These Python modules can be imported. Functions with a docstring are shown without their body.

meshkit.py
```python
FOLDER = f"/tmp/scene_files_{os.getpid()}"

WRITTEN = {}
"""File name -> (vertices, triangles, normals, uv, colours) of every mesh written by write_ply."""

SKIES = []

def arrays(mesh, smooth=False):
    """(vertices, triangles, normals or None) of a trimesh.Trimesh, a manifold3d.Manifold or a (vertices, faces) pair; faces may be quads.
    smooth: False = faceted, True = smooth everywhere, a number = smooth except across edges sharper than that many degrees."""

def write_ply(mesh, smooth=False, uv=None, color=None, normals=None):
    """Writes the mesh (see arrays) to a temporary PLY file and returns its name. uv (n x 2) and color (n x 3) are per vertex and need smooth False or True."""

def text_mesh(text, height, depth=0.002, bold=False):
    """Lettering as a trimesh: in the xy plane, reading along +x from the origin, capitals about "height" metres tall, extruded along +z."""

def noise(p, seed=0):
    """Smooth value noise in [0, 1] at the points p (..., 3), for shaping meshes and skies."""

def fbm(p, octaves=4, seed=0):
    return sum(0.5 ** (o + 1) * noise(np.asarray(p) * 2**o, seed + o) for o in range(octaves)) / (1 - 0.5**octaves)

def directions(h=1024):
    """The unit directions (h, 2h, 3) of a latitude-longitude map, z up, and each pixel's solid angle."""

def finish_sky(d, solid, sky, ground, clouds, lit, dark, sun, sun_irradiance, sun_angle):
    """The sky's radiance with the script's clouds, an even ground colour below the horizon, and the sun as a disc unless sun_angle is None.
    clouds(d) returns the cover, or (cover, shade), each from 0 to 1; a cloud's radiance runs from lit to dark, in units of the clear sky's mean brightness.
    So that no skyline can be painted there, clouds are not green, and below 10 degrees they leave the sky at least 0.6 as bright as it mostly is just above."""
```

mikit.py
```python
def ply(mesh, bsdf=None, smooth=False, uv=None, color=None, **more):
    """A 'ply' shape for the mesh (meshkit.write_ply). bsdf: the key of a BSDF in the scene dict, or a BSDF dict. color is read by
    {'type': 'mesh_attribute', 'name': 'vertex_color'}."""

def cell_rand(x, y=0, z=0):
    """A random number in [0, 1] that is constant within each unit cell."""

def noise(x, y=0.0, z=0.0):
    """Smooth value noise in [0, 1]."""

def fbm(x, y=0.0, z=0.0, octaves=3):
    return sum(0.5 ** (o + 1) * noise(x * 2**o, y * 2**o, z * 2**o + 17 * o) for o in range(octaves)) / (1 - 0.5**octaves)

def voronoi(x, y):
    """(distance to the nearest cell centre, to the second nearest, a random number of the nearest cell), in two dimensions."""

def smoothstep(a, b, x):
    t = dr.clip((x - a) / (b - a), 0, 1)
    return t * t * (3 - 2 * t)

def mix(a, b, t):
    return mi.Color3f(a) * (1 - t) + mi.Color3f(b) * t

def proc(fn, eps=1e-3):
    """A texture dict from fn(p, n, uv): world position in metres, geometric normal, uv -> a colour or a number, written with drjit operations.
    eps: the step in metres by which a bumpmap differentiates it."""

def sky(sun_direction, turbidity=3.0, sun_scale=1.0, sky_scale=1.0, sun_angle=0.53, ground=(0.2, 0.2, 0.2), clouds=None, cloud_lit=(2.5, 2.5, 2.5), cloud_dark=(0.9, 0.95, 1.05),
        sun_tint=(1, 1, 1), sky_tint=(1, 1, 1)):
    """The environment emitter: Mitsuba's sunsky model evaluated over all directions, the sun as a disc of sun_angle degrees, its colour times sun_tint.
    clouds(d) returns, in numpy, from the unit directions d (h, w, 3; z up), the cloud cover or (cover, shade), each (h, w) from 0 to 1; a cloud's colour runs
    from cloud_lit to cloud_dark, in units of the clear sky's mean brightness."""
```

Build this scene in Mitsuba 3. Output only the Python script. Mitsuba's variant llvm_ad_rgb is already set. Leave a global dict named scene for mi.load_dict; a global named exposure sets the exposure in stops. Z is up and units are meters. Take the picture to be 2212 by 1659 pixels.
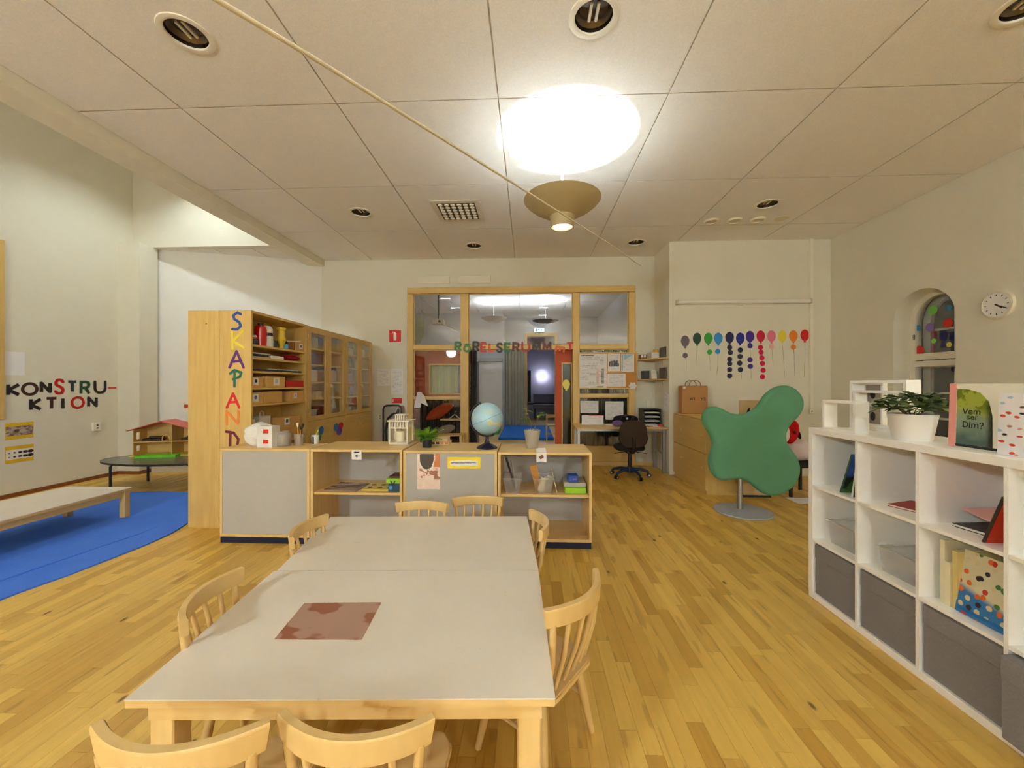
import math, random
import numpy as np
import trimesh
import drjit as dr
import mitsuba as mi
import meshkit, mikit
from shapely.geometry import Polygon, Point, box as sbox
from shapely import affinity
from mikit import noise, fbm, voronoi, cell_rand, smoothstep, mix

T = mi.ScalarTransform4f
PI = math.pi
random.seed(7)
scene, labels = {}, {}

# ------------------------------------------------------------------ camera, exposure, lamps' strength
EYE = (0.0, 0.0, 1.4)
YAW = math.radians(2.42)
scene['camera'] = {'type': 'perspective', 'fov': 2 * math.degrees(math.atan(1106 / 851)), 'fov_axis': 'x', 'near_clip': 0.05,
                   'to_world': T().look_at(origin=EYE, target=(-math.sin(YAW), math.cos(YAW), 1.4), up=(0, 0, 1))}
exposure = 0.82
LAMP_UP = (120, 139, 148)        # pendant bowls, wide upward part
BEAM = (90, 104, 111)            # narrow upward beam of the bowl in view (spot emitter inside the bowl)
BACK_UP = (800, 928, 988)     # the pendants above and behind the viewer, upwards
LAMP_DOWN = (70, 81, 86)      # and their lower opening
NECK_DOWN = (36, 42, 44)      # lower bulb deep in the neck of the bowl in view
WELL_LAMP = (210, 243, 259)
GLOBES = (((-3.2, 130)), ((0.3, 100)), ((3.2, 80)))   # x and strength of the opal globes in the part of the room behind the viewer      # shaded pendant in the raised left bay
ROOM2_UP = (150, 165, 178)
CORRIDOR = (6, 6, 7.2)


# ------------------------------------------------------------------ helpers
def C(r, g, b):
    return tuple(((v / 255) / 12.92 if v <= 10 else ((v / 255 + 0.055) / 1.055) ** 2.4) for v in (r, g, b))


used = {}


def numbered(base):
    n = used.get(base, 0)
    used[base] = n + 1
    return base if n == 0 else '%s_%03d' % (base, n)


def tag(key, label=None, cat=None, group=None, kind=None):
    d = {}
    if label: d['label'] = label
    if cat: d['category'] = cat
    if group: d['group'] = group
    if kind: d['kind'] = kind
    if d: labels[key] = d


def shp(mesh, mat, color=None, smooth=False, uv=None, **more):
    v, f, n = meshkit.arrays(mesh, smooth)
    c = None if color is None else np.tile(np.asarray(color, float), (len(v), 1))
    path = meshkit.write_ply((v, f), False, uv, c, normals=n)
    d = {'type': 'ply', 'filename': path, 'face_normals': n is None, **more}
    if mat is not None: d['bsdf'] = {'type': 'ref', 'id': mat}
    return d


def thing(base, label, cat, group=None):
    k = numbered(base)
    tag(k, label, cat, group)
    return k


def part(parent, base, mesh, mat, color=None, smooth=False, uv=None, label=None, kind=None, **more):
    k = numbered(parent + '__' + base)
    scene[k] = shp(mesh, mat, color, smooth, uv, **more)
    tag(k, label, None, None, kind)
    return k


def solo(base, mesh, mat, label, cat, color=None, smooth=False, uv=None, group=None, kind=None, **more):
    k = numbered(base)
    scene[k] = shp(mesh, mat, color, smooth, uv, **more)
    tag(k, label, cat, group, kind)
    return k


def struct(base, mesh, mat, color=None, smooth=False, uv=None, label=None):
    k = numbered(base)
    scene[k] = shp(mesh, mat, color, smooth, uv)
    tag(k, label, None, None, 'structure')
    return k


def cat(*ms):
    return trimesh.util.concatenate([m for m in ms])


def bx(x0, x1, y0, y1, z0, z1, b=0.0):
    if b <= 0:
        m = trimesh.creation.box(extents=(abs(x1 - x0), abs(y1 - y0), abs(z1 - z0)))
        m.apply_translation(((x0 + x1) / 2, (y0 + y1) / 2, (z0 + z1) / 2))
        return m
    pts = []
    for x, sx in ((min(x0, x1), 1), (max(x0, x1), -1)):
        for y, sy in ((min(y0, y1), 1), (max(y0, y1), -1)):
            for z, sz in ((min(z0, z1), 1), (max(z0, z1), -1)):
                pts += [(x + sx * b, y + sy * b, z), (x + sx * b, y, z + sz * b), (x, y + sy * b, z + sz * b)]
    return trimesh.convex.convex_hull(np.array(pts))


def cyl(p0, p1, r0, r1=None, seg=14, caps=True):
    r1 = r0 if r1 is None else r1
    p0, p1 = np.asarray(p0, float), np.asarray(p1, float)
    z = (p1 - p0) / np.linalg.norm(p1 - p0)
    x = np.cross(z, (0, 0, 1) if abs(z[2]) < 0.9 else (1, 0, 0)); x /= np.linalg.norm(x)
    y = np.cross(z, x)
    a = np.arange(seg) * 2 * PI / seg
    ring = np.cos(a)[:, None] * x + np.sin(a)[:, None] * y
    v = np.vstack([p0 + ring * r0, p1 + ring * r1, [p0, p1]])
    f = []
    for i in range(seg):
        j = (i + 1) % seg
        f += [(i, j, seg + j), (i, seg + j, seg + i)]
        if caps: f += [(2 * seg, j, i), (2 * seg + 1, seg + i, seg + j)]
    return trimesh.Trimesh(v, np.array(f), process=False)


def lathe(prof, at=(0, 0, 0), seg=28):
    """prof: list of (radius, z), bottom outside first; the surface is swept around z."""
    prof = np.array(prof, float)
    n = len(prof)
    a = np.arange(seg) * 2 * PI / seg
    v = np.stack([np.outer(np.cos(a), prof[:, 0]), np.outer(np.sin(a), prof[:, 0]), np.tile(prof[:, 1], (seg, 1))], -1).reshape(-1, 3)
    f = []
    for i in range(seg):
        j = (i + 1) % seg
        for k in range(n - 1):
            f += [(i * n + k, j * n + k, j * n + k + 1), (i * n + k, j * n + k + 1, i * n + k + 1)]
    m = trimesh.Trimesh(v + np.asarray(at, float), np.array(f), process=False)
    m.merge_vertices()
    m.update_faces(m.nondegenerate_faces())
    return m


def tube(pts, r, seg=8):
    pts = np.asarray(pts, float)
    r = np.broadcast_to(np.asarray(r, float), (len(pts),))
    t = np.gradient(pts, axis=0)
    t /= np.linalg.norm(t, axis=1, keepdims=True)
    up = np.array((0, 0, 1.0)) if abs(t[:, 2]).max() < 0.95 else np.array((0.31, 0.85, 0.43))
    v = []
    a = np.arange(seg) * 2 * PI / seg
    for p, d, q in zip(pts, t, r):
        x = np.cross(d, up); x /= np.linalg.norm(x)
        y = np.cross(d, x)
        v.append(p + q * (np.cos(a)[:, None] * x + np.sin(a)[:, None] * y))
    n = len(pts)
    v = np.vstack(v + [pts[[0, -1]]])
    f = []
    for k in range(n - 1):
        for i in range(seg):
            j = (i + 1) % seg
            f += [(k * seg + i, k * seg + j, (k + 1) * seg + j), (k * seg + i, (k + 1) * seg + j, (k + 1) * seg + i)]
    for i in range(seg):
        j = (i + 1) % seg
        f += [(n * seg, j, i), (n * seg + 1, (n - 1) * seg + i, (n - 1) * seg + j)]
    return trimesh.Trimesh(v, np.array(f), process=False)


def ext(poly, t):
    gs = getattr(poly, 'geoms', [poly])
    return cat(*[trimesh.creation.extrude_polygon(g, t, engine='earcut') for g in gs])


def on_y(m, Y):
    """xy drawing with thickness along +z -> upright at y = Y, facing -y (towards the viewer), drawing x -> world x, y -> z."""
    m = m.copy(); v = m.vertices
    m.vertices = np.stack([v[:, 0], Y - v[:, 2], v[:, 1]], 1)
    return m


def on_xl(m, X):
    """the same on the left wall: faces +x; drawing x -> world y."""
    m = m.copy(); v = m.vertices
    m.vertices = np.stack([X + v[:, 2], v[:, 0], v[:, 1]], 1)
    return m


def on_xr(m, X):
    """the same on the right: faces -x; drawing x -> world y (mirrored drawings are the caller's matter)."""
    m = m.copy(); v = m.vertices
    m.vertices = np.stack([X - v[:, 2], v[:, 0], v[:, 1]], 1)
    m.invert()
    return m


def moved(m, t=(0, 0, 0), rz=0.0, rx=0.0, ry=0.0, s=1.0, piv=(0, 0, 0)):
    m = m.copy()
    m.apply_translation(-np.asarray(piv, float))
    if s != 1.0: m.apply_scale(s)
    for ang, ax in ((rx, (1, 0, 0)), (ry, (0, 1, 0)), (rz, (0, 0, 1))):
        if ang: m.apply_transform(trimesh.transformations.rotation_matrix(ang, ax))
    m.apply_translation(np.asarray(t, float) + np.asarray(piv, float))
    return m


def uvs(m, a, b, lo=None, hi=None):
    """uv from two world axes (indices), 0..1 over the mesh; a negative axis number (-1-k) mirrors it."""
    out = []
    for ax in (a, b):
        k = ax if ax >= 0 else -1 - ax
        q = m.vertices[:, k]
        q = (q - q.min()) / max(q.max() - q.min(), 1e-9)
        out.append(q if ax >= 0 else 1 - q)
    return np.stack(out, 1)


def glyph(ch, x0, x1, z0, z1, t=0.004, bold=True):
    m = meshkit.text_mesh(ch, 0.1, t, bold)
    lo, hi = m.bounds
    s = np.array([(x1 - x0) / (hi[0] - lo[0]), (z1 - z0) / (hi[1] - lo[1]), 1.0])
    m.vertices = (m.vertices - [lo[0], lo[1], 0]) * s + [x0, z0, 0]
    return m


STROKES = {'K': [[(0, 1), (0, 0)], [(1, 1), (0.03, 0.47), (1, 0)]], 'N': [[(0, 0), (0, 1), (1, 0), (1, 1)]],
           'S': [[(.95, .85), (.75, .97), (.5, 1), (.22, .95), (.06, .8), (.1, .65), (.3, .56), (.7, .45), (.92, .33), (.95, .18), (.8, .04), (.5, 0), (.2, .03), (.03, .15)]],
           'T': [[(0, 1), (1, 1)], [(.5, 1), (.5, 0)]], 'R': [[(0, 0), (0, 1), (.6, 1), (.88, .93), (.97, .76), (.88, .58), (.6, .5), (0, .5)], [(.5, .5), (1, 0)]],
           'U': [[(0, 1), (0, .35), (.12, .1), (.35, 0), (.65, 0), (.88, .1), (1, .35), (1, 1)]], 'I': [[(.5, 1), (.5, 0)]], 'E': [[(1, 1), (0, 1), (0, 0), (1, 0)], [(0, .5), (.85, .5)]],
           'L': [[(0, 1), (0, 0), (1, 0)]], 'M': [[(0, 0), (.03, 1), (.5, .3), (.97, 1), (1, 0)]],
           'O': [[(.5 + .5 * math.cos(a), .5 + .5 * math.sin(a)) for a in np.linspace(0, 2 * PI, 33)]],
           'Ö': [[(.5 + .5 * math.cos(a), .4 + .4 * math.sin(a)) for a in np.linspace(0, 2 * PI, 33)], [(.3, 1), (.34, 1)], [(.66, 1), (.7, 1)]]}


def stroke_letter(ch, x0, x1, z0, z1, hw, t=0.004):
    from shapely.geometry import LineString
    from shapely.ops import unary_union
    f = lambda p: (x0 + hw + (x1 - x0 - 2 * hw) * p[0], z0 + hw + (z1 - z0 - 2 * hw) * p[1])
    return ext(unary_union([LineString([f(p) for p in st]).buffer(hw, 5, cap_style=2 if ch not in 'SOÖU' else 1, join_style=1) for st in STROKES[ch]]), t)


def text(s, h, t=0.001, bold=False):
    return meshkit.text_mesh(s, h, t, bold)


# ------------------------------------------------------------------ materials
def rgb(c):
    return {'type': 'rgb', 'value': list(map(float, c))}


def pr(base, rough=0.6, spec=0.4, **k):
    b = base if isinstance(base, dict) else rgb(base)
    return {'type': 'twosided', 'b': {'type': 'principled', 'base_color': b, 'roughness': rough, 'specular': spec, **k}}


def woodfn(c0, c1, axis, scale=1.0, amount=1.0):
    ax = {'x': (3, 42, 42), 'y': (42, 3, 42), 'z': (42, 42, 3)}[axis]
    def fn(p, n, uv):
        g = fbm(p.x * ax[0] * scale + 3.1, p.y * ax[1] * scale + 1.7, p.z * ax[2] * scale, 3)
        w = noise(p.x * ax[0] * 0.12, p.y * ax[1] * 0.12, p.z * ax[2] * 0.12)
        return mix(c0, c1, dr.clip((g * 0.75 + w * 0.35 - 0.2) * amount, 0, 1))
    return mikit.proc(fn)


VC = {'type': 'mesh_attribute', 'name': 'vertex_color'}
scene['m_paint'] = pr(VC, 0.75, 0.2)
scene['m_satin'] = pr(VC, 0.45, 0.35)
scene['m_gloss'] = pr(VC, 0.2, 0.5)
scene['m_cloth'] = pr(VC, 0.95, 0.05, sheen=0.3)
scene['m_metal'] = pr(VC, 0.3, 0.5, metallic=1.0)
WALL = C(214, 208, 190)


def wall_fn(p, n, uv):
    a = fbm(p.x * 1.3, p.y * 1.3, p.z * 1.3, 3)
    b = noise(p.x * 260, p.y * 260, p.z * 260)
    return mix(C(211, 205, 184), C(218, 213, 195), a * 0.7 + b * 0.3)


scene['m_wall'] = pr(mikit.proc(wall_fn), 0.8, 0.15)
scene['m_wall_white'] = pr(C(222, 219, 210), 0.8, 0.15)
scene['m_wall_grey'] = pr(C(196, 196, 196), 0.8, 0.15)


def tile_fn(p, n, uv):
    b = noise(p.x * 190, p.y * 190, 0)
    return mix(C(214, 209, 201), C(224, 220, 213), b)


scene['m_tile'] = pr(mikit.proc(tile_fn), 0.95, 0.05)
scene['m_birch_x'] = pr(woodfn(C(214, 182, 122), C(190, 152, 90), 'x'), 0.42, 0.4)
scene['m_birch_y'] = pr(woodfn(C(214, 182, 122), C(190, 152, 90), 'y'), 0.42, 0.4)
scene['m_birch_z'] = pr(woodfn(C(214, 182, 122), C(190, 152, 90), 'z'), 0.42, 0.4)
scene['m_oak_z'] = pr(woodfn(C(210, 176, 106), C(188, 149, 80), 'z'), 0.45, 0.35)
scene['m_oak_y'] = pr(woodfn(C(210, 176, 106), C(188, 149, 80), 'y'), 0.45, 0.35)
scene['m_oak_x'] = pr(woodfn(C(210, 176, 106), C(188, 149, 80), 'x'), 0.45, 0.35)
scene['m_chair'] = pr(woodfn(C(206, 174, 116), C(184, 146, 86), 'z', 0.6, 0.8), 0.35, 0.45)


def floor_fn(p, n, uv):
    # uv.x: the strip's tone, uv.y: its seed
    s = uv.y * 91.7
    g = fbm(p.x * 70 + s, p.y * 3.2 + s * 2, s, 3)
    w = fbm(p.x * 16 + s * 3, p.y * 1.1 + s, s, 2)
    base = mix(C(220, 180, 88), C(188, 144, 60), uv.x)
    c = mix(base, base * 0.78, dr.clip(g * 0.9 + w * 0.5 - 0.35, 0, 1))
    k1, k2, k3 = voronoi(p.x * 3.4, p.y * 1.5)
    knot = (1 - smoothstep(0.015, 0.05, k1)) * smoothstep(0.62, 0.7, k3)
    streak = smoothstep(0.78, 0.9, noise(p.x * 46 + s, p.y * 4.6 + s, 5.0)) * 0.3
    return mix(mix(c, mi.Color3f(C(118, 74, 30)), streak), mi.Color3f(C(64, 34, 14)), knot * 0.85)


def floor_rough(p, n, uv):
    return 0.36 + 0.14 * noise(p.x * 5, p.y * 5, 0)


scene['m_floor'] = {'type': 'twosided', 'b': {'type': 'principled', 'base_color': mikit.proc(floor_fn), 'roughness': 0.42, 'specular': 0.4}}


def laminate_fn(p, n, uv):
    a = fbm(p.x * 3, p.y * 3, 2.0, 3)
    d = smoothstep(0.985, 1.0, noise(p.x * 31, p.y * 31, 0))
    return mix(mix(C(205, 195, 180), C(214, 206, 193), a), C(150, 136, 118), d * 0.5)


scene['m_laminate'] = pr(mikit.proc(laminate_fn), 0.38, 0.4)


def grey_panel_fn(p, n, uv):
    a = fbm(p.x * 2.2, p.z * 2.2, 1.0, 3)
    b = noise(p.x * 160, p.z * 160, p.y * 160)
    return mix(C(160, 155, 148), C(174, 169, 161), a * 0.7 + b * 0.3)


scene['m_greypanel'] = pr(mikit.proc(grey_panel_fn), 0.7, 0.2)
scene['m_white'] = pr(C(238, 235, 228), 0.4, 0.4)


def fabric(c0, c1, s=420, rough=0.95):
    def fn(p, n, uv):
        w = noise(p.x * s, p.y * s, p.z * s)
        a = fbm(p.x * 5, p.y * 5, p.z * 5, 2)
        return mix(c0, c1, w * 0.6 + a * 0.4)
    return pr(mikit.proc(fn), rough, 0.08, sheen=0.25)


scene['m_green'] = fabric(C(76, 122, 94), C(92, 140, 108))
scene['m_bin'] = fabric(C(104, 100, 100), C(124, 120, 119), 300)
scene['m_rug'] = fabric(C(58, 100, 196), C(76, 122, 218), 240)
scene['m_dark_cloth'] = fabric(C(26, 24, 24), C(40, 36, 34), 300)
scene['m_curtain'] = fabric(C(184, 178, 158), C(204, 198, 178), 160)
scene['m_chairback'] = fabric(C(44, 34, 28), C(58, 46, 38), 380)


def paper_fn(p, n, uv):
    # faint printed lines on paper, from the sheet's own uv
    row = uv.y * 22
    inrow = smoothstep(0.25, 0.32, row - dr.floor(row)) * (1 - smoothstep(0.6, 0.68, row - dr.floor(row)))
    keep = smoothstep(0.45, 0.55, cell_rand(dr.floor(row), dr.floor(uv.x * 3), 3)) * smoothstep(0.35, 0.5, noise(uv.x * 46, dr.floor(row) * 7.3, 0))
    edge = smoothstep(0.08, 0.1, uv.x) * (1 - smoothstep(0.88, 0.9, uv.x)) * smoothstep(0.06, 0.08, uv.y) * (1 - smoothstep(0.92, 0.94, uv.y))
    return mix(C(226, 223, 220), C(140, 138, 138), inrow * keep * edge * 0.75)


scene['m_paper'] = pr(mikit.proc(paper_fn), 0.8, 0.1)


def globe_fn(p, n, uv):
    a = fbm(p.x * 9 + 4, p.y * 9, p.z * 9, 4)
    land = smoothstep(0.54, 0.58, a)
    tint = mix(C(206, 200, 150), C(178, 196, 160), noise(p.x * 16, p.y * 16, p.z * 16))
    return mix(C(158, 196, 212), tint, land * smoothstep(1.2, 1.06, p.z) * 0.9 + land * 0.12)


scene['m_globe'] = pr(mikit.proc(globe_fn), 0.35, 0.4)


def necklace_fn(p, n, uv):
    x, y = uv.x, uv.y
    a = fbm(x * 7, y * 9, 1.0, 3)
    skin = mix(C(222, 190, 170), C(230, 212, 198), a)
    d = dr.sqrt(dr.square((x - 0.42) / 0.33) + dr.square((y - 0.9) / 0.36))
    bust = (1 - smoothstep(0.92, 1.0, d))
    beads = smoothstep(0.9, 0.96, d) * (1 - smoothstep(1.1, 1.16, d)) * smoothstep(0.3, 0.5, noise(x * 20, y * 26, 0)) * smoothstep(0.34, 0.4, y)
    leaf = smoothstep(0.55, 0.62, fbm(x * 6 + 3, y * 9 + 1, 5.0, 3)) * (1 - smoothstep(0.55, 0.62, y)) * smoothstep(0.25, 0.32, y)
    c = mix(skin, C(160, 104, 82), leaf)
    c = mix(c, C(196, 118, 74), smoothstep(0.62, 0.64, y) * smoothstep(0.7, 0.74, x))
    c = mix(c, C(66, 60, 54), bust * smoothstep(0.36, 0.4, y))
    return mix(c, C(226, 216, 204), beads)


scene['m_necklace'] = pr(mikit.proc(necklace_fn), 0.5, 0.3)


def cover_fn(p, n, uv):
    # watercolour-like yellow-green to grey-green ground of a picture book
    x, y = uv.x, uv.y
    a = fbm(x * 5, y * 8, 3.0, 4)
    c = mix(C(64, 86, 80), C(120, 136, 116), smoothstep(0.02, 0.4, y + a * 0.25 - 0.12))
    c = mix(c, C(150, 158, 60), smoothstep(0.42, 0.72, y + a * 0.3 - 0.15))
    c = mix(c, C(96, 108, 24), smoothstep(0.52, 0.62, a) * smoothstep(0.5, 0.7, y))
    return mix(c, C(24, 24, 20), smoothstep(0.78, 0.96, x + a * 0.12 - 0.06))


scene['m_cover'] = pr(mikit.proc(cover_fn), 0.4, 0.4)


def blobs_fn(p, n, uv):
    a, b, k = voronoi(uv.x * 7, uv.y * 9)
    on = 1 - smoothstep(0.24, 0.32, a + 0.2 * fbm(uv.x * 20, uv.y * 26, 0.0, 2))
    c = mix(C(196, 66, 46), C(40, 34, 36), smoothstep(0.4, 0.42, k))
    c = mix(c, C(212, 150, 130), smoothstep(0.62, 0.64, k))
    c = mix(c, C(150, 186, 200), smoothstep(0.86, 0.88, k))
    return mix(C(226, 221, 222), c, on)


scene['m_blobs'] = pr(mikit.proc(blobs_fn), 0.45, 0.3)


def comic_fn(p, n, uv):
    a, b, k = voronoi(uv.x * 5 + 2, uv.y * 7 + 1)
    c = mix(C(206, 96, 44), C(202, 188, 150), smoothstep(0.25, 0.27, k))
    c = mix(c, C(58, 112, 56), smoothstep(0.48, 0.5, k))
    c = mix(c, C(172, 48, 40), smoothstep(0.66, 0.68, k))
    c = mix(c, C(30, 30, 34), smoothstep(0.84, 0.86, k))
    g = mix(C(44, 104, 160), C(206, 196, 164), smoothstep(0.3, 0.42, uv.y + 0.16 * (uv.x - 0.5)))
    on = 1 - smoothstep(0.3, 0.38, a + 0.12 * fbm(uv.x * 14, uv.y * 18, 0.0, 2))
    return mix(g, c, on)


scene['m_comic'] = pr(mikit.proc(comic_fn), 0.4, 0.4)


def photo_fn(p, n, uv):
    a = fbm(uv.x * 5, uv.y * 4, p.z * 2, 3)
    b = fbm(uv.x * 12 + 5, uv.y * 9, 1.0, 3)
    c = mix(C(92, 62, 48), C(176, 158, 146), smoothstep(0.35, 0.62, a))
    return mix(c, C(60, 40, 34), smoothstep(0.6, 0.68, b) * 0.7)


scene['m_photo'] = pr(mikit.proc(photo_fn), 0.45, 0.3)
scene['m_glass'] = {'type': 'thindielectric', 'int_ior': 1.5}
scene['m_clear'] = {'type': 'twosided', 'b': {'type': 'principled', 'base_color': rgb(C(226, 226, 224)), 'roughness': 0.3, 'specular': 0.5}}
scene['m_clear'] = {'type': 'blendbsdf', 'weight': 0.13, 'a': {'type': 'thindielectric', 'int_ior': 1.45}, 'b': pr(C(230, 228, 224), 0.4, 0.4)}
scene['m_chrome'] = {'type': 'twosided', 'b': {'type': 'roughconductor', 'material': 'Al', 'alpha': 0.08}}
scene['m_steel'] = pr(C(170, 172, 174), 0.35, 0.5, metallic=0.9)
scene['m_leaf'] = {'type': 'principledthin', 'base_color': VC, 'roughness': 0.5, 'diff_trans': 0.5, 'spec_trans': 0.0}
scene['m_corkboard'] = fabric(C(180, 124, 62), C(200, 146, 80), 200, 0.9)
scene['m_rust'] = pr(C(176, 72, 36), 0.55, 0.3)
scene['m_black'] = pr(C(22, 21, 23), 0.5, 0.3)
scene['m_blackglass'] = pr(C(10, 10, 12), 0.08, 0.5)

CEIL = 3.6
XG = [-3.64 + 0.0, -2.77, -1.505, -0.235, 1.06, 2.29, 3.55, 4.58]
YG = [-6.5, -5.86, -4.59, -3.32, -2.05, -0.78, 0.49, 1.76, 3.03, 4.325, 5.575, 6.88]

# ================================================================== STRUCTURE
# floor: slab, the largest strips as parts, the rest as one
fl = struct('floor', bx(-6.5, 4.9, -6.6, 6.95, -0.06, -0.004), 'm_floor', uv=np.full((8, 2), 0.6))
strips = []
rs = random.Random(11)
w = 0.0705
nx = int((4.6 + 6.4) / w)
for i in range(nx):
    x0 = -6.4 + i * w
    y = 0.9 - rs.random() * 0.5
    while y < 6.9:
        L = rs.choice((0.36, 0.44, 0.5, 0.5, 0.56, 0.62))
        strips.append((x0, y, min(y + L, 6.9), rs.random() ** 1.6, rs.random()))
        y += L


def strip_size(s):
    cx, cy = s[0] + w / 2, (s[1] + s[2]) / 2
    c, sn = math.cos(YAW), math.sin(YAW)
    d = -sn * cx + c * cy
    if d < 1.3 or abs(c * cx + sn * cy) / d > 1.29: return 0
    # hidden under the tables or by the long shelf
    if -1.3 < cx < 0.1 and 1.0 < cy < 3.3: return 0
    if cx > 1.8 and cy < 2.75: return 0
    return (s[2] - s[1]) / d ** 3


strips.sort(key=strip_size, reverse=True)
G = 0.0005


def strip_mesh(s):
    return bx(s[0] + G, s[0] + w - G, s[1] + G, s[2] - G, -0.0035, 0.0)


for s in strips[:300]:
    m = strip_mesh(s)
    part(fl, 'parquet_strip', m, 'm_floor', uv=np.tile((s[3], s[4]), (len(m.vertices), 1)))
rest = strips[300:]
part(fl, 'parquet_field', cat(*[strip_mesh(s) for s in rest]), 'm_floor', uv=np.repeat([(s[3], s[4]) for s in rest], 8, axis=0), kind='stuff')

# downlight centres (holes are cut in their tiles)
LIGHTS = [(-2.15, 2.39), (0.39, 2.38), (2.9, 2.41), (-2.15, 4.97), (-0.87, 6.24), (1.67, 6.2), (2.92, 4.95)]
RINGS = [(2.46, 5.42), (2.76, 5.41), (3.06, 5.40), (3.36, 5.38)]
ceil = struct('ceiling', bx(-3.6, 4.58, -6.5, 6.95, CEIL + 0.06, CEIL + 0.09), 'm_tile')
g2 = 0.006
for i in range(len(XG) - 1):
    for j in range(len(YG) - 1):
        x0, x1, y0, y1 = XG[i] + g2, XG[i + 1] - g2, YG[j] + g2, YG[j + 1] - g2
        if j == len(YG) - 2 and x0 > 2.2:      # the niche wall stands further forward
            y1 = 6.18
            if y1 <= y0: continue
        P = sbox(x0, y0, x1, y1)
        if j == len(YG) - 2 and x0 < 2.17 < x1: P = sbox(x0, y0, 2.17, 6.88).union(sbox(2.16, y0, x1, 6.18))
        for (lx, ly) in LIGHTS:
            if P.contains(Point(lx, ly)): P = P.difference(Point(lx, ly).buffer(0.118, 24))
        m = ext(P, 0.016); m.apply_translation((0, 0, CEIL))
        part(ceil, 'tile', m, 'm_tile')
for i in range(1, len(XG) - 1):
    y1 = 6.88 if XG[i] < 2.2 else 6.18
    part(ceil, 'grid_bar', bx(XG[i] - 0.009, XG[i] + 0.009, -6.5, y1, CEIL + 0.0165, CEIL + 0.03), 'm_white')
for j in range(1, len(YG) - 1):
    part(ceil, 'grid_bar', bx(-3.64, 4.58, YG[j] - 0.009, YG[j] + 0.009, CEIL + 0.017, CEIL + 0.031), 'm_white')

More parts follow.
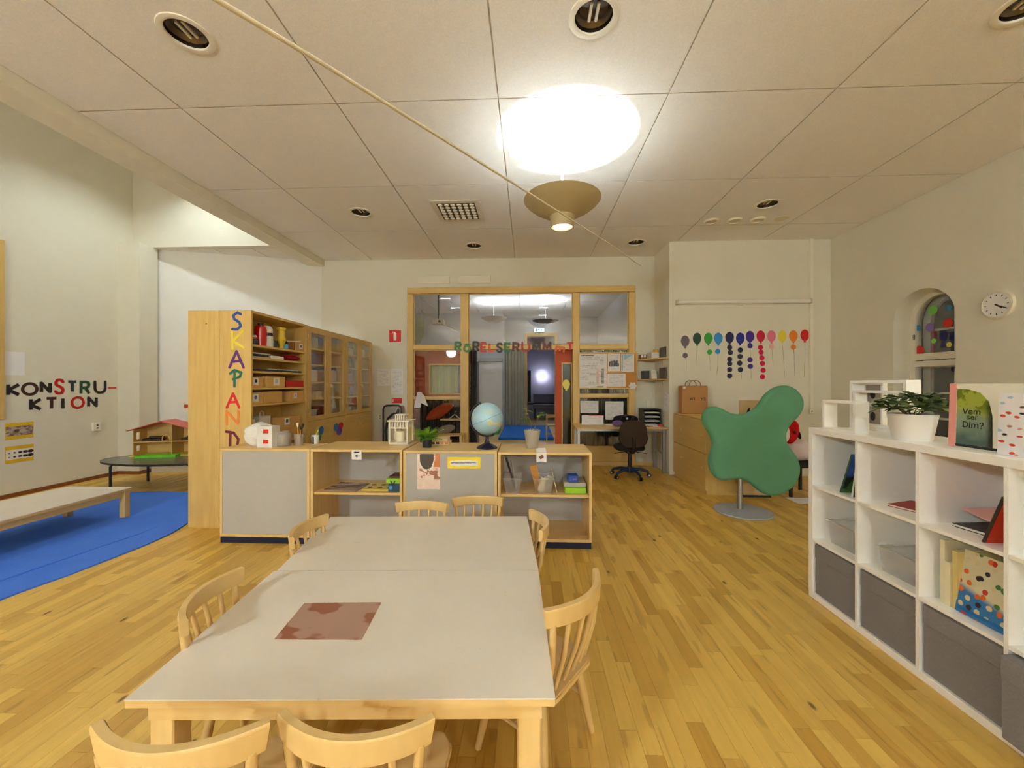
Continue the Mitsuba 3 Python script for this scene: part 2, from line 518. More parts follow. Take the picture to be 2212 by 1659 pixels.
# walls
WT = 5.3
ow0, ow1, oz1 = -2.133, 1.827, 3.09       # partition opening in the back wall
struct('wall_back', cat(bx(-3.95, ow0, 6.88, 7.05, 0, 3.75), bx(ow1, 2.3, 6.88, 7.05, 0, 3.75), bx(ow0, ow1, 6.88, 7.05, oz1, 3.75)), 'm_wall')
struct('wall_jog', bx(2.17, 2.3, 6.18, 6.88, 0, 3.7), 'm_wall')
struct('wall_niche', bx(2.3, 4.9, 6.18, 6.32, 0, 3.7), 'm_wall')
YR0, YR1, ZS, ZA, ZB = 4.43, 5.15, 2.15, 0.36, 0.66
arch = sbox(YR0, ZB, YR1, ZS).union(Point(4.79, ZS).buffer(0.36, 32))
struct('wall_right', on_xr(ext(sbox(-6.5, 0, 6.3, 3.7).difference(arch), 0.34), 4.92), 'm_wall')
struct('wall_left', bx(-6.55, -6.38, -6.5, 6.2, 0, WT), 'm_wall')
struct('wall_front', bx(-6.5, 4.9, -6.65, -6.5, 0, WT), 'm_wall')
a0, a1 = np.array([-6.38, 6.12]), np.array([-3.69, 6.88])
nn = np.array([-(a1 - a0)[1], (a1 - a0)[0]]); nn /= np.linalg.norm(nn)
struct('wall_corner', ext(Polygon([a0, a1, a1 + nn * 0.12, a0 + nn * 0.12]), 3.6), 'm_wall_white')
struct('wall_downstand', bx(-6.38, -3.9, 6.09, 6.2, CEIL, WT), 'm_wall')
struct('beam_left', cat(bx(-3.9, -3.64, -6.5, 6.9, 3.49, 3.75), bx(-3.9, -3.78, -6.5, 6.9, 3.75, WT)), 'm_wall')
labels['beam_left']['label'] = 'cream beam along the left edge of the tiled ceiling'
c2 = struct('ceiling_bay', bx(-6.4, -3.7, 6.2, 7.1, CEIL + 0.02, CEIL + 0.05), 'm_tile')
for k in range(4):
    part(c2, 'tile', bx(-6.38 + k * 0.63, -5.76 + k * 0.63 - 0.01, 6.21, 7.0, CEIL, CEIL + 0.016), 'm_tile')
struct('ceiling_raised', bx(-6.5, -3.7, -6.6, 6.2, WT, WT + 0.05), 'm_tile')
struct('pillar_corner', bx(-6.38, -6.03, 5.86, 6.16, 0, CEIL), 'm_wall')
labels['pillar_corner']['label'] = 'cream pillar at the far end of the left wall'
struct('baseboard_left', cat(bx(-6.38, -6.365, -6.5, 5.86, 0, 0.05), bx(-6.38, -6.02, 5.845, 5.86, 0, 0.05), bx(-6.03, -6.015, 5.86, 6.17, 0, 0.05)), 'm_satin', C(120, 66, 36))
dd = (a1 - a0) / np.linalg.norm(a1 - a0)
struct('baseboard_corner', ext(Polygon([a0 + dd * 0.4, a1, a1 - nn * 0.012, a0 + dd * 0.4 - nn * 0.012]), 0.06), 'm_satin', C(196, 168, 124))
struct('baseboard_back', cat(bx(-2.68, ow0, 6.868, 6.88, 0, 0.06), bx(ow1, 2.17, 6.868, 6.88, 0, 0.06)), 'm_birch_x')
struct('trim_niche', bx(4.255, 4.3, 6.14, 6.18, 1.0, CEIL), 'm_paint', C(226, 220, 200))

# --- arched window (inner frame, outer sash with bars, panes)
win = numbered('window_1'); tag(win, 'arched white window set deep in the right wall', None, None, 'structure')


def arch_poly(o, b, top=None):
    return sbox(YR0 + o, b, YR1 - o, ZS).union(Point(4.79, ZS).buffer(0.36 - o, 32))


fr = arch_poly(0.0, ZB).difference(arch_poly(0.065, ZB + 0.06)).union(sbox(YR0, 1.61, YR1, 1.77).difference(sbox(YR0 + 0.02, 1.68, YR1 - 0.02, 1.69)))
part(win, 'inner_frame', on_xr(ext(fr, 0.05), 4.83), 'm_satin', C(224, 218, 198))
part(win, 'pane', on_xr(ext(arch_poly(0.06, 1.76).intersection(sbox(4, 1.76, 6, 3)), 0.003), 4.805), 'm_glass')
part(win, 'pane', on_xr(ext(sbox(YR0 + 0.06, ZB + 0.05, YR1 - 0.06, 1.62), 0.003), 4.805), 'm_glass')
of = arch_poly(-0.02, ZB).difference(arch_poly(0.07, ZB + 0.08))
part(win, 'outer_frame', on_xr(ext(of, 0.04), 5.0), 'm_satin', C(206, 208, 194))
part(win, 'outer_rail', bx(4.955, 5.0, YR0, YR1, 1.6, 1.74), 'm_satin', C(206, 208, 194))
for y_ in (4.79,):
    part(win, 'glazing_bar', bx(4.96, 4.995, y_ - 0.018, y_ + 0.018, ZB + 0.05, 2.44), 'm_satin', C(206, 208, 194))
for z_ in (0.98, 1.29, 2.06):
    part(win, 'glazing_bar', bx(4.963, 4.992, YR0 + 0.06, YR1 - 0.06, z_ - 0.012, z_ + 0.012), 'm_satin', C(206, 208, 194))
part(win, 'sill', bx(4.58, 4.83, YR0, YR1, ZB, ZB + 0.02), 'm_satin', C(220, 214, 196))
for z_ in (1.36, 1.98):
    part(win, 'latch', bx(4.765, 4.785, 5.085, 5.1, z_ - 0.03, z_ + 0.03, 0.003), 'm_metal', C(120, 110, 90))
struct('window_2', bx(5.6, 5.62, 3.9, 6.2, 0, 3.2), 'm_paint', C(44, 46, 52))
labels['window_2']['label'] = 'dark yard wall outside the arched window'

# --- glazed birch partition in the back wall
pt = numbered('window_3'); tag(pt, 'birch framed glazed partition to the next room', None, None, 'structure')
PF0, PF1 = 6.835, 6.95
for (xa, xb) in ((-2.133, -2.03), (-1.19, -1.052), (0.762, 0.878), (1.717, 1.827)):
    part(pt, 'post', bx(xa, xb, PF0, PF1, 0, 2.98, 0.004), 'm_oak_z')
part(pt, 'head_rail', bx(-2.133, 1.827, PF0, PF1, 2.985, 3.09, 0.004), 'm_oak_x')
for (xa, xb) in ((-2.03, -1.19), (-1.052, 0.762), (0.878, 1.717)):
    part(pt, 'transom', bx(xa, xb, PF0 + 0.01, PF1 - 0.01, 2.0, 2.09, 0.004), 'm_oak_x')
part(pt, 'middle_rail', bx(-2.03, -1.19, PF0 + 0.01, PF1 - 0.01, 1.13, 1.185, 0.004), 'm_birch_x')
part(pt, 'middle_rail', bx(0.878, 1.717, PF0 + 0.01, PF1 - 0.01, 1.17, 1.235, 0.004), 'm_birch_x')
for (xa, xb) in ((-2.03, -1.19), (0.878, 1.717)):
    part(pt, 'base_panel', bx(xa, xb, PF0 + 0.015, PF1 - 0.02, 0.06, 0.33, 0.003), 'm_oak_x')
    part(pt, 'plinth', bx(xa, xb, PF0 + 0.005, PF1 - 0.02, 0, 0.058), 'm_birch_x')
for (xa, xb, za, zb) in ((-2.03, -1.19, 2.09, 2.985), (-1.052, 0.762, 2.09, 2.985), (0.878, 1.717, 2.09, 2.985), (-2.03, -1.19, 1.185, 2.0), (-2.03, -1.19, 0.33, 1.13),
                         (0.878, 1.717, 1.235, 2.0), (0.878, 1.717, 0.33, 1.17)):
    part(pt, 'pane', bx(xa, xb, 6.9, 6.903, za, zb), 'm_glass')
    zz = 0.012
    part(pt, 'glazing_bead', cat(bx(xa, xa + zz, 6.885, 6.899, za, zb), bx(xb - zz, xb, 6.885, 6.899, za, zb), bx(xa, xb, 6.885, 6.899, zb - zz, zb)), 'm_oak_z')

# --- next room and corridor seen through the partition
Y2 = 13.0
struct('floor_next_room', bx(-4.5, 3.0, 6.95, 17, -0.06, 0.0), 'm_birch_y')
ce2 = struct('ceiling_next_room', bx(-4.5, 3.0, 7.05, 17, CEIL + 0.02, CEIL + 0.06), 'm_tile')
for i in range(5):
    for j in range(5):
        x0, y0 = -4.05 + i * 1.27, 7.06 + j * 1.19
        part(ce2, 'tile', bx(x0 + g2, x0 + 1.27 - g2, y0 + g2, y0 + 1.19 - g2, CEIL, CEIL + 0.016), 'm_tile')
struct('wall_next_room_left', bx(-4.2, -4.05, 7.05, 13.2, 0, 3.7), 'm_wall_grey')
struct('wall_next_room_right', bx(2.26, 2.4, 7.05, 13.2, 0, 3.7), 'm_wall_grey')
dx0, dx1, dz1 = -0.05, 0.86, 2.98
struct('wall_next_room_back', cat(bx(-4.05, dx0, Y2, Y2 + 0.15, 0, 3.7), bx(dx1, 2.3, Y2, Y2 + 0.15, 0, 3.7), bx(dx0, dx1, Y2, Y2 + 0.15, dz1, 3.7)), 'm_wall_grey')
struct('wall_next_room_block', bx(-4.05, -0.78, 12.2, 13.0, 0, 3.7), 'm_wall_grey')
dr_ = numbered('door_1'); tag(dr_, 'wooden door frame in the far wall of the next room', None, None, 'structure')
for a_, b_ in ((dx0 - 0.07, dx0), (dx1, dx1 + 0.08)):
    part(dr_, 'jamb', bx(a_, b_, Y2 - 0.04, Y2 + 0.16, 0, dz1), 'm_oak_z')
part(dr_, 'head', bx(dx0 - 0.07, dx1 + 0.08, Y2 - 0.04, Y2 + 0.16, dz1, dz1 + 0.09), 'm_oak_x')
struct('wall_corridor', bx(-2, 3, 16.2, 16.3, 0, 3.7), 'm_paint', C(176, 176, 196))
struct('wall_corridor_left', bx(-1.6, -1.5, 13.15, 16.2, 0, 3.7), 'm_paint', C(176, 176, 196))
struct('wall_corridor_right', bx(2.4, 2.5, 13.15, 16.2, 0, 3.7), 'm_paint', C(176, 176, 196))
struct('trim_corridor', bx(-1.5, 2.4, 16.17, 16.2, 0.55, 0.62), 'm_satin', C(60, 34, 30))


# ================================================================== CEILING FIXTURES
def disc(x, y, z, r, up=True, seg=24):
    a = np.arange(seg) * 2 * PI / seg
    v = np.vstack([np.stack([x + r * np.cos(a), y + r * np.sin(a), np.full(seg, z)], 1), [[x, y, z]]])
    f = np.array([(i, (i + 1) % seg, seg) for i in range(seg)])
    return trimesh.Trimesh(v, f if up else f[:, ::-1], process=False)


def pendant(x, y, label, up=LAMP_UP, down=None, zr=3.05, flat=1.0, shade=C(164, 148, 110), top=CEIL, group=None):
    t = thing('pendant_lamp', label, 'pendant lamp', group)
    part(t, 'rod', cyl((x, y, zr - 0.08), (x, y, top - 0.03), 0.011), 'm_satin', C(232, 230, 224))
    part(t, 'canopy', lathe([(0.0, top - 0.05), (0.05, top - 0.045), (0.06, top), (0.0, top)], (x, y, 0)), 'm_satin', C(232, 230, 224), 30)
    prof = []
    q = ([(0.0, -0.165)] if flat < 1 else []) + [(0.1, -0.155), (0.14, -0.14), (0.2, -0.112), (0.26, -0.077), (0.31, -0.038), (0.345, 0.0)]
    prof = [(r, zr + z * flat) for r, z in q] + [(r - 0.006, zr + z * flat + 0.004) for r, z in q[::-1]]
    part(t, 'shade', lathe(prof, (x, y, 0), 48), 'm_satin', shade, 40)
    if flat < 1:
        part(t, 'bulb', disc(x, y, zr - 0.02, 0.085), 'm_white', emitter={'type': 'area', 'radiance': rgb(up)})
        return t
    part(t, 'collar', lathe([(0.098, zr - 0.25), (0.104, zr - 0.245), (0.108, zr - 0.16), (0.118, zr - 0.14), (0.1, zr - 0.135), (0.096, zr - 0.16), (0.096, zr - 0.245)], (x, y, 0), 36), 'm_satin', shade, 40)
    for k, (r, dz) in enumerate(((0.088, -0.24), (0.07, -0.225), (0.05, -0.21))):
        part(t, 'louvre', lathe([(r, zr + dz), (r + 0.004, zr + dz), (r - 0.004, zr + dz + 0.028), (r - 0.008, zr + dz + 0.028), (r, zr + dz)], (x, y, 0), 28), 'm_satin', C(226, 220, 200), 30)
    part(t, 'lamp_holder', cyl((x, y, zr - 0.19), (x, y, zr - 0.08), 0.03), 'm_black')
    part(t, 'reflector_plate', lathe([(0.03, zr - 0.152), (0.099, zr - 0.152), (0.099, zr - 0.149), (0.03, zr - 0.149)], (x, y, 0)), 'm_satin', C(230, 226, 216))
    part(t, 'bulb', disc(x, y, zr - 0.062, 0.085), 'm_white', emitter={'type': 'area', 'radiance': rgb(up)})
    if down:
        part(t, 'lower_bulb', disc(x, y, zr - 0.156, 0.085, False), 'm_white', emitter={'type': 'area', 'radiance': rgb(down)})
    return t


pl_ = pendant(0.30, 3.55, 'cream bowl shaped uplight pendant under the bright spot on the tiled ceiling', down=NECK_DOWN)
scene[pl_ + '_beam'] = {'type': 'spot', 'to_world': T().look_at(origin=(0.335, 3.53, 2.992), target=(0.335, 3.53, 3.6), up=(0, 1, 0)), 'cutoff_angle': 46.0, 'beam_width': 14.0, 'intensity': rgb(BEAM)}
pendant(0.30, -0.55, 'matching bowl pendant above the front end of the white tables', up=BACK_UP, down=LAMP_DOWN)
for (gx_, gs_), nm_ in zip(GLOBES, ('left one of the opal globe pendants in the rear part of the room', 'middle one of the opal globe pendants in the rear part of the room', 'right one of the opal globe pendants in the rear part of the room')):
    t = thing('globe_pendant', nm_, 'pendant lamp', None)
    gy_ = -2.4 if gx_ < -3 else -5.2
    part(t, 'cord', cyl((gx_, gy_, 2.93), (gx_, gy_, CEIL), 0.006, seg=8), 'm_satin', C(220, 218, 212))
    part(t, 'cap', cyl((gx_, gy_, 2.89), (gx_, gy_, 2.94), 0.05), 'm_satin', C(220, 218, 212))
    gb_ = trimesh.creation.icosphere(3, 0.2); gb_.apply_translation((gx_, gy_, 2.7))
    part(t, 'globe', gb_, 'm_white', smooth=True, emitter={'type': 'area', 'radiance': rgb((gs_, gs_ * 1.16, gs_ * 1.235))})
pendant(0.44, 10.3, 'pendant lamp with a dark rim hanging near the exit sign of the next room', up=ROOM2_UP, shade=C(92, 92, 100), flat=0.4)
pendant(-0.92, 10.4, 'pale bowl pendant hanging in the next room left of the exit sign', up=ROOM2_UP, shade=C(226, 222, 212), zr=3.15, flat=0.8)
# shaded pendant in the raised bay, hidden by the beam in this picture
t = thing('shaded_pendant_lamp', 'shaded pendant high up in the raised bay by the left wall', 'pendant lamp')
part(t, 'cord', cyl((-4.9, 5.2, 4.98), (-4.9, 5.2, WT), 0.006, seg=8), 'm_black')
part(t, 'shade', lathe([(0.2, 4.78), (0.1, 4.9), (0.04, 4.99), (0.0, 5.0), (0.0, 4.99), (0.035, 4.98), (0.095, 4.895), (0.195, 4.78)], (-4.9, 5.2, 0)), 'm_satin', C(220, 216, 206), 30)
part(t, 'bulb', disc(-4.9, 5.2, 4.88, 0.09, False), 'm_white', emitter={'type': 'area', 'radiance': rgb(WELL_LAMP)})

names = ['recessed round downlight in the ceiling tile at the upper left corner of the room', 'large recessed downlight at the top middle of the ceiling', 'recessed downlight cut off at the right end of the ceiling',
         'recessed downlight left of the square air vent', 'small recessed downlight above the two blank wall plates', 'small recessed downlight right of the pendant lamp, near the back wall', 'recessed downlight above the row of round ceiling rings']
for (x, y), nm in zip(LIGHTS, names):
    t = thing('downlight', nm, 'ceiling light')
    part(t, 'trim_ring', lathe([(0.112, CEIL + 0.006), (0.114, CEIL - 0.006), (0.125, CEIL - 0.009), (0.148, CEIL - 0.006), (0.152, CEIL), (0.112, CEIL + 0.006)], (x, y, 0), 40), 'm_satin', C(228, 222, 206), 40)
    part(t, 'reflector', lathe([(0.114, CEIL), (0.11, CEIL + 0.03), (0.085, CEIL + 0.055), (0.0, CEIL + 0.057)], (x, y, 0), 24), 'm_metal', C(92, 82, 74), smooth=30)
    part(t, 'tube', bx(x - 0.03, x - 0.012, y - 0.06, y + 0.06, CEIL + 0.02, CEIL + 0.038, 0.004), 'm_satin', C(214, 208, 196))
    part(t, 'tube', bx(x + 0.012, x + 0.03, y - 0.06, y + 0.06, CEIL + 0.02, CEIL + 0.038, 0.004), 'm_satin', C(214, 208, 196))
t = thing('air_vent', 'square ceiling air diffuser with small round nozzles beside the pendant', 'air vent')
vx, vy = -0.89, 4.98
part(t, 'plate', bx(vx - 0.3, vx + 0.3, vy - 0.3, vy + 0.3, CEIL - 0.008, CEIL - 0.0005, 0.003), 'm_satin', C(216, 208, 190))
part(t, 'recess', bx(vx - 0.235, vx + 0.235, vy - 0.235, vy + 0.235, CEIL - 0.0095, CEIL - 0.008), 'm_paint', C(70, 60, 46))
for i in range(6):
    for j in range(6):
        px_, py_ = vx + (i - 2.5) * 0.077, vy + (j - 2.5) * 0.077
        part(t, 'nozzle', lathe([(0.0, CEIL - 0.022), (0.022, CEIL - 0.02), (0.031, CEIL - 0.0095), (0.0, CEIL - 0.0095)], (px_, py_, 0), 12), 'm_satin', C(232, 226, 212), 40)
for k, (x, y) in enumerate(RINGS):
    r = 0.085
    if k < 3:
        t = thing('ceiling_ring', ('leftmost', 'middle', 'third from the left')[k] + ' of the round white ceiling valves by the niche wall', 'air valve', None)
        part(t, 'rim', lathe([(r - 0.015, CEIL), (r - 0.012, CEIL - 0.02), (r, CEIL - 0.022), (r + 0.012, CEIL)], (x, y, 0), 28), 'm_satin', C(224, 214, 188), 40)
        part(t, 'cone', lathe([(0.0, CEIL - 0.014), (r - 0.03, CEIL - 0.012), (r - 0.028, CEIL), (0.0, CEIL)], (x, y, 0), 28), 'm_satin', C(206, 194, 162), 40)
    else:
        solo('ceiling_cover', lathe([(0.0, CEIL - 0.006), (r, CEIL - 0.005), (r + 0.003, CEIL), (0.0, CEIL)], (x, y, 0), 28), 'm_satin', 'flat round ceiling cover right of the ring shaped valves', 'ceiling cover', C(206, 196, 168), 40)
solo('cable', tube([(-3.75, -6.49, 0.35), (-1.2, -0.6, 1.85), (-0.58, 1.08, 2.30), (0.37, 3.27, 2.745), (1.1, 4.95, 3.08), (1.72, 6.4, 3.345), (1.935, 6.872, 3.43)], 0.006, 8), 'm_satin',
     'thin pale cable strung diagonally below the ceiling past the pendant lamp', 'cable', C(214, 206, 184), True)

# ================================================================== TABLES AND CHAIRS
TZ = 0.53


def quad_slab(q, z0, z1):
    return ext(Polygon(q), z1 - z0).apply_translation((0, 0, z0))


def inset(q, d):
    return list(Polygon(q).buffer(-d, join_style=2).exterior.coords)[:-1]


def kids_table(q, label):
    t = thing('table', label, 'table', 'white topped low tables pushed together')
    part(t, 'tabletop', quad_slab(q, TZ - 0.004, TZ), 'm_laminate')
    part(t, 'edge', quad_slab(inset(q, 0.001), TZ - 0.024, TZ - 0.0041), 'm_birch_x')
    a, b = Polygon(inset(q, 0.035)), Polygon(inset(q, 0.057))
    part(t, 'apron', ext(a.difference(b), 0.062).apply_translation((0, 0, TZ - 0.0865)), 'm_birch_x')
    c = inset(q, 0.045)
    cen = np.mean(np.array(q), 0)
    for p in c:
        p = np.array(p); d = cen - p
        ang = math.atan2(q[1][1] - q[0][1], q[1][0] - q[0][0])
        s = np.sign(np.array([math.cos(-ang) * d[0] - math.sin(-ang) * d[1], math.sin(-ang) * d[0] + math.cos(-ang) * d[1]]))
        ctr = p + 0.026 * np.array([math.cos(ang) * s[0] - math.sin(ang) * s[1], math.sin(ang) * s[0] + math.cos(ang) * s[1]])
        part(t, 'leg', moved(bx(-0.034, 0.034, -0.034, 0.034, 0, TZ - 0.0245, 0.004), (ctr[0], ctr[1], 0), ang), 'm_birch_z')


kids_table([(-1.113, 1.039), (0.074, 1.095), (0.045, 1.842), (-1.185, 1.785)], 'low white topped birch table nearest the viewer, with the brown sheet on it')
kids_table([(-1.172, 1.790), (0.046, 1.846), (-0.012, 2.595), (-1.295, 2.532)], 'low white topped birch table behind, nearest the grey backed shelves')
sheet = ext(Polygon([(-0.866, 1.306), (-0.567, 1.316), (-0.586, 1.545), (-0.889, 1.528)]), 0.001).apply_translation((0, 0, TZ + 0.0003))


def sheet_fn(p, n, uv):
    a = fbm(p.x * 9, p.y * 14, 2.0, 3)
    return mix(C(158, 124, 108), C(128, 66, 42), smoothstep(0.52, 0.6, a + 0.25 * (0.36 - p.y + 1.1 - 0.3 * p.x - 0.2)) * 0.85)


scene['m_sheet'] = pr(mikit.proc(sheet_fn), 0.14, 0.6)
solo('placemat', sheet, 'm_sheet', 'glossy brown rectangular sheet lying on the near white table', 'placemat')

# a child's spindle-back chair, facing +y, built once
CH = {}
seat_poly = Polygon([(-0.165, -0.125), (-0.12, -0.165), (0.12, -0.165), (0.165, -0.125), (0.172, 0.12), (0.14, 0.165), (-0.14, 0.165), (-0.172, 0.12)]).buffer(-0.03).buffer(0.03, 8)
seat = cat(ext(seat_poly.buffer(-0.006), 0.024).apply_translation((0, 0, 0.286)), ext(seat_poly, 0.014).apply_translation((0, 0, 0.291)))
CH['seat'] = [shp(seat, 'm_chair')]
legs = []
for sx in (-1, 1):
    for sy in (-1, 1):
        legs.append(shp(tube([(sx * 0.115, sy * 0.105, 0.288), (sx * 0.138, sy * 0.125, 0.15), (sx * 0.163, sy * 0.148, 0.0)], (0.0135, 0.0165, 0.012), 12), 'm_chair', smooth=50))
CH['leg'] = legs
CH['stretcher'] = [shp(tube([(sx * 0.138, -0.125, 0.15), (sx * 0.138, 0.125, 0.15)], 0.008, 8), 'm_chair', smooth=50) for sx in (-1, 1)] + [shp(tube([(-0.137, 0, 0.15), (0.137, 0, 0.15)], 0.008, 8), 'm_chair', smooth=50)]
RZ0, RZ1 = 0.565, 0.628


def rail_y(x):
    return -0.222 + 0.066 * (x / 0.182) ** 2


xs = np.linspace(-0.182, 0.182, 25)
rv, rf = [], []
prof = [(-0.010, RZ0 + 0.004), (-0.006, RZ0), (0.006, RZ0), (0.010, RZ0 + 0.004), (0.013, RZ1 - 0.008), (0.009, RZ1), (-0.009, RZ1), (-0.013, RZ1 - 0.008)]
for x in xs:
    sl = 2 * 0.066 * x / 0.182 ** 2
    nrm = np.array([-sl, 1.0]) / math.hypot(sl, 1)
    for o, z in prof:
        cut = 0.010 * (RZ1 - z) / (RZ1 - RZ0) * (x / 0.182) ** 5
        rv.append((x - cut + nrm[0] * o, rail_y(x) + nrm[1] * o, z))
k = len(prof)
for i in range(len(xs) - 1):
    for j in range(k):
        a, b = i * k + j, i * k + (j + 1) % k
        rf += [(a, a + k, b + k), (a, b + k, b)]
for e, rev in ((0, False), ((len(xs) - 1) * k, True)):
    for j in range(1, k - 1):
        rf.append((e, e + j, e + j + 1) if not rev else (e, e + j + 1, e + j))
CH['top_rail'] = [shp(trimesh.Trimesh(np.array(rv), np.array(rf), process=False), 'm_chair', smooth=35)]
sp = []
for i, x in enumerate((-0.155, -0.1, -0.035, 0.035, 0.1, 0.155)):
    r = 0.0115 if i in (0, 5) else 0.0085
    xb = x * 0.84
    sp.append(shp(tube([(xb, -0.135 + 0.2 * max(abs(xb) - 0.1, 0), 0.30), (x * 0.93, rail_y(x * 0.95) * 0.6 - 0.054, 0.44), (x, rail_y(x), RZ0 + 0.012)], (r * 0.85, r * 1.1, r), 8), 'm_chair', smooth=50))
CH['spindle'] = sp


def chair(x, y, deg, label, s=1.0, z=0.0, group="children's spindle back chairs"):
    t = thing('chair', label, 'chair', group)
    M = T().translate((x, y, z)).rotate((0, 0, 1), deg).scale(s)
    for nm, ds in CH.items():
        for d in ds:
            scene[numbered(t + '__' + nm)] = {**d, 'to_world': M}


chair(-0.404, 1.066, 0.0, 'birch spindle chair in the middle of the bottom picture edge')
chair(-0.775, 1.005, 3.4, 'birch spindle chair in the bottom left corner of the picture', 1.04)
chair(0.03, 1.555, 54.0, 'birch spindle chair turned askew at the right of the near table', 1.04)
chair(-0.118, 2.235, 98.6, 'birch spindle chair at the far right corner of the tables', 1.0)
chair(-0.996, 1.44, -79.0, 'birch spindle chair at the left side of the near table', 1.02)
chair(-1.037, 2.115, -90.0, 'birch spindle chair left of the far table, by the grey shelf back', 1.0)
chair(-0.708, 2.43, 180.0, 'left one of the two birch spindle chairs at the far end of the tables', 0.97)
chair(-0.335, 2.565, 185.8, 'right one of the two birch spindle chairs at the far end of the tables', 0.97)

# ================================================================== GREY-BACKED SHELF UNITS (room divider)
DY0, DY1 = 3.36, 3.85
units = [(-2.722, -1.912, 0.832, True, 'low birch shelf unit at the left end, its plain grey back to the room'),
         (-1.904, -1.092, 0.830, False, 'open birch shelf unit with a green puzzle box, second from the left'),
         (-1.084, -0.270, 0.824, True, 'low birch shelf unit with a necklace photo on its grey back'),
         (-0.262, 0.535, 0.816, False, 'open birch shelf unit at the right end holding clear plastic tubs')]
for (x0, x1, h, closed, lab) in units:
    t = thing('shelf_unit', lab, 'shelf', None)
    e = 0.022
    DY1 = 3.695 if x0 < -2.7 else 3.85      # the first one ends at the bookcase
    part(t, 'top', bx(x0, x1, DY0, DY1, h - e, h, 0.002), 'm_birch_x')
    part(t, 'side', bx(x0, x0 + e, DY0 + 0.002, DY1 - 0.002, 0.055, h - e), 'm_birch_z')
    part(t, 'side', bx(x1 - e, x1, DY0 + 0.002, DY1 - 0.002, 0.055, h - e), 'm_birch_z')
    part(t, 'bottom', bx(x0 + e, x1 - e, DY0 + 0.002, DY1 - 0.002, 0.055, 0.08), 'm_birch_x')
    part(t, 'plinth', bx(x0 + 0.004, x1 - 0.004, DY0 + 0.006, DY1 - 0.006, 0, 0.055), 'm_paint', C(24, 26, 44))
    if closed:
        part(t, 'back_panel', bx(x0 + e, x1 - e, DY0 + 0.006, DY0 + 0.014, 0.08, h - e), 'm_greypanel')
        part(t, 'shelf', bx(x0 + e, x1 - e, DY0 + 0.02, DY1 - 0.01, 0.43, 0.452), 'm_birch_x')
    else:
        part(t, 'back_panel', bx(x0 + e, x1 - e, DY1 - 0.012, DY1 - 0.004, 0.08, h - e), 'm_greypanel')
        part(t, 'shelf', bx(x0 + e, x1 - e, DY0 + 0.02, DY1 - 0.012, 0.43, 0.452, 0.002), 'm_birch_x')
SZ = 0.452


def poster(base, label, cat_, x0, x1, z0, z1, Y, mat='m_paper', color=None, t=0.0012, group=None, parts=None):
    m = bx(x0, x1, Y - t, Y, z0, z1)
    k = solo(base, m, mat, label, cat_, color, uv=uvs(m, 0, 2), group=group)
    return k


poster('poster', 'portrait photo of a bead necklace taped on a grey shelf back', 'poster', -0.962, -0.764, 0.492, 0.796, DY0 + 0.0055, 'm_necklace')
k = poster('notice_strip', 'yellow bordered strip of text taped on the grey shelf back beside the necklace photo', 'notice', -0.698, -0.412, 0.672, 0.772, DY0 + 0.0055, 'm_satin', C(236, 208, 46))
part(k, 'text_field', on_y(ext(Polygon([(-0.675, 0.698), (-0.437, 0.694), (-0.432, 0.735), (-0.5, 0.748), (-0.58, 0.745), (-0.672, 0.738)]), 0.001), DY0 + 0.0043), 'm_paint', C(226, 222, 214))
for i, z in enumerate((0.724, 0.714)):
    part(k, 'text_line', bx(-0.668, -0.45 - i * 0.04, DY0 + 0.0026, DY0 + 0.0032, z - 0.003, z + 0.003), 'm_paint', C(120, 116, 120))
for (x0, x1, lab, blk) in ((-1.535, -1.448, 'small white picture card hanging on the front edge of the second shelf unit', 0), (0.066, 0.151, 'small white picture card hanging on the front edge of the right shelf unit', 1)):
    k = poster('label_card', lab, 'card', x0, x1, 0.745 if not blk else 0.735, 0.812 if blk else 0.825, DY0 - 0.0005)
    cxm = (x0 + x1) / 2
    if blk:
        part(k, 'picture', on_y(ext(affinity.rotate(sbox(cxm - 0.018, 0.765, cxm + 0.018, 0.792), 35), 0.0006), DY0 - 0.0018), 'm_paint', C(120, 78, 66))
        part(k, 'top_flap', bx(x0, x1, DY0 + 0.0, DY0 + 0.24, 0.8165, 0.8177), 'm_paper', uv=np.zeros((8, 2)))
    else:
        part(k, 'picture', on_y(ext(Point(cxm, 0.775).buffer(0.011), 0.0006), DY0 - 0.0018), 'm_paint', C(64, 70, 96))
        part(k, 'title', bx(cxm - 0.022, cxm + 0.022, DY0 - 0.0024, DY0 - 0.0018, 0.803, 0.813), 'm_paint', C(40, 38, 60))

# things in the open units
solo('game_board', moved(bx(-0.16, 0.16, -0.13, 0.13, 0, 0.006), (-1.66, 3.56, SZ + 0.0005), -0.12), 'm_photo', 'green and white picture board lying at the left on the birch shelf', 'game board', uv=np.random.default_rng(2).random((8, 2)))
k = thing('puzzle', 'yellow wooden puzzle with brown animal pieces lying on the birch shelf', 'puzzle')
part(k, 'board', moved(bx(-0.15, 0.15, -0.11, 0.11, 0, 0.012, 0.002), (-1.34, 3.55, SZ + 0.0005)), 'm_satin', C(216, 194, 96))
for i in range(3):
    for j in range(2):
        part(k, 'piece', lathe([(0, SZ + 0.013), (0.022, SZ + 0.013), (0.02, SZ + 0.018), (0, SZ + 0.018)], (-1.43 + i * 0.09, 3.5 + j * 0.09, 0), 10), 'm_satin', C(110, 82, 44))
k = thing('puzzle_box', 'bright green and blue toy box at the right end of the birch shelf', 'box')
part(k, 'body', bx(-1.235, -1.12, 3.42, 3.62, SZ + 0.0005, SZ + 0.07, 0.004), 'm_satin', C(30, 62, 92))
part(k, 'lid', bx(-1.255, -1.118, 3.41, 3.63, SZ + 0.071, SZ + 0.115, 0.006), 'm_satin', C(138, 190, 44))
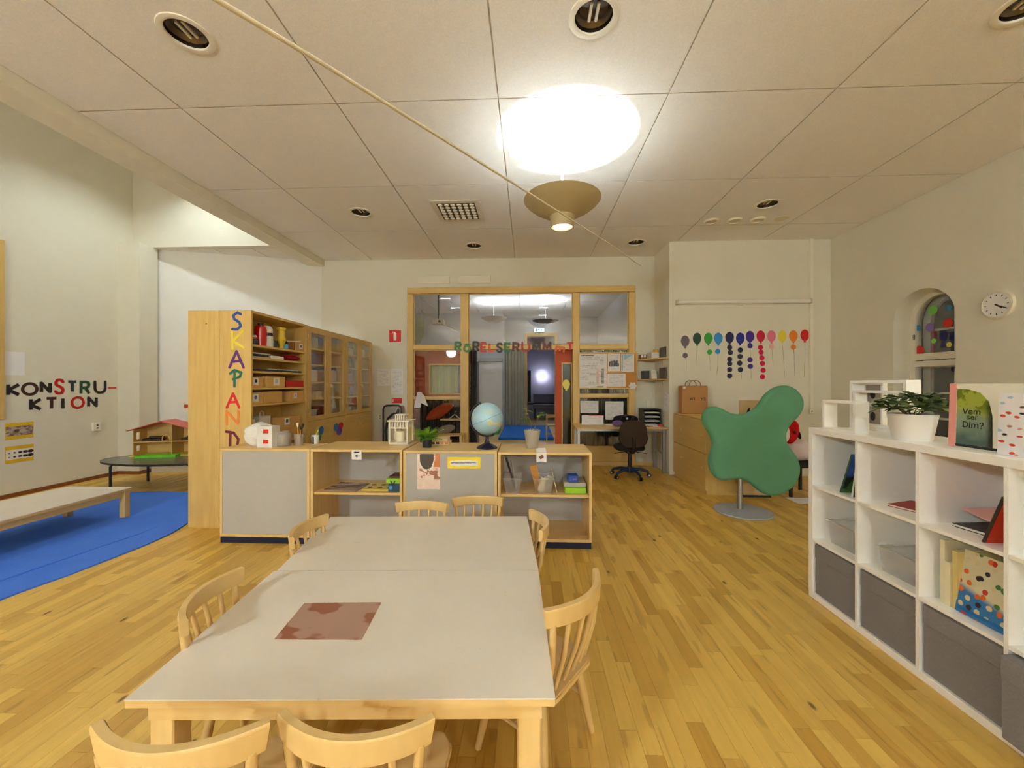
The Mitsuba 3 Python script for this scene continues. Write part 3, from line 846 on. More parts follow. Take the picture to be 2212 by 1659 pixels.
part(k, 'lid_picture', bx(-1.235, -1.13, 3.44, 3.6, SZ + 0.1155, SZ + 0.13), 'm_satin', C(74, 40, 48))
part(k, 'clasp', on_y(ext(Polygon([(-1.215, SZ + 0.1), (-1.19, SZ + 0.05), (-1.165, SZ + 0.1), (-1.175, SZ + 0.1), (-1.19, SZ + 0.07), (-1.205, SZ + 0.1)]), 0.003), 3.409), 'm_satin', C(20, 34, 40))
part(k, 'sticker', bx(-1.228, -1.2, 3.418, 3.42, SZ + 0.02, SZ + 0.05), 'm_satin', C(60, 150, 200))


def tub(x0, x1, y0, y1, z, h, label, flare=0.025, mat='m_clear', base='plastic_tub', group='clear plastic tubs'):
    t = thing(base, label, 'tub', group)
    e = 0.003
    def sh(o, z0, z1, f0, f1):
        b = [(x0 + o - f0, y0 + o - f0), (x1 - o + f0, y0 + o - f0), (x1 - o + f0, y1 - o + f0), (x0 + o - f0, y1 - o + f0)]
        c = [(x0 + o - f1, y0 + o - f1), (x1 - o + f1, y0 + o - f1), (x1 - o + f1, y1 - o + f1), (x0 + o - f1, y1 - o + f1)]
        return [(p[0], p[1], z0) for p in b] + [(p[0], p[1], z1) for p in c]
    v = sh(0, z, z + h, 0, flare) + sh(e, z + e, z + h, 0, flare)
    f = []
    for i in range(4):
        j = (i + 1) % 4
        f += [(i, j, 4 + j), (i, 4 + j, 4 + i)]
        if mat != 'm_clear': f += [(8 + i, 12 + j, 8 + j), (8 + i, 12 + i, 12 + j), (4 + i, 4 + j, 12 + j), (4 + i, 12 + j, 12 + i)]
    f += [(0, 2, 1), (0, 3, 2)] + ([(8, 9, 10), (8, 10, 11)] if mat != 'm_clear' else [])
    part(t, 'body', trimesh.Trimesh(np.array(v[:8] if mat == 'm_clear' else v), np.array(f), process=False), mat)
    q = sbox(x0 - flare - 0.008, y0 - flare - 0.008, x1 + flare + 0.008, y1 + flare + 0.008)
    r = sbox(x0 - flare + 0.002, y0 - flare + 0.002, x1 + flare - 0.002, y1 + flare - 0.002)
    part(t, 'rim', ext(q.difference(r), 0.006).apply_translation((0, 0, z + h - 0.003)), mat)
    return t


tub(-0.195, -0.085, 3.42, 3.62, SZ + 0.001, 0.13, 'clear plastic tub with slanting dark sticks in the right shelf unit')
tub(0.065, 0.19, 3.42, 3.62, SZ + 0.001, 0.13, 'clear plastic tub with beige cardboard strips in the right shelf unit')
k = thing('stick', 'dark flat stick slanting out of the left clear tub', 'stick', None)
part(k, 'blade', tube([(-0.205, 3.60, SZ + 0.27), (-0.15, 3.5, SZ + 0.13), (-0.125, 3.46, SZ + 0.03)], 0.011, 6), 'm_satin', C(60, 50, 48))
solo('stick', tube([(-0.16, 3.60, SZ + 0.25), (-0.12, 3.5, SZ + 0.1), (-0.105, 3.46, SZ + 0.03)], 0.008, 6), 'm_satin', 'thin light stick beside the dark one in the left clear tub', 'stick', C(150, 140, 128))
solo('cardboard_strip', moved(bx(-0.03, 0.03, -0.004, 0.004, 0, 0.24), (0.09, 3.56, SZ + 0.006), 0.1, 0.25, -0.25), 'm_corkboard', 'tall olive cardboard strip in the second clear tub', 'cardboard')
for i in range(3):
    solo('cardboard_strip', moved(bx(-0.025, 0.025, -0.003, 0.003, 0, 0.12), (0.1 + i * 0.03, 3.47 + i * 0.04, SZ + 0.006), 0.1 * i, -0.12, 0.3), 'm_paint', ('beige', 'grey', 'pale')[i] + ' cardboard strip lying low in the second clear tub', 'cardboard', (C(196, 178, 150), C(160, 152, 140), C(210, 200, 180))[i])
solo('card_sheet', moved(bx(0, 0.004, -0.08, 0.08, 0, 0.21), (0.245, 3.52, SZ + 0.001), 0, 0, -0.22), 'm_paint', 'pale card leaning upright between the tubs and the green box', 'card', C(204, 190, 160))
k = thing('flat_box', 'flat lime green box at the right end of the open shelf, under a blue one', 'box')
part(k, 'lower', bx(0.315, 0.495, 3.42, 3.66, SZ + 0.0005, SZ + 0.05, 0.003), 'm_satin', C(132, 180, 34))
part(k, 'tray', bx(0.31, 0.5, 3.46, 3.68, SZ + 0.0505, SZ + 0.085, 0.003), 'm_satin', C(164, 158, 146))
k = thing('small_box', 'small blue box on top of the lime green box', 'box')
part(k, 'body', bx(0.345, 0.435, 3.47, 3.58, SZ + 0.0855, SZ + 0.145, 0.006), 'm_satin', C(34, 66, 142))
part(k, 'label', bx(0.385, 0.42, 3.4685, 3.47, SZ + 0.108, SZ + 0.12), 'm_paint', C(120, 96, 140))

# ================================================================== THINGS ON THE SHELF UNITS
# lantern
k = thing('lantern', 'pale slatted candle lantern standing on the shelf units by the fern', 'lantern')
lx, ly, lz, lw = -1.222, 3.74, 0.8305, 0.085
part(k, 'base', bx(lx - lw - 0.008, lx + lw + 0.008, ly - lw - 0.008, ly + lw + 0.008, lz, lz + 0.022, 0.003), 'm_satin', C(206, 196, 176))
for sx in (-1, 1):
    for sy in (-1, 1):
        part(k, 'post', bx(lx + sx * lw - 0.009, lx + sx * lw + 0.009, ly + sy * lw - 0.009, ly + sy * lw + 0.009, lz + 0.022, lz + 0.215, 0.002), 'm_satin', C(206, 196, 176))
for sy in (-1, 1):
    part(k, 'head_board', bx(lx - lw + 0.009, lx + lw - 0.009, ly + sy * lw - 0.006, ly + sy * lw + 0.006, lz + 0.15, lz + 0.165), 'm_satin', C(206, 196, 176))
    for i in range(6):
        xx = lx - lw + 0.02 + i * 0.026
        part(k, 'slat', bx(xx, xx + 0.013, ly + sy * lw - 0.005, ly + sy * lw + 0.005, lz + 0.165, lz + 0.215), 'm_satin', C(206, 196, 176))
part(k, 'roof', bx(lx - lw - 0.022, lx + lw + 0.022, ly - lw - 0.022, ly + lw + 0.022, lz + 0.215, lz + 0.228, 0.003), 'm_satin', C(214, 206, 188))
for sy in (-1, 1):
    for i in range(5):
        xx = lx - 0.045 + i * 0.019
        part(k, 'chimney_slat', bx(xx, xx + 0.009, ly + sy * 0.045 - 0.004, ly + sy * 0.045 + 0.004, lz + 0.228, lz + 0.272), 'm_satin', C(206, 196, 176))
part(k, 'cap', bx(lx - 0.056, lx + 0.056, ly - 0.056, ly + 0.056, lz + 0.272, lz + 0.28, 0.002), 'm_satin', C(214, 206, 188))
part(k, 'glass', bx(lx - lw + 0.009, lx + lw - 0.009, ly - lw - 0.001, ly - lw + 0.001, lz + 0.022, lz + 0.15), 'm_glass')
solo('candle', cyl((lx - 0.01, ly, lz + 0.0225), (lx - 0.01, ly, lz + 0.115), 0.04, seg=20), 'm_satin', 'thick white candle inside the slatted lantern', 'candle', C(226, 220, 200), 40)


def leaf_blade(base, tip, width, droop, n=5, up=(0, 0, 1)):
    base, tip = np.array(base, float), np.array(tip, float)
    d = tip - base
    side = np.cross(d, up); side /= max(np.linalg.norm(side), 1e-6)
    v, f = [], []
    for i in range(n + 1):
        q = i / n
        c = base + d * q + np.array([0, 0, -droop * q * q])
        wv = width * (math.sin(PI * min(q * 0.92 + 0.08, 1)) ** 0.8)
        v += [c - side * wv / 2, c + side * wv / 2 + [0, 0, 0.0]]
    for i in range(n):
        a = 2 * i
        f += [(a, a + 1, a + 3), (a, a + 3, a + 2)]
    return trimesh.Trimesh(np.array(v), np.array(f), process=False)


def pot(parent, x, y, z, r0, r1, h, mat, color, soil=True):
    part(parent, 'pot', lathe([(0, z), (r0, z), (r0 + (r1 - r0) * 0.9, z + h * 0.9), (r1, z + h * 0.93), (r1, z + h), (r1 - 0.006, z + h), (r1 - 0.008, z + h * 0.85), (0, z + h * 0.85)], (x, y, 0), 28), mat, color, 35)
    if soil: part(parent, 'soil', lathe([(0, z + h * 0.88), (r1 - 0.009, z + h * 0.87), (r1 - 0.009, z + h * 0.85), (0, z + h * 0.85)], (x, y, 0), 20), 'm_paint', C(40, 28, 20))


rp = random.Random(3)
k = thing('potted_fern', 'small bright green fern in a black pot on the shelf units', 'plant')
fx, fy, fz = -0.925, 3.56, 0.825
pot(k, fx, fy, fz, 0.038, 0.046, 0.088, 'm_satin', C(24, 22, 30))
for i in range(64):
    a = rp.random() * 2 * PI; r = 0.05 + rp.random() * 0.12; hgt = 0.02 + 0.13 * rp.random()
    p0 = np.array((fx + 0.02 * math.cos(a), fy + 0.02 * math.sin(a), fz + 0.08))
    p1 = np.array((fx + r * math.cos(a), fy + 0.8 * r * math.sin(a), fz + 0.08 + hgt))
    ms = [leaf_blade(p0, p1, 0.008, 0.045)]
    for q in (0.4, 0.55, 0.7, 0.85):
        c = p0 + (p1 - p0) * q + np.array([0, 0, -0.045 * q * q])
        for sd in (-1, 1):
            dv = np.array([math.cos(a + sd * 1.0), math.sin(a + sd * 1.0), 0.12]) * 0.044 * (1.2 - q * 0.6)
            ms.append(leaf_blade(c, c + dv, 0.017, 0.008, 3))
    g = rp.random()
    part(k, 'frond', cat(*ms), 'm_leaf', C(int(96 + 60 * g), int(150 + 36 * g), int(46 + 20 * g)))

# globe
k = thing('globe', 'light blue desk globe on a dark stand on top of the shelf units', 'globe')
gx, gy, gz, gr = -0.372, 3.52, 1.09, 0.142
ball = trimesh.creation.icosphere(4, gr); ball.apply_translation((gx, gy, gz))
part(k, 'ball', ball, 'm_globe', smooth=True)
tl = math.radians(23)
arc = [(gx + (gr + 0.014) * math.sin(-b), gy, gz + (gr + 0.014) * math.cos(b)) for b in np.linspace(math.radians(22), math.radians(203), 28)]
part(k, 'meridian_arm', tube(arc, 0.0085, 8), 'm_satin', C(18, 18, 26), 50)
for b in (math.radians(24), math.radians(202)):
    part(k, 'pivot', cyl((gx - (gr - 0.004) * math.sin(b), gy, gz + (gr - 0.004) * math.cos(b)), (gx - (gr + 0.016) * math.sin(b), gy, gz + (gr + 0.016) * math.cos(b)), 0.007), 'm_satin', C(18, 18, 26))
eq = [(gx + (gr + 0.0008) * (math.cos(a) * math.cos(tl)), gy + (gr + 0.0008) * math.sin(a), gz + (gr + 0.0008) * math.cos(a) * math.sin(tl)) for a in np.linspace(0, 2 * PI, 49)]
part(k, 'equator_line', tube(eq, 0.0012, 5), 'm_paint', C(86, 110, 124))
part(k, 'stand', lathe([(0, 0.825), (0.09, 0.825), (0.092, 0.836), (0.07, 0.85), (0.03, 0.866), (0.017, 0.89), (0.014, 0.925), (0.02, 0.94), (0, 0.942)], (gx, gy, 0), 32), 'm_gloss', C(20, 20, 40), 40)

# seedling in a grey pot
k = thing('potted_seedling', 'thin leafy seedling in a taupe pot on the right shelf unit', 'plant')
sx_, sy_, sz_ = 0.032, 3.60, 0.817
pot(k, sx_, sy_, sz_, 0.05, 0.076, 0.165, 'm_satin', C(160, 150, 134))
stems = [((0.005, 0, 0.14), (-0.02, 0, 0.25), (-0.06, 0.01, 0.36)), ((0.01, 0, 0.14), (0.035, 0.01, 0.22), (0.08, 0, 0.33)), ((0, 0.01, 0.14), (-0.01, 0.02, 0.22), (-0.08, 0.03, 0.27))]
for st in stems:
    part(k, 'stem', tube([(sx_ + a, sy_ + b, sz_ + c) for a, b, c in st], (0.004, 0.003, 0.0015), 6), 'm_satin', C(96, 78, 48))
for i in range(34):
    st = stems[i % 3]; q = 0.4 + 0.6 * rp.random()
    c = np.array(st[1]) * (1 - q) + np.array(st[2]) * q + np.array((sx_, sy_, sz_))
    a = rp.random() * 2 * PI
    d = np.array([math.cos(a), math.sin(a), -0.1 + 0.4 * rp.random()]) * (0.045 + 0.035 * rp.random())
    g = rp.random()
    part(k, 'leaf', leaf_blade(c, c + d, 0.03, 0.012, 4), 'm_leaf', C(int(84 + 60 * g), int(130 + 40 * g), int(44 + 20 * g)))

# left end: white bag, carton, jars
bagv = trimesh.creation.icosphere(3, 1.0)
nv = meshkit.fbm(bagv.vertices * 1.7 + 5, 3)
bagv.vertices = bagv.vertices * (0.75 + 0.5 * nv)[:, None] * [0.155, 0.1, 0.118]
bagv.vertices[:, 2] = np.maximum(bagv.vertices[:, 2], -0.085)
bagv.apply_translation((-2.50, 3.59, 0.917 + 0.0))
solo('plastic_bag', bagv, 'm_paint', 'crumpled white bag on the left end of the shelf units', 'bag', C(224, 221, 216))
k = thing('carton', 'white carton with red labels at the left end of the shelf units', 'carton')
part(k, 'body', moved(bx(-0.075, 0.075, -0.05, 0.05, 0, 0.19, 0.002), (-2.345, 3.46, 0.8325), -0.1), 'm_satin', C(222, 218, 212))
for (dx, dz, w2, h2) in ((0.015, 0.145, 0.026, 0.018), (0.013, 0.055, 0.026, 0.018)):
    part(k, 'red_label', moved(bx(dx - w2, dx + w2, -0.0512, -0.05, dz - h2, dz + h2), (-2.345, 3.46, 0.8325), -0.1), 'm_satin', C(196, 44, 32))
part(k, 'side_label', moved(bx(-0.0762, -0.075, -0.03, 0.02, 0.07, 0.11), (-2.345, 3.46, 0.8325), -0.1), 'm_satin', C(186, 40, 44))
k = thing('glass_jar', 'wide glass jar with pale beads beside the white carton', 'jar')
jx, jy = -2.245, 3.52
part(k, 'glass', lathe([(0, 0.833), (0.058, 0.833), (0.064, 0.845), (0.064, 0.935), (0.05, 0.955), (0.053, 0.97), (0.049, 0.97), (0.046, 0.956), (0.06, 0.935), (0.06, 0.847), (0, 0.84)], (jx, jy, 0), 28), 'm_clear', smooth=40)
bm = []
for i in range(60):
    a, r = rp.random() * 2 * PI, 0.05 * math.sqrt(rp.random())
    b = trimesh.creation.icosphere(1, 0.007); b.apply_translation((jx + r * math.cos(a), jy + r * math.sin(a), 0.848 + 0.07 * rp.random())); bm.append(b)
solo('bead', cat(*bm), 'm_satin', 'pale beads filling the wide glass jar', 'beads', C(190, 164, 120), True, kind='stuff')
k = thing('brush_glass', 'drinking glass holding paint brushes beside the bead jar', 'glass')
bxx, byy = -2.125, 3.56
part(k, 'glass', lathe([(0, 0.833), (0.036, 0.833), (0.042, 0.94), (0.04, 0.94), (0.034, 0.838), (0, 0.838)], (bxx, byy, 0), 20), 'm_clear', smooth=40)
for i, (dx, dy, hh, c) in enumerate(((0.012, 0, 0.17, C(206, 140, 50)), (-0.012, 0.012, 0.185, C(30, 28, 28)), (0.0, -0.012, 0.2, C(210, 150, 70)), (0.016, 0.014, 0.19, C(26, 26, 26)))):
    b = thing('paint_brush', ('orange handled brush', 'black brush', 'tallest brush, with a white head', 'second black brush')[i] + ' standing in the drinking glass', 'brush')
    part(b, 'handle', tube([(bxx + dx * 0.4, byy + dy * 0.4, 0.84), (bxx + dx * 1.4, byy + dy * 1.4, 0.833 + hh * 0.85)], 0.004, 6), 'm_satin', c)
    part(b, 'head', tube([(bxx + dx * 1.4, byy + dy * 1.4, 0.833 + hh * 0.85), (bxx + dx * 1.7, byy + dy * 1.7, 0.833 + hh * 1.0), (bxx + dx * 1.75, byy + dy * 1.75, 0.833 + hh * 1.05)], (0.006, 0.011, 0.004), 8), 'm_satin', C(226, 222, 214) if i == 2 else C(34, 30, 28))
k = thing('pen_cup', 'white cup with a pencil at the right of the brushes', 'cup')
part(k, 'cup', lathe([(0, 0.833), (0.03, 0.833), (0.035, 0.915), (0.032, 0.915), (0.028, 0.838), (0, 0.838)], (-2.025, 3.66, 0), 20), 'm_satin', C(216, 212, 206), 40)
part(k, 'dark_stripe', bx(-2.036, -2.02, 3.626, 3.63, 0.836, 0.905), 'm_satin', C(30, 30, 36))
solo('pencil', tube([(-2.035, 3.66, 0.84), (-2.005, 3.67, 0.962)], 0.004, 6), 'm_satin', 'pale pencil standing in the white cup', 'pencil', C(216, 190, 130))
solo('toy_figure', lathe([(0, 0.8325), (0.011, 0.8325), (0.009, 0.85), (0.005, 0.856), (0.008, 0.866), (0, 0.872)], (-2.29, 3.42, 0), 12), 'm_satin', 'tiny bright green figure in front of the bead jar', 'toy', C(110, 190, 40), 40)

# ================================================================== TALL CUPBOARDS (left of centre)
CX = -2.68                      # fronts of the right-hand row
k = thing('tall_cupboard', 'tall birch cupboard end panel left of the one with painted letters', 'cupboard')
part(k, 'end_panel', bx(-3.315, -3.003, 3.70, 3.722, 0.0, 2.115, 0.002), 'm_oak_z')
part(k, 'body', bx(-3.31, -3.008, 3.7225, 6.6, 0.03, 2.112), 'm_oak_y')
part(k, 'screw_cap', moved(cyl((0, 0, 0), (0, 0, 0.004), 0.005, seg=10), (-3.13, 3.6999, 1.985), 0, PI / 2), 'm_satin', C(120, 84, 40))

BY0, BY1 = 3.70, 4.665
k = thing('bookcase', 'open birch bookcase with letters painted down its end, full of craft supplies', 'bookcase')
bk = k
part(k, 'end_panel', bx(-2.999, CX, BY0, BY0 + 0.022, 0, 2.115, 0.002), 'm_oak_z')
part(k, 'side', bx(-2.999, CX, BY1 - 0.03, BY1, 0, 2.115), 'm_oak_z')
part(k, 'top', bx(-2.999, CX, BY0 + 0.022, BY1 - 0.03, 2.09, 2.115), 'm_oak_y')
part(k, 'back', bx(-2.999, -2.985, BY0 + 0.022, BY1 - 0.03, 0.06, 2.09), 'm_oak_z')
SH = [1.79, 1.665, 1.53, 1.365, 1.2, 0.78, 0.42]
for z in SH:
    part(k, 'shelf', bx(-2.984, CX - 0.012, BY0 + 0.0225, BY1 - 0.0305, z - 0.022, z, 0.002), 'm_oak_y')
part(k, 'bottom', bx(-2.999, CX - 0.01, BY0 + 0.022, BY1 - 0.03, 0.0, 0.08), 'm_oak_y')
for ch, x0, x1, z0, z1, c, lab in (('S', -2.885, -2.768, 1.915, 2.105, C(34, 62, 140), 'blue painted letter S at the top of the cupboard end'),
                                    ('K', -2.893, -2.738, 1.73, 1.922, C(222, 200, 50), 'yellow painted letter K on the cupboard end'),
                                    ('A', -2.909, -2.744, 1.549, 1.728, C(80, 34, 104), 'purple painted letter A on the cupboard end'),
                                    ('P', -2.909, -2.762, 1.363, 1.545, C(24, 92, 76), 'dark green painted letter P on the cupboard end'),
                                    ('A', -2.935, -2.788, 1.161, 1.32, C(200, 40, 44), 'red painted letter A on the cupboard end'),
                                    ('N', -2.94, -2.788, 0.997, 1.147, C(214, 124, 52), 'orange painted letter N on the cupboard end'),
                                    ('D', -2.944, -2.793, 0.79, 0.953, C(98, 24, 48), 'maroon painted letter D at the bottom of the cupboard end')):
    # brush-like strokes: hand drawn polylines, buffered with a wobble
    S = {'S': [[(.95, .9), (.6, 1), (.15, .82), (.25, .62), (.8, .42), (.95, .2), (.6, .02), (.05, .02)]], 'K': [[(.1, 1), (.12, 0)], [(.9, 1), (.14, .45), (.95, .05)]],
         'A': [[(0, 0), (.5, 1), (1, 0)], [(.2, .36), (.82, .4)]], 'P': [[(.4, .02), (.42, .95)], [(.05, .8), (.4, 1), (.95, .85), (.85, .6), (.3, .45)]],
         'N': [[(.05, 0), (.02, 1), (.9, .05), (.95, 1)]], 'D': [[(.32, 0), (.35, .95)], [(.02, .98), (.6, .9), (.98, .45), (.9, .1)]]}[ch]
    from shapely.geometry import LineString
    from shapely.ops import unary_union
    g = unary_union([LineString([(x0 + 0.012 + (x1 - x0 - 0.024) * a, z0 + 0.012 + (z1 - z0 - 0.024) * b) for a, b in st]).buffer(0.0125, 4) for st in S])
    solo('letter', on_y(ext(g, 0.0012), 3.6995), 'm_satin', lab, 'letter', c, group='letters painted down the cupboard end')


def mk(dx):   # x of a front item dx behind the shelf edge
    return CX - 0.02 - dx


def ybox(base, lab, y0, y1, z, h, mat='m_paint', color=None, depth=0.2, cat_='box', card=None, group=None, off=0.0):
    k = thing(base, lab, cat_, group)
    part(k, 'body', bx(mk(depth + off), mk(off), y0, y1, z + 0.0005, z + h, 0.003), mat, color)
    if card:
        c0, c1, d0, d1, cc = card
        part(k, 'label', bx(mk(off), mk(off) + 0.0015, c0, c1, d0, d1), 'm_paint', C(224, 221, 216))
        part(k, 'label_picture', on_xl(ext(Point((c0 + c1) / 2, (d0 + d1) / 2 + 0.005).buffer((c1 - c0) * 0.24), 0.001), mk(off) + 0.0015), 'm_paint', cc)
    return k


def bottle(base, lab, y, z, prof, mat, color, dx=0.05, extra=(), cat_='bottle'):
    k = thing(base, lab, cat_)
    part(k, 'body', lathe([(0, z + 0.0005)] + [(r, z + 0.0005 + h) for r, h in prof] + [(0, z + 0.0005 + prof[-1][1])], (mk(dx), y, 0), 20), mat, color, 35)
    for nm, pf, c in extra:
        part(k, nm, lathe([(0, z + pf[0][1])] + [(r, z + h) for r, h in pf] + [(0, z + pf[-1][1])], (mk(dx), y, 0), 18), 'm_satin', c, 35)
    return k


KB = C(196, 150, 92)
bottle('bottle', 'cream bottle at the near end of the top cupboard shelf', 3.77, 1.79, [(0.028, 0), (0.03, 0.06), (0.016, 0.09)], 'm_satin', C(220, 206, 178), extra=[('cap', [(0.014, 0.09), (0.014, 0.115)], C(222, 214, 196))])
bottle('paint_bottle', 'dark blue bottle with red and white cap on the top cupboard shelf', 3.838, 1.79, [(0.034, 0), (0.035, 0.06)], 'm_satin', C(26, 28, 52), extra=[('band', [(0.03, 0.06), (0.03, 0.08)], C(166, 56, 40)), ('cap', [(0.026, 0.08), (0.02, 0.1)], C(226, 220, 212))])
bottle('thermos', 'tall red thermos flask with a black stopper on the top cupboard shelf', 3.945, 1.79, [(0.054, 0), (0.056, 0.17), (0.05, 0.2), (0.03, 0.21)], 'm_gloss', C(186, 22, 20), 0.06, [('stopper', [(0.026, 0.21), (0.026, 0.235)], C(20, 20, 22))], 'thermos')
bottle('pump_flask', 'white pump flask with a black band on the top cupboard shelf', 4.065, 1.79, [(0.055, 0), (0.055, 0.11), (0.05, 0.12)], 'm_satin', C(222, 224, 216), 0.07, [('band', [(0.051, 0.12), (0.053, 0.15)], C(22, 24, 24)), ('lid', [(0.053, 0.15), (0.05, 0.2), (0.03, 0.225)], C(228, 228, 222))], 'flask')
bottle('dark_jar', 'dark green jar between the white flask and the yellow vase', 4.18, 1.79, [(0.045, 0), (0.045, 0.08)], 'm_gloss', C(22, 34, 30), 0.08, cat_='jar')
bottle('vase', 'yellow hourglass shaped vase on the top cupboard shelf', 4.272, 1.79, [(0.03, 0), (0.022, 0.03), (0.05, 0.1), (0.036, 0.14), (0.036, 0.2), (0.048, 0.212), (0.048, 0.235)], 'm_satin', C(222, 190, 60), 0.05, cat_='vase')
bottle('paint_bottle', 'light blue bottle with a black top right of the yellow vase', 4.36, 1.79, [(0.04, 0), (0.04, 0.06)], 'm_satin', C(84, 168, 214), 0.07, [('cap', [(0.03, 0.06), (0.024, 0.1)], C(24, 24, 30))])
ybox('small_box', 'narrow brown box by the light blue bottle', 4.41, 4.45, 1.79, 0.09, 'm_paint', C(120, 74, 36), 0.12)
ybox('cardboard_box', 'cardboard box with a picture label at the far end of the top cupboard shelf', 4.462, 4.63, 1.79, 0.10, 'm_paint', KB, 0.2, card=(4.53, 4.6, 1.81, 1.875, C(120, 110, 116)), group='cardboard boxes in the bookcase')
solo('paper_roll', tube([(mk(0.16), 4.47, 1.905), (mk(0.1), 4.55, 1.9), (mk(0.03), 4.61, 1.905)], 0.012, 8), 'm_paint', 'crumpled pale paper lying on the cardboard box of the top shelf', 'paper', C(214, 204, 184))
for i, (y0, y1, h, c, lb) in enumerate(((3.745, 4.03, 0.012, C(176, 172, 166), 'lowest grey sheaf at the near end of the second cupboard shelf'), (3.74, 4.0, 0.012, C(60, 56, 58), 'dark folder between two grey sheaves on the second cupboard shelf'),
                                       (3.745, 4.03, 0.013, C(186, 180, 174), 'upper grey sheaf at the near end of the second cupboard shelf'))):
    solo('paper_stack', bx(mk(0.21), mk(0.01), y0, y1, 1.6655 + i * 0.018, 1.6655 + i * 0.018 + h), 'm_paint', lb, 'paper', c)
solo('paper_stack', bx(mk(0.2), mk(0.0), 4.04, 4.24, 1.6655, 1.7, 0.002), 'm_paint', 'thick white stack of paper in the middle of the second cupboard shelf', 'paper', C(226, 224, 218))
cl = trimesh.creation.icosphere(2, 1.0)
cl.vertices = cl.vertices * (0.7 + 0.6 * meshkit.fbm(cl.vertices * 2.2, 3))[:, None] * [0.09, 0.15, 0.032]
cl.apply_translation((mk(0.08), 4.46, 1.703))
solo('folded_cloth', cl, 'm_cloth', 'crumpled dark red cloth at the far end of the second cupboard shelf', 'cloth', C(128, 22, 34))
solo('folder', bx(mk(0.2), mk(0.0), 3.76, 4.58, 1.5305, 1.55, 0.003), 'm_satin', 'wide flat black portfolio on the third cupboard shelf', 'folder', C(24, 22, 26))
solo('ruler', bx(mk(0.06), mk(0.03), 4.05, 4.56, 1.5505, 1.562), 'm_satin', 'long white strip lying on the black portfolio', 'ruler', C(206, 204, 200))
ybox('cardboard_box', 'cardboard box with a dark picture label at the near end of the fourth cupboard shelf', 3.74, 3.905, 1.365, 0.105, 'm_paint', KB, 0.2, card=(3.755, 3.83, 1.388, 1.462, C(50, 46, 50)), group='cardboard boxes in the bookcase')
ybox('cardboard_box', 'cardboard box with a faint label in the middle of the fourth cupboard shelf', 3.95, 4.26, 1.365, 0.115, 'm_paint', C(206, 164, 96), 0.2, card=(4.06, 4.16, 1.385, 1.465, C(190, 186, 186)), group='cardboard boxes in the bookcase')
ybox('red_box', 'flat red box at the far end of the fourth cupboard shelf', 4.29, 4.62, 1.365, 0.075, 'm_satin', C(178, 26, 26), 0.2)
ybox('cardboard_box', 'cardboard box with a purple label at the near end of the fifth cupboard shelf', 3.74, 3.9, 1.2, 0.115, 'm_paint', KB, 0.2, card=(3.745, 3.83, 1.225, 1.3, C(96, 96, 150)), group='cardboard boxes in the bookcase')
ybox('cardboard_box', 'plain cardboard box without label in the middle of the fifth cupboard shelf', 3.91, 4.215, 1.2, 0.12, 'm_paint', C(200, 156, 90), 0.2, group='cardboard boxes in the bookcase')
ybox('cardboard_box', 'cardboard box with a pale label at the far end of the fifth cupboard shelf', 4.345, 4.62, 1.2, 0.115, 'm_paint', C(202, 158, 96), 0.2, card=(4.42, 4.485, 1.235, 1.295, C(190, 180, 196)), group='cardboard boxes in the bookcase')
ybox('small_box', 'dark brown box deep between two cardboard boxes of the fifth cupboard shelf', 4.23, 4.33, 1.2, 0.1, 'm_paint', C(104, 78, 46), 0.1, off=0.1)
ybox('cardboard_box', 'tilted looking cardboard box above the white carton, in the lowest visible cupboard bay', 4.19, 4.55, 0.78, 0.25, 'm_paint', C(190, 146, 86), 0.2, card=(4.25, 4.34, 0.945, 1.02, C(70, 66, 66)), group='cardboard boxes in the bookcase')
k = thing('paper_bag', 'small white handled bag behind the crumpled bag in the cupboard', 'bag')
part(k, 'body', bx(mk(0.2), mk(0.08), 3.96, 4.14, 0.7805, 1.06, 0.006), 'm_paint', C(214, 208, 194))
part(k, 'handle', tube([(mk(0.1), 3.99, 1.055), (mk(0.1), 3.99, 1.1), (mk(0.1), 4.02, 1.118), (mk(0.1), 4.05, 1.1), (mk(0.1), 4.05, 1.055)], 0.006, 6), 'm_satin', C(226, 222, 212), 50)
bottle('toy_car', 'white and grey cup at the near end of the lowest visible cupboard bay', 3.79, 0.78, [(0.04, 0), (0.045, 0.25), (0.04, 0.27)], 'm_satin', C(206, 206, 208), 0.06, cat_='cup')

# glass-fronted cupboards
def lock(kk, y, z):
    part(kk, 'lock', moved(cyl((0, 0, 0), (0.014, 0, 0), 0.012, seg=14), (CX + 0.001, y, z)), 'm_metal', C(214, 196, 150))
    part(kk, 'key', bx(CX + 0.0155, CX + 0.04, y - 0.002, y + 0.002, z - 0.03, z + 0.008), 'm_metal', C(206, 190, 150))


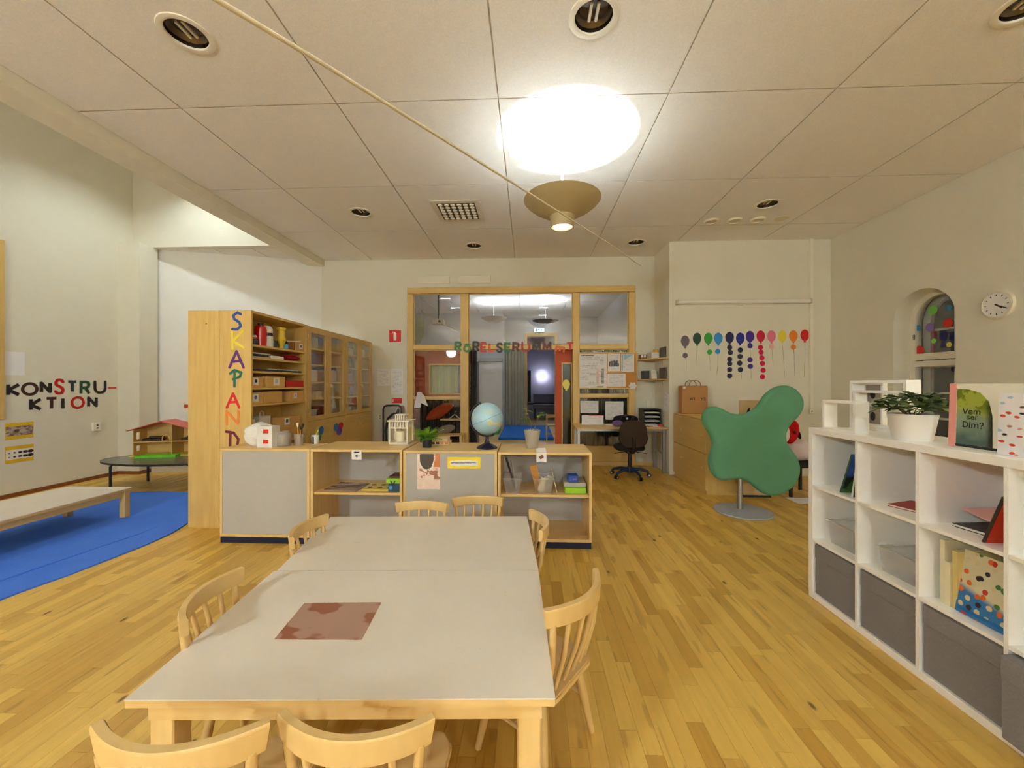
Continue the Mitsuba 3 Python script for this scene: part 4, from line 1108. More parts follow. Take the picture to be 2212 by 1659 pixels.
for ci, (y0, y1, lab) in enumerate(((4.672, 5.668, 'tall birch cupboard with glazed doors next to the open bookcase'), (5.676, 6.64, 'tall birch cupboard with glazed doors at the far end, by the back wall'))):
    k = thing('glass_cupboard', lab, 'cupboard', None)
    gk = k
    part(k, 'side', bx(-2.999, CX - 0.02, y0, y0 + 0.02, 0, 2.115), 'm_oak_z')
    part(k, 'side', bx(-2.999, CX - 0.02, y1 - 0.02, y1, 0, 2.115), 'm_oak_z')
    part(k, 'top', bx(-2.999, CX - 0.02, y0 + 0.02, y1 - 0.02, 2.093, 2.115), 'm_oak_y')
    part(k, 'back', bx(-2.999, -2.985, y0 + 0.02, y1 - 0.02, 0.06, 2.093), 'm_oak_z')
    part(k, 'bottom', bx(-2.985, CX - 0.02, y0 + 0.02, y1 - 0.02, 0, 0.08), 'm_oak_y')
    zs = [0.95, 1.215, 1.43, 1.65, 1.85]
    for z in zs:
        part(k, 'shelf', bx(-2.984, CX - 0.03, y0 + 0.0205, y1 - 0.0205, z - 0.02, z), 'm_birch_y')
    ym = (y0 + y1) / 2
    for di, (a, b) in enumerate(((y0 + 0.002, ym - 0.002), (ym + 0.002, y1 - 0.002))):
        d = numbered(k + '__glass_door')
        fpoly = sbox(a, 0.945, b, 2.105).difference(sbox(a + 0.075, 1.0, b - 0.075, 2.035))
        scene[d] = shp(on_xl(ext(fpoly, 0.02), CX - 0.0195), 'm_oak_z')
        part(d, 'pane', bx(CX - 0.011, CX - 0.008, a + 0.07, b - 0.07, 0.995, 2.04), 'm_glass')
        for hz in (1.08, 1.98):
            hy = a + 0.012 if di == 0 else b - 0.012
            part(d, 'hinge', cyl((CX + 0.0035, hy, hz - 0.03), (CX + 0.0035, hy, hz + 0.03), 0.003, seg=8), 'm_metal', C(150, 130, 90))
        d2 = numbered(k + '__lower_door')
        scene[d2] = shp(bx(CX - 0.0195, CX, a, b, 0.085, 0.94, 0.002), 'm_oak_y')
        hy = b - 0.06 if di == 0 else a + 0.06
        if di == 0 or ci == 1:
            hy = {(0, 0): 5.25 - 0.13, (1, 0): 6.05, (1, 1): 6.25}.get((ci, di), hy)
            part(d2, 'handle', tube([(CX + 0.0, hy, 0.765), (CX + 0.02, hy, 0.77), (CX + 0.026, hy, 0.8), (CX + 0.02, hy, 0.83), (CX + 0.0, hy, 0.835)], 0.006, 6), 'm_satin', C(196, 150, 82), 50)
    lock(gk, ym + 0.03, 1.385)

# contents behind the glazed doors
GX0, GX1 = -2.97, -2.74


def gbox(base, lab, y0, y1, z, h, color, mat='m_satin', cat_='box', x1=GX1, group=None):
    return solo(base, bx(x1 - 0.2, x1, y0, y1, z + 0.0005, z + h, 0.005), mat, lab, cat_, color, group=group)


gbox('storage_box', 'grey box on the top shelf behind the first glazed door', 4.86, 5.02, 1.85, 0.15, C(150, 148, 146))
gbox('storage_box', 'lilac box at the left of the top shelf behind the first glazed door', 4.72, 4.84, 1.85, 0.14, C(150, 132, 154))
gbox('storage_box', 'dark blue box on the top shelf behind the first glazed door', 5.04, 5.14, 1.85, 0.16, C(40, 56, 76))
gbox('storage_box', 'dark purple box on the second shelf behind the first glazed door', 4.73, 5.14, 1.65, 0.15, C(52, 38, 60))
gbox('storage_box', 'white box on the middle shelf behind the first glazed door', 4.74, 5.0, 1.43, 0.15, C(216, 212, 206))
gbox('storage_box', 'brown box beside the white one behind the first glazed door', 5.01, 5.14, 1.43, 0.12, C(150, 96, 60))
gbox('storage_box', 'cardboard tray on the low shelf behind the first glazed door', 4.76, 4.98, 1.215, 0.06, C(190, 148, 90))
gbox('storage_box', 'beige box beside the cardboard tray behind the first glazed door', 5.0, 5.12, 1.215, 0.09, C(196, 176, 150))
tub(GX1 - 0.17, GX1 - 0.02, 4.76, 5.0, 0.951, 0.12, 'white plastic tub at the bottom behind the first glazed door', 0.012, 'm_white', 'storage_tub', None)
gbox('storage_box', 'black box behind the white tub at the bottom of the first glazed door', 5.03, 5.14, 0.95, 0.16, C(24, 24, 30))
gbox('storage_box', 'pinkish box on the middle shelf behind the second glazed door', 5.26, 5.52, 1.43, 0.16, C(206, 172, 156))
gbox('storage_box', 'blue lid box on top of the pinkish box behind the second glazed door', 5.26, 5.5, 1.5905, 0.035, C(44, 60, 130))
gbox('storage_box', 'orange box on the low shelf behind the second glazed door', 5.25, 5.36, 1.215, 0.1, C(206, 130, 50))
gbox('book', 'bright green book at the bottom behind the second glazed door', 5.28, 5.36, 0.95, 0.15, C(110, 160, 50), cat_='book')
gbox('book', 'pale book leaning beside the green one behind the second glazed door', 5.38, 5.41, 0.95, 0.16, C(206, 206, 190), cat_='book')
gbox('storage_box', 'grey box on the second shelf behind the third glazed door', 5.77, 6.05, 1.85, 0.1, C(176, 172, 164))
gbox('storage_box', 'dark grey box on the top shelf behind the third glazed door', 5.78, 6.06, 1.951, 0.1, C(74, 74, 70))
gbox('storage_box', 'dark box on the third shelf behind the third glazed door', 5.78, 5.98, 1.65, 0.15, C(84, 72, 66))
gbox('storage_box', 'navy box at the right of the third shelf behind the third glazed door', 6.0, 6.08, 1.65, 0.16, C(34, 40, 76))
gbox('storage_box', 'lilac folder box on the middle shelf behind the third glazed door', 5.77, 6.02, 1.43, 0.14, C(160, 150, 176))
gbox('storage_box', 'white folder on the low shelf behind the third glazed door', 5.78, 5.9, 1.215, 0.15, C(190, 184, 190))
gbox('storage_box', 'grey folder beside the white one behind the third glazed door', 5.93, 6.06, 1.215, 0.15, C(140, 136, 150))
tub(GX1 - 0.15, GX1 - 0.02, 5.83, 6.0, 0.951, 0.1, 'white plastic tub at the bottom behind the third glazed door', 0.01, 'm_white', 'storage_tub', None)
gbox('cloth_pile', 'beige folded cloth on the second shelf behind the last glazed door', 6.25, 6.5, 1.85, 0.12, C(196, 180, 150), cat_='cloth')
solo('toy_figure', trimesh.creation.icosphere(2, 0.04).apply_translation((GX1 - 0.05, 6.3, 0.992)), 'm_satin', 'small dark toy at the bottom behind the last glazed door', 'toy', C(40, 40, 44), True)

# paper balloons on the lower doors
BPX = CX + 0.0006


def balloon_poly(cx, cz, w, h, rot=0.0, knot=True):
    a = np.linspace(0, 2 * PI, 40, endpoint=False)
    r = 1 - 0.16 * np.clip(-np.sin(a), 0, 1) * np.abs(np.cos(a)) ** 0.5
    P = Polygon([(cx + w / 2 * math.cos(t) * q, cz + h / 2 * math.sin(t)) for t, q in zip(a, r)])
    if knot:
        P = P.union(Polygon([(cx - w * 0.06, cz - h * 0.46), (cx + w * 0.06, cz - h * 0.46), (cx + w * 0.15, cz - h * 0.62), (cx - w * 0.15, cz - h * 0.62)]))
    return affinity.rotate(P, math.degrees(rot), origin=(cx, cz))


for i, (y0, y1, z0, z1, c, lab) in enumerate(((4.84, 4.97, 0.735, 0.855, C(218, 206, 90), 'yellow paper balloon on the cupboard door'), (4.925, 5.045, 0.745, 0.855, C(20, 92, 158), 'dark blue paper balloon on the cupboard door, beside the yellow one'),
                                              (4.86, 4.985, 0.672, 0.765, C(40, 134, 72), 'green paper balloon on the cupboard door'), (5.304, 5.444, 0.744, 0.850, C(28, 110, 176), 'light blue paper balloon on the second cupboard door'),
                                              (5.431, 5.577, 0.754, 0.856, C(178, 24, 30), 'red paper balloon on the second cupboard door'), (5.379, 5.537, 0.678, 0.785, C(96, 60, 160), 'purple paper balloon on the second cupboard door'))):
    solo('paper_balloon', on_xl(ext(balloon_poly((y0 + y1) / 2, (z0 + z1) / 2, y1 - y0, z1 - z0, 0.1, False), 0.0012), BPX + 0.0014 * i), 'm_satin', lab, 'balloon', c, group='paper balloons stuck on the lower cupboard doors')

# ================================================================== WHITE CUBE SHELVES (right)
KX0, KX1 = 1.855, 2.245
KY1 = 2.695
k = thing('cube_shelf', 'large white cube shelf along the right with books and grey bins', 'shelf')
ky = KY1
W4 = 4 * 0.335 + 3 * 0.016 + 2 * 0.038
KY0 = KY1 - W4
KH = 1.113
part(k, 'top', bx(KX0, KX1, KY0, KY1, KH - 0.038, KH, 0.002), 'm_white')
part(k, 'bottom', bx(KX0, KX1, KY0, KY1, 0, 0.038, 0.002), 'm_white')
part(k, 'side', bx(KX0, KX1, KY1 - 0.038, KY1, 0.038, KH - 0.038, 0.001), 'm_white')
part(k, 'side', bx(KX0, KX1, KY0, KY0 + 0.038, 0.038, KH - 0.038, 0.001), 'm_white')
cells_y, y = [], KY1 - 0.038
for i in range(4):
    cells_y.append((y - 0.335, y)); y -= 0.335
    if i < 3:
        part(k, 'divider', bx(KX0, KX1, y - 0.016, y, 0.038, KH - 0.038), 'm_white'); y -= 0.016
cells_z = [(0.038, 0.373), (0.389, 0.724), (0.74, 1.075)]
for (y0, y1) in cells_y:
    for z in (0.373, 0.724):
        part(k, 'shelf_board', bx(KX0, KX1, y0 + 0.0005, y1 - 0.0005, z, z + 0.016), 'm_white')
part(k, 'back_panel', bx(KX1, KX1 + 0.01, KY0, KY1, 0.0, KH), 'm_white')
for i, (y0, y1) in enumerate(cells_y):
    t = thing('storage_bin', ('grey fabric bin in the leftmost bottom cell of the white shelf', 'grey fabric bin in the second bottom cell of the white shelf', 'grey fabric bin in the third bottom cell of the white shelf', 'grey fabric bin pulled out of the fourth bottom cell of the white shelf')[i], 'bin', None)
    ox = 0.0 if i < 3 else -0.05
    a, b, z0, z1 = y0 + 0.006, y1 - 0.006, 0.0385, 0.362
    sh_ = bx(KX0 + 0.012 + ox, KX1 - 0.02 + ox, a, b, z0, z1, 0.006)
    part(t, 'body', sh_, 'm_bin')
    part(t, 'front_band', bx(KX0 + 0.008 + ox, KX0 + 0.0118 + ox, a + 0.004, b - 0.004, z1 - 0.09, z1 - 0.004, 0.0015), 'm_bin')


def book(base, lab, x0, x1, y0, y1, z, h, color, mat='m_satin', lean=(0, 0), uvm=None, pages=True, group=None, title=None):
    """a book standing on z: x along the shelf depth, y its thickness."""
    t = thing(base, lab, 'book', group)
    piv = ((x0 + x1) / 2, (y0 + y1) / 2, z)
    e = 0.0022
    f = lambda m: moved(m, (0, 0, 0), 0, lean[0], lean[1], piv=piv)
    cov = [bx(x0, x1, y0, y0 + e, z, z + h), bx(x0, x1, y1 - e, y1, z, z + h)]
    part(t, 'cover', f(cat(*cov)), mat, color, uv=uvm(cat(*cov)) if uvm else None)
    part(t, 'spine', f(bx(x0 - 0.0025, x0, y0, y1, z, z + h)), 'm_satin', color if color else C(214, 204, 150))
    part(t, 'pages', f(bx(x0 + 0.0005, x1 - 0.004, y0 + e + 0.0002, y1 - e - 0.0002, z + 0.003, z + h - 0.003)), 'm_paint', C(222, 216, 200))
    return t


def flat_book(base, lab, cx_, cy_, z, wx, wy, h, color, rot=0.0, mat='m_satin', uvm=None):
    t = thing(base, lab, 'book')
    f = lambda m: moved(m, (cx_, cy_, z + 0.0005), rot)
    part(t, 'cover', f(cat(bx(-wx / 2, wx / 2, -wy / 2, wy / 2, 0, 0.002), bx(-wx / 2, wx / 2, -wy / 2, wy / 2, h - 0.002, h))), mat, color)
    part(t, 'pages', f(bx(-wx / 2 + 0.003, wx / 2 - 0.003, -wy / 2 + 0.003, wy / 2, 0.0022, h - 0.0022)), 'm_paint', C(222, 216, 200))
    return t


# cell 1, top: two picture books leaning against the divider
c1 = cells_y[0]


def blue_green(m):
    return uvs(m, 0, 2)


def bg_fn(p, n, uv):
    a = fbm(uv.x * 4, uv.y * 5, 2.0, 3)
    c = mix(C(60, 96, 44), C(60, 96, 168), smoothstep(0.42, 0.5, uv.y + 0.1 * a))
    c = mix(c, C(170, 186, 60), (1 - smoothstep(0.14, 0.2, dr.sqrt(dr.square(uv.x - 0.5) + dr.square(uv.y - 0.22)))))
    return mix(c, C(24, 34, 22), smoothstep(0.6, 0.66, a) * (1 - smoothstep(0.4, 0.5, uv.y)))


scene['m_bluegreen'] = pr(mikit.proc(bg_fn), 0.4, 0.4)


def leaning(base, lab, x0, x1, ytop, ybot, z, h, th, mat, color, spine):
    """stands on z at ybot and leans to ytop (towards smaller y), its front towards +y ... and its rear towards the divider."""
    t = thing(base, lab, 'book')
    ang = math.atan2(ybot - ytop, h)
    f = lambda m: moved(m, (0, ybot, z + 0.0008), 0, ang)
    m1 = bx(x0, x1, -0.002, 0.0, 0, h)
    part(t, 'cover', f(m1), mat, color, uv=uvs(m1, 0, 2))
    m2 = bx(x0, x1, -th, -th + 0.002, 0, h)
    part(t, 'back_cover', f(m2), mat, color, uv=uvs(m2, 0, 2))
    part(t, 'spine', f(bx(x0 - 0.002, x0, -th, 0, 0, h)), 'm_satin', spine)
    part(t, 'pages', f(bx(x0 + 0.0005, x1 - 0.003, -th + 0.0022, -0.0022, 0.003, h - 0.003)), 'm_paint', C(222, 216, 200))
    return t


def face_out(base, lab, y0, y1, x, z, h, th, lean, mat, color, spine=C(220, 210, 190), rz=0.0):
    """a book whose front cover looks towards -x (into the room), leaning back by 'lean' radians."""
    t = thing(base, lab, 'book')
    f = lambda m: moved(moved(m, (0, 0, 0), 0, 0, lean), (x, (y0 + y1) / 2, z + 0.0008 + th * max(math.sin(lean), 0) * 1.0), rz)
    hw = (y1 - y0) / 2
    m1 = bx(0, 0.002, -hw, hw, 0, h)
    part(t, 'cover', f(m1), mat, color, uv=uvs(m1, -2, 2))
    part(t, 'back_cover', f(bx(th - 0.002, th, -hw, hw, 0, h)), 'm_satin', spine)
    part(t, 'pages', f(bx(0.0022, th - 0.0022, -hw + 0.003, hw - 0.001, 0.003, h - 0.003)), 'm_paint', C(222, 216, 200))
    return t, f


leaning('picture_book', 'blue and green picture book leaning in the top left cell of the white shelf', 1.90, 2.12, 2.40, 2.49, 0.74, 0.26, 0.012, 'm_bluegreen', None, C(40, 70, 60))
leaning('picture_book', 'dark blue book beside the divider in the top left cell of the white shelf', 1.89, 2.10, 2.352, 2.39, 0.74, 0.24, 0.011, 'm_satin', C(34, 44, 84), C(214, 214, 206))
flat_book('picture_book', 'dark red book lying in the second top cell of the white shelf', 2.08, 2.13, 0.74, 0.2, 0.26, 0.012, C(134, 22, 26), 0.35)
flat_book('picture_book', 'dark book lying under the pink booklet in the third top cell', 2.10, 1.80, 0.74, 0.24, 0.26, 0.014, C(40, 30, 34), 0.1)
t = thing('open_booklet', 'open booklet with pink pages standing tilted in the third top cell', 'booklet')
part(t, 'page', moved(bx(-0.1, 0.1, -0.12, 0.12, 0, 0.002), (2.1, 1.8, 0.80), 0.1, 0.22), 'm_paint', C(216, 168, 160))
leaning('picture_book', 'red orange book leaning at the right of the third top cell', 1.895, 2.10, 1.655, 1.73, 0.74, 0.22, 0.012, 'm_satin', C(196, 58, 32), C(40, 34, 30))
# cell 2 row: tubs
tub(1.93, 2.15, 2.37, 2.6, 0.4055 - 0.016, 0.14, 'empty clear plastic tub in the left middle cell of the white shelf', 0.012)
tub(1.92, 2.15, 2.02, 2.22, 0.4055 - 0.016, 0.13, 'clear plastic tub with papers in the second middle cell of the white shelf', 0.012)
for i in range(3):
    solo('paper_slip', moved(bx(-0.07, 0.07, -0.05, 0.05, 0, 0.0015), (2.03, 2.12, 0.402 + i * 0.012), 0.3 * i, 0.1, 0.08), 'm_paper', ('lowest', 'middle', 'uppermost')[i] + ' white paper slip in the clear tub of the white shelf', 'paper', uv=np.random.default_rng(i).random((8, 2)))
# cell 3 row: standing books and a comic facing out
book('book', 'tall cream book nearest the left wall of the third middle cell', 1.915, 2.1, 1.895, 1.915, 0.389, 0.29, C(214, 204, 170))
book('book', 'short cream book second from the left in the third middle cell', 1.91, 2.08, 1.868, 1.89, 0.389, 0.2, C(222, 210, 172))
book('book', 'yellow edged book third from the left in the third middle cell', 1.915, 2.1, 1.842, 1.863, 0.389, 0.26, C(206, 186, 120))
t, f = face_out('picture_book', 'colourful comic picture book facing out in the third middle cell', 1.66, 1.845, 1.905, 0.389, 0.275, 0.014, 0.16, 'm_comic', None, C(206, 190, 120), 0.0)
part(t, 'title_bar', f(bx(-0.0012, -0.0002, -0.085, 0.085, 0.012, 0.026)), 'm_paint', C(30, 92, 150))
solo('black_box', bx(1.98, 2.16, 1.65, 1.82, 0.3895, 0.44, 0.004), 'm_satin', 'low black box behind the comic book in the third middle cell', 'box', C(24, 22, 24))

# on top of the white shelf
def box_frame(lab, x0, x1, y0, y1, z0, z1, e):
    t = thing('box_frame', lab, 'frame', 'open white box frames')
    part(t, 'top', bx(x0, x1, y0, y1, z1 - e, z1, 0.001), 'm_white')
    part(t, 'bottom', bx(x0, x1, y0, y1, z0, z0 + e, 0.001), 'm_white')
    part(t, 'side', bx(x0, x1, y0, y0 + e, z0 + e, z1 - e), 'm_white')
    part(t, 'side', bx(x0, x1, y1 - e, y1, z0 + e, z1 - e), 'm_white')


box_frame('small open white box frame in front of the larger ones on the white shelf', 1.865, 1.945, 2.335, 2.585, KH + 0.0005, KH + 0.187, 0.016)
box_frame('large open white box frame on the white shelf, outermost of the nested pair', 2.115, 2.195, 2.30, 2.73 - 0.04, KH + 0.0005, KH + 0.31, 0.018)
box_frame('medium open white box frame nested inside the large one on the white shelf', 2.113, 2.19, 2.325, 2.66, KH + 0.0189, KH + 0.247, 0.016)
t = thing('photo_frame', 'tall white frame with two grey windows behind the box frames', 'frame')
part(t, 'panel', bx(2.212, 2.242, 2.69 - 0.13, 2.69, KH + 0.0005, KH + 0.3, 0.002), 'm_white')
for z0 in (KH + 0.025, KH + 0.165):
    w_ = part(t, 'window', bx(2.209, 2.2118, 2.575, 2.678, z0, z0 + 0.115), 'm_paint', C(150, 140, 128))
    part(w_, 'dark_oval', on_xr(ext(affinity.scale(Point(2.625, z0 + 0.055).buffer(0.017), 1, 1.6), 0.002), 2.2088), 'm_paint', C(34, 30, 34))
t = thing('potted_plant', 'bushy small leaved plant in a tapered white pot on the white shelf', 'plant')
ppx, ppy = 1.96, 2.10
pot(t, ppx, ppy, KH + 0.0005, 0.075, 0.097, 0.135, 'm_satin', C(216, 211, 204))
rp = random.Random(9)
for i in range(270):
    a = rp.random() * 2 * PI; el = math.acos(1 - rp.random() * 0.95)
    R = 0.07 + 0.075 * rp.random() ** 0.5
    c = np.array([math.cos(a) * math.sin(el) * R * 1.05, math.sin(a) * math.sin(el) * R * 1.05, math.cos(el) * R * 0.62 + 0.01]) + (ppx, ppy, KH + 0.142)
    d = np.array([math.cos(a + rp.uniform(-1, 1)), math.sin(a + rp.uniform(-1, 1)), rp.uniform(-0.3, 0.7)])
    d *= 0.052 / np.linalg.norm(d)
    g = rp.random()
    part(t, 'leaf', leaf_blade(c, c + d, 0.03, 0.012, 4), 'm_leaf', C(int(46 + 120 * g ** 2), int(66 + 106 * g ** 2), int(40 + 76 * g ** 2)))
for i in range(12):
    a = i * 2 * PI / 12
    part(t, 'twig', tube([(ppx, ppy, KH + 0.11), (ppx + 0.05 * math.cos(a), ppy + 0.05 * math.sin(a), KH + 0.155), (ppx + 0.095 * math.cos(a), ppy + 0.095 * math.sin(a), KH + 0.175)], 0.002, 5), 'm_satin', C(74, 66, 44))
t, f = face_out('display_book', 'picture book with pink cloth edge and green cover standing on the white shelf', 1.56, 1.915, 1.95, KH, 0.288, 0.014, 0.03, 'm_satin', C(226, 220, 200), C(220, 200, 190))
q = Polygon([(-0.1775, 0)] + [(0, 0)])if False else None
part(t, 'cloth_edge', f(bx(-0.0022, -0.0002, 0.149, 0.1785, -0.0, 0.288)), 'm_satin', C(226, 152, 140))
art = Polygon([(0.146, 0.016), (0.146, 0.262), (0.1, 0.262), (0.055, 0.248), (0.022, 0.212), (0.008, 0.15), (0.004, 0.016)])
am = ext(art, 0.0012); am.vertices = np.stack([-am.vertices[:, 2] - 0.0003, am.vertices[:, 0], am.vertices[:, 1]], 1); am.invert()
part(t, 'cover_picture', f(am), 'm_cover', uv=uvs(am, -2, 2))
bl = bx(-0.0016, -0.0003, -0.06, 0.147, 0.004, 0.0155)
part(t, 'lower_band', f(bl), 'm_satin', C(22, 24, 24))
for i, (s_, z_, h_) in enumerate((('Vem', 0.152, 0.03), ('ser', 0.128, 0.026), ('Dim?', 0.092, 0.034))):
    tm = text(s_, h_, 0.0008)
    wv = tm.bounds[1][0]
    tm.apply_scale((0.084 if i == 2 else (0.07 if i == 0 else 0.045)) / wv if True else 1)
    v = tm.vertices; y0_ = 0.122 if i != 1 else 0.106
    tm.vertices = np.stack([-v[:, 2] - 0.0018, y0_ - v[:, 0], z_ + v[:, 1]], 1)
    part(t, 'title', f(tm), 'm_paint', C(26, 26, 20))
t, f = face_out('display_book', 'white picture book with many small coloured figures at the right end', 1.34, 1.69, 1.91, KH, 0.25, 0.012, 0.03, 'm_blobs', None, C(220, 214, 210))

# ================================================================== BACK WALL
for i, (x0, x1, lab) in enumerate(((-1.96, -1.385, 'left one of the two blank white plates above the partition'), (-1.238, -0.661, 'right one of the two blank white plates above the partition'))):
    solo('wall_plate', bx(x0, x1, 6.862, 6.8795, 3.165, 3.3, 0.003), 'm_satin', lab, 'plate', C(220, 212, 192))
k = thing('fire_sign', 'square red sign with a white fire extinguisher on the back wall', 'sign')
part(k, 'plate', bx(-2.466, -2.256, 6.876, 6.8795, 2.14, 2.35), 'm_satin', C(200, 26, 24))
sil = sbox(-2.388, 2.17, -2.338, 2.29).union(affinity.scale(Point(-2.363, 2.29).buffer(0.025), 1, 0.9)).union(sbox(-2.372, 2.3, -2.354, 2.325)).union(Polygon([(-2.372, 2.318), (-2.4, 2.325), (-2.415, 2.29), (-2.407, 2.285), (-2.395, 2.312), (-2.372, 2.306)]))
part(k, 'extinguisher_symbol', on_y(ext(sil, 0.001), 6.8759), 'm_satin', C(226, 220, 210))
k = thing('fire_sign', 'small red extinguisher strip sign above the hose box', 'sign')
part(k, 'plate', bx(-2.42, -2.235, 6.876, 6.8795, 1.06, 1.15), 'm_satin', C(186, 26, 24))
part(k, 'symbol', bx(-2.402, -2.387, 6.8748, 6.8759, 1.075, 1.135), 'm_satin', C(224, 214, 204))
tm = text('Brandsläckare', 0.018, 0.0006); tm.apply_scale((0.12 / tm.bounds[1][0], 1, 1)); tm.apply_translation((-2.375, 1.112, 0))
part(k, 'lettering', on_y(tm, 6.8759), 'm_satin', C(210, 120, 110))
poster('notice', 'framed looking white sheet of paper left of the taller notice on the back wall', 'notice', -2.675, -2.45, 1.365, 1.665, 6.879)
poster('notice', 'tall white printed notice beside the partition frame on the back wall', 'notice', -2.435, -2.22, 1.22, 1.668, 6.879)
k = thing('hose_box', 'grey fire hose box with a black hose low on the back wall', 'hose box')
part(k, 'box', bx(-2.53, -2.19, 6.74, 6.879, 0.3, 1.02, 0.02), 'm_satin', C(150, 144, 134))
hoop = [(-2.52, 6.735, 0.35), (-2.52, 6.735, 0.97), (-2.5, 6.735, 1.01), (-2.46, 6.735, 1.03), (-2.26, 6.735, 1.03), (-2.22, 6.735, 1.01), (-2.2, 6.735, 0.97), (-2.2, 6.735, 0.35)]
part(k, 'rim', tube(hoop, 0.014, 8), 'm_satin', C(28, 26, 26), 50)
part(k, 'hose', tube([(-2.46, 6.72, 0.34), (-2.47, 6.715, 0.6), (-2.43, 6.71, 0.8), (-2.35, 6.71, 0.88), (-2.27, 6.71, 0.9), (-2.24, 6.71, 0.96)], 0.02, 10), 'm_satin', C(30, 28, 28), 50)
part(k, 'nozzle', tube([(-2.31, 6.7, 0.88), (-2.255, 6.7, 1.0)], 0.007, 6), 'm_satin', C(214, 206, 190))


def socket(lab, m4, holes):
    k = thing('wall_socket', lab, 'socket')
    part(k, 'body', m4, 'm_satin', C(226, 220, 204))
    for h in holes: part(k, 'hole', h, 'm_paint', C(50, 44, 38))
    return k


socket('white wall socket beside the far cupboard on the back wall', bx(-2.665, -2.585, 6.86, 6.8795, 0.76, 0.87, 0.004), [bx(-2.632, -2.612, 6.8585, 6.8599, z, z + 0.016) for z in (0.788, 0.828)])
# letters of the garland across the opening
GA = [('R', -1.297, -1.164, 1.963, 2.146, C(44, 104, 44), 'green paper letter R starting the garland across the opening'), ('Ö', -1.142, -1.000, 1.948, 2.109, C(60, 120, 50), 'green paper letter O with dots, second in the garland'),
      ('R', -0.981, -0.850, 1.955, 2.148, C(30, 30, 32), 'black paper letter R, third in the garland'), ('E', -0.846, -0.718, 1.951, 2.130, C(184, 32, 40), 'red paper letter E, fourth in the garland'),
      ('L', -0.70, -0.580, 1.954, 2.121, C(206, 84, 34), 'orange red paper letter L, fifth in the garland'), ('S', -0.565, -0.445, 1.939, 2.124, C(36, 22, 26), 'dark paper letter S in the middle of the garland'),
      ('E', -0.425, -0.30, 1.949, 2.123, C(36, 100, 48), 'green paper letter E after the dark S of the garland'), ('R', -0.285, -0.15, 1.949, 2.126, C(84, 30, 34), 'maroon paper letter R in the right half of the garland'),
      ('U', -0.13, 0.03, 1.952, 2.133, C(150, 36, 34), 'red brown paper letter U in the garland'), ('M', 0.06, 0.215, 1.951, 2.132, C(40, 22, 28), 'dark paper letter M, first of two in the garland'),
      ('M', 0.24, 0.395, 1.961, 2.132, C(96, 24, 34), 'maroon paper letter M, second of two in the garland'), ('T', 0.643, 0.787, 1.971, 2.127, C(186, 40, 34), 'red paper letter T ending the garland')]
off = 0.0
for ch, x0, x1, z0, z1, c, lab in GA:
    solo('letter', on_y(stroke_letter(ch, x0, x1, z0, z1, 0.0185), 6.834), 'm_satin', lab, 'letter', c, group='letters of the garland across the opening')
solo('letter', on_y(moved(stroke_letter('E', -0.06, 0.06, -0.085, 0.085, 0.018), (0.54, 1.995, 0), -PI / 2 - 0.15), 6.834), 'm_satin', 'orange paper letter E hanging fallen sideways between M and T of the garland', 'letter', C(206, 92, 34), group='letters of the garland across the opening')
solo('garland_string', tube([(-1.3, 6.831, 2.1), (-0.5, 6.8295, 2.085), (0.4, 6.8295, 2.085), (0.78, 6.831, 2.1)], 0.002, 5), 'm_paint', 'thin string the garland letters hang on', 'string', C(60, 50, 44))
# cork board and sheets on the right bay
k = thing('cork_board', 'cork notice board fixed over the right lower panes of the partition', 'notice board')
part(k, 'cork', bx(0.86, 1.845, 6.812, 6.834, 1.33, 1.93), 'm_corkboard')
fr = sbox(0.848, 1.318, 1.857, 1.942).difference(sbox(0.866, 1.336, 1.839, 1.924))
part(k, 'frame', on_y(ext(fr, 0.028), 6.8345), 'm_oak_x')
for (x0, x1, z0, z1, lab) in ((0.87, 1.338, 1.336, 1.916, 'large printed sheet filling the left half of the cork board'), (1.356, 1.568, 1.617, 1.918, 'white sheet with dark silhouettes at the top of the cork board'),
                              (1.583, 1.801, 1.606, 1.914, 'white sheet with a light blue corner on the cork board'), (1.349, 1.658, 1.357, 1.579, 'small white printed sheet at the bottom of the cork board')):
    k2 = poster('notice', lab, 'notice', x0, x1, z0, z1, 6.8112)
    if 'silhouettes' in lab:
        rr = random.Random(5)
        for i in range(7):
            h = 0.05 + rr.random() * 0.06
            part(k2, 'silhouette', bx(1.38 + i * 0.024, 1.398 + i * 0.024, 6.8085, 6.81, 1.70, 1.70 + h), 'm_paint', C(46, 42, 60))
    if 'blue' in lab:
        part(k2, 'blue_corner', on_y(ext(Polygon([(1.62, 1.905), (1.79, 1.905), (1.62, 1.8)]), 0.0008), 6.81), 'm_paint', C(150, 190, 206))
        part(k2, 'blue_stripe', bx(1.595, 1.607, 6.8092, 6.81, 1.63, 1.905), 'm_paint', C(110, 150, 170))
    if 'large' in lab:
        part(k2, 'headline', bx(0.9, 1.12, 6.8092, 6.81, 1.882, 1.894), 'm_paint', C(50, 46, 46))
        part(k2, 'tape', bx(1.17, 1.28, 6.8088, 6.8098, 1.34, 1.368), 'm_paint', C(176, 158, 110))
        for i in range(12):
            part(k2, 'list_mark', bx(1.16, 1.2, 6.8092, 6.81, 1.64 - i * 0.022, 1.648 - i * 0.022), 'm_paint', C(196, 120, 104))
            part(k2, 'list_mark', bx(1.24, 1.29, 6.8092, 6.81, 1.65 - i * 0.022, 1.662 - i * 0.022), 'm_paint', C(96, 92, 92))
a = np.linspace(0, 2 * PI, 40, endpoint=False)
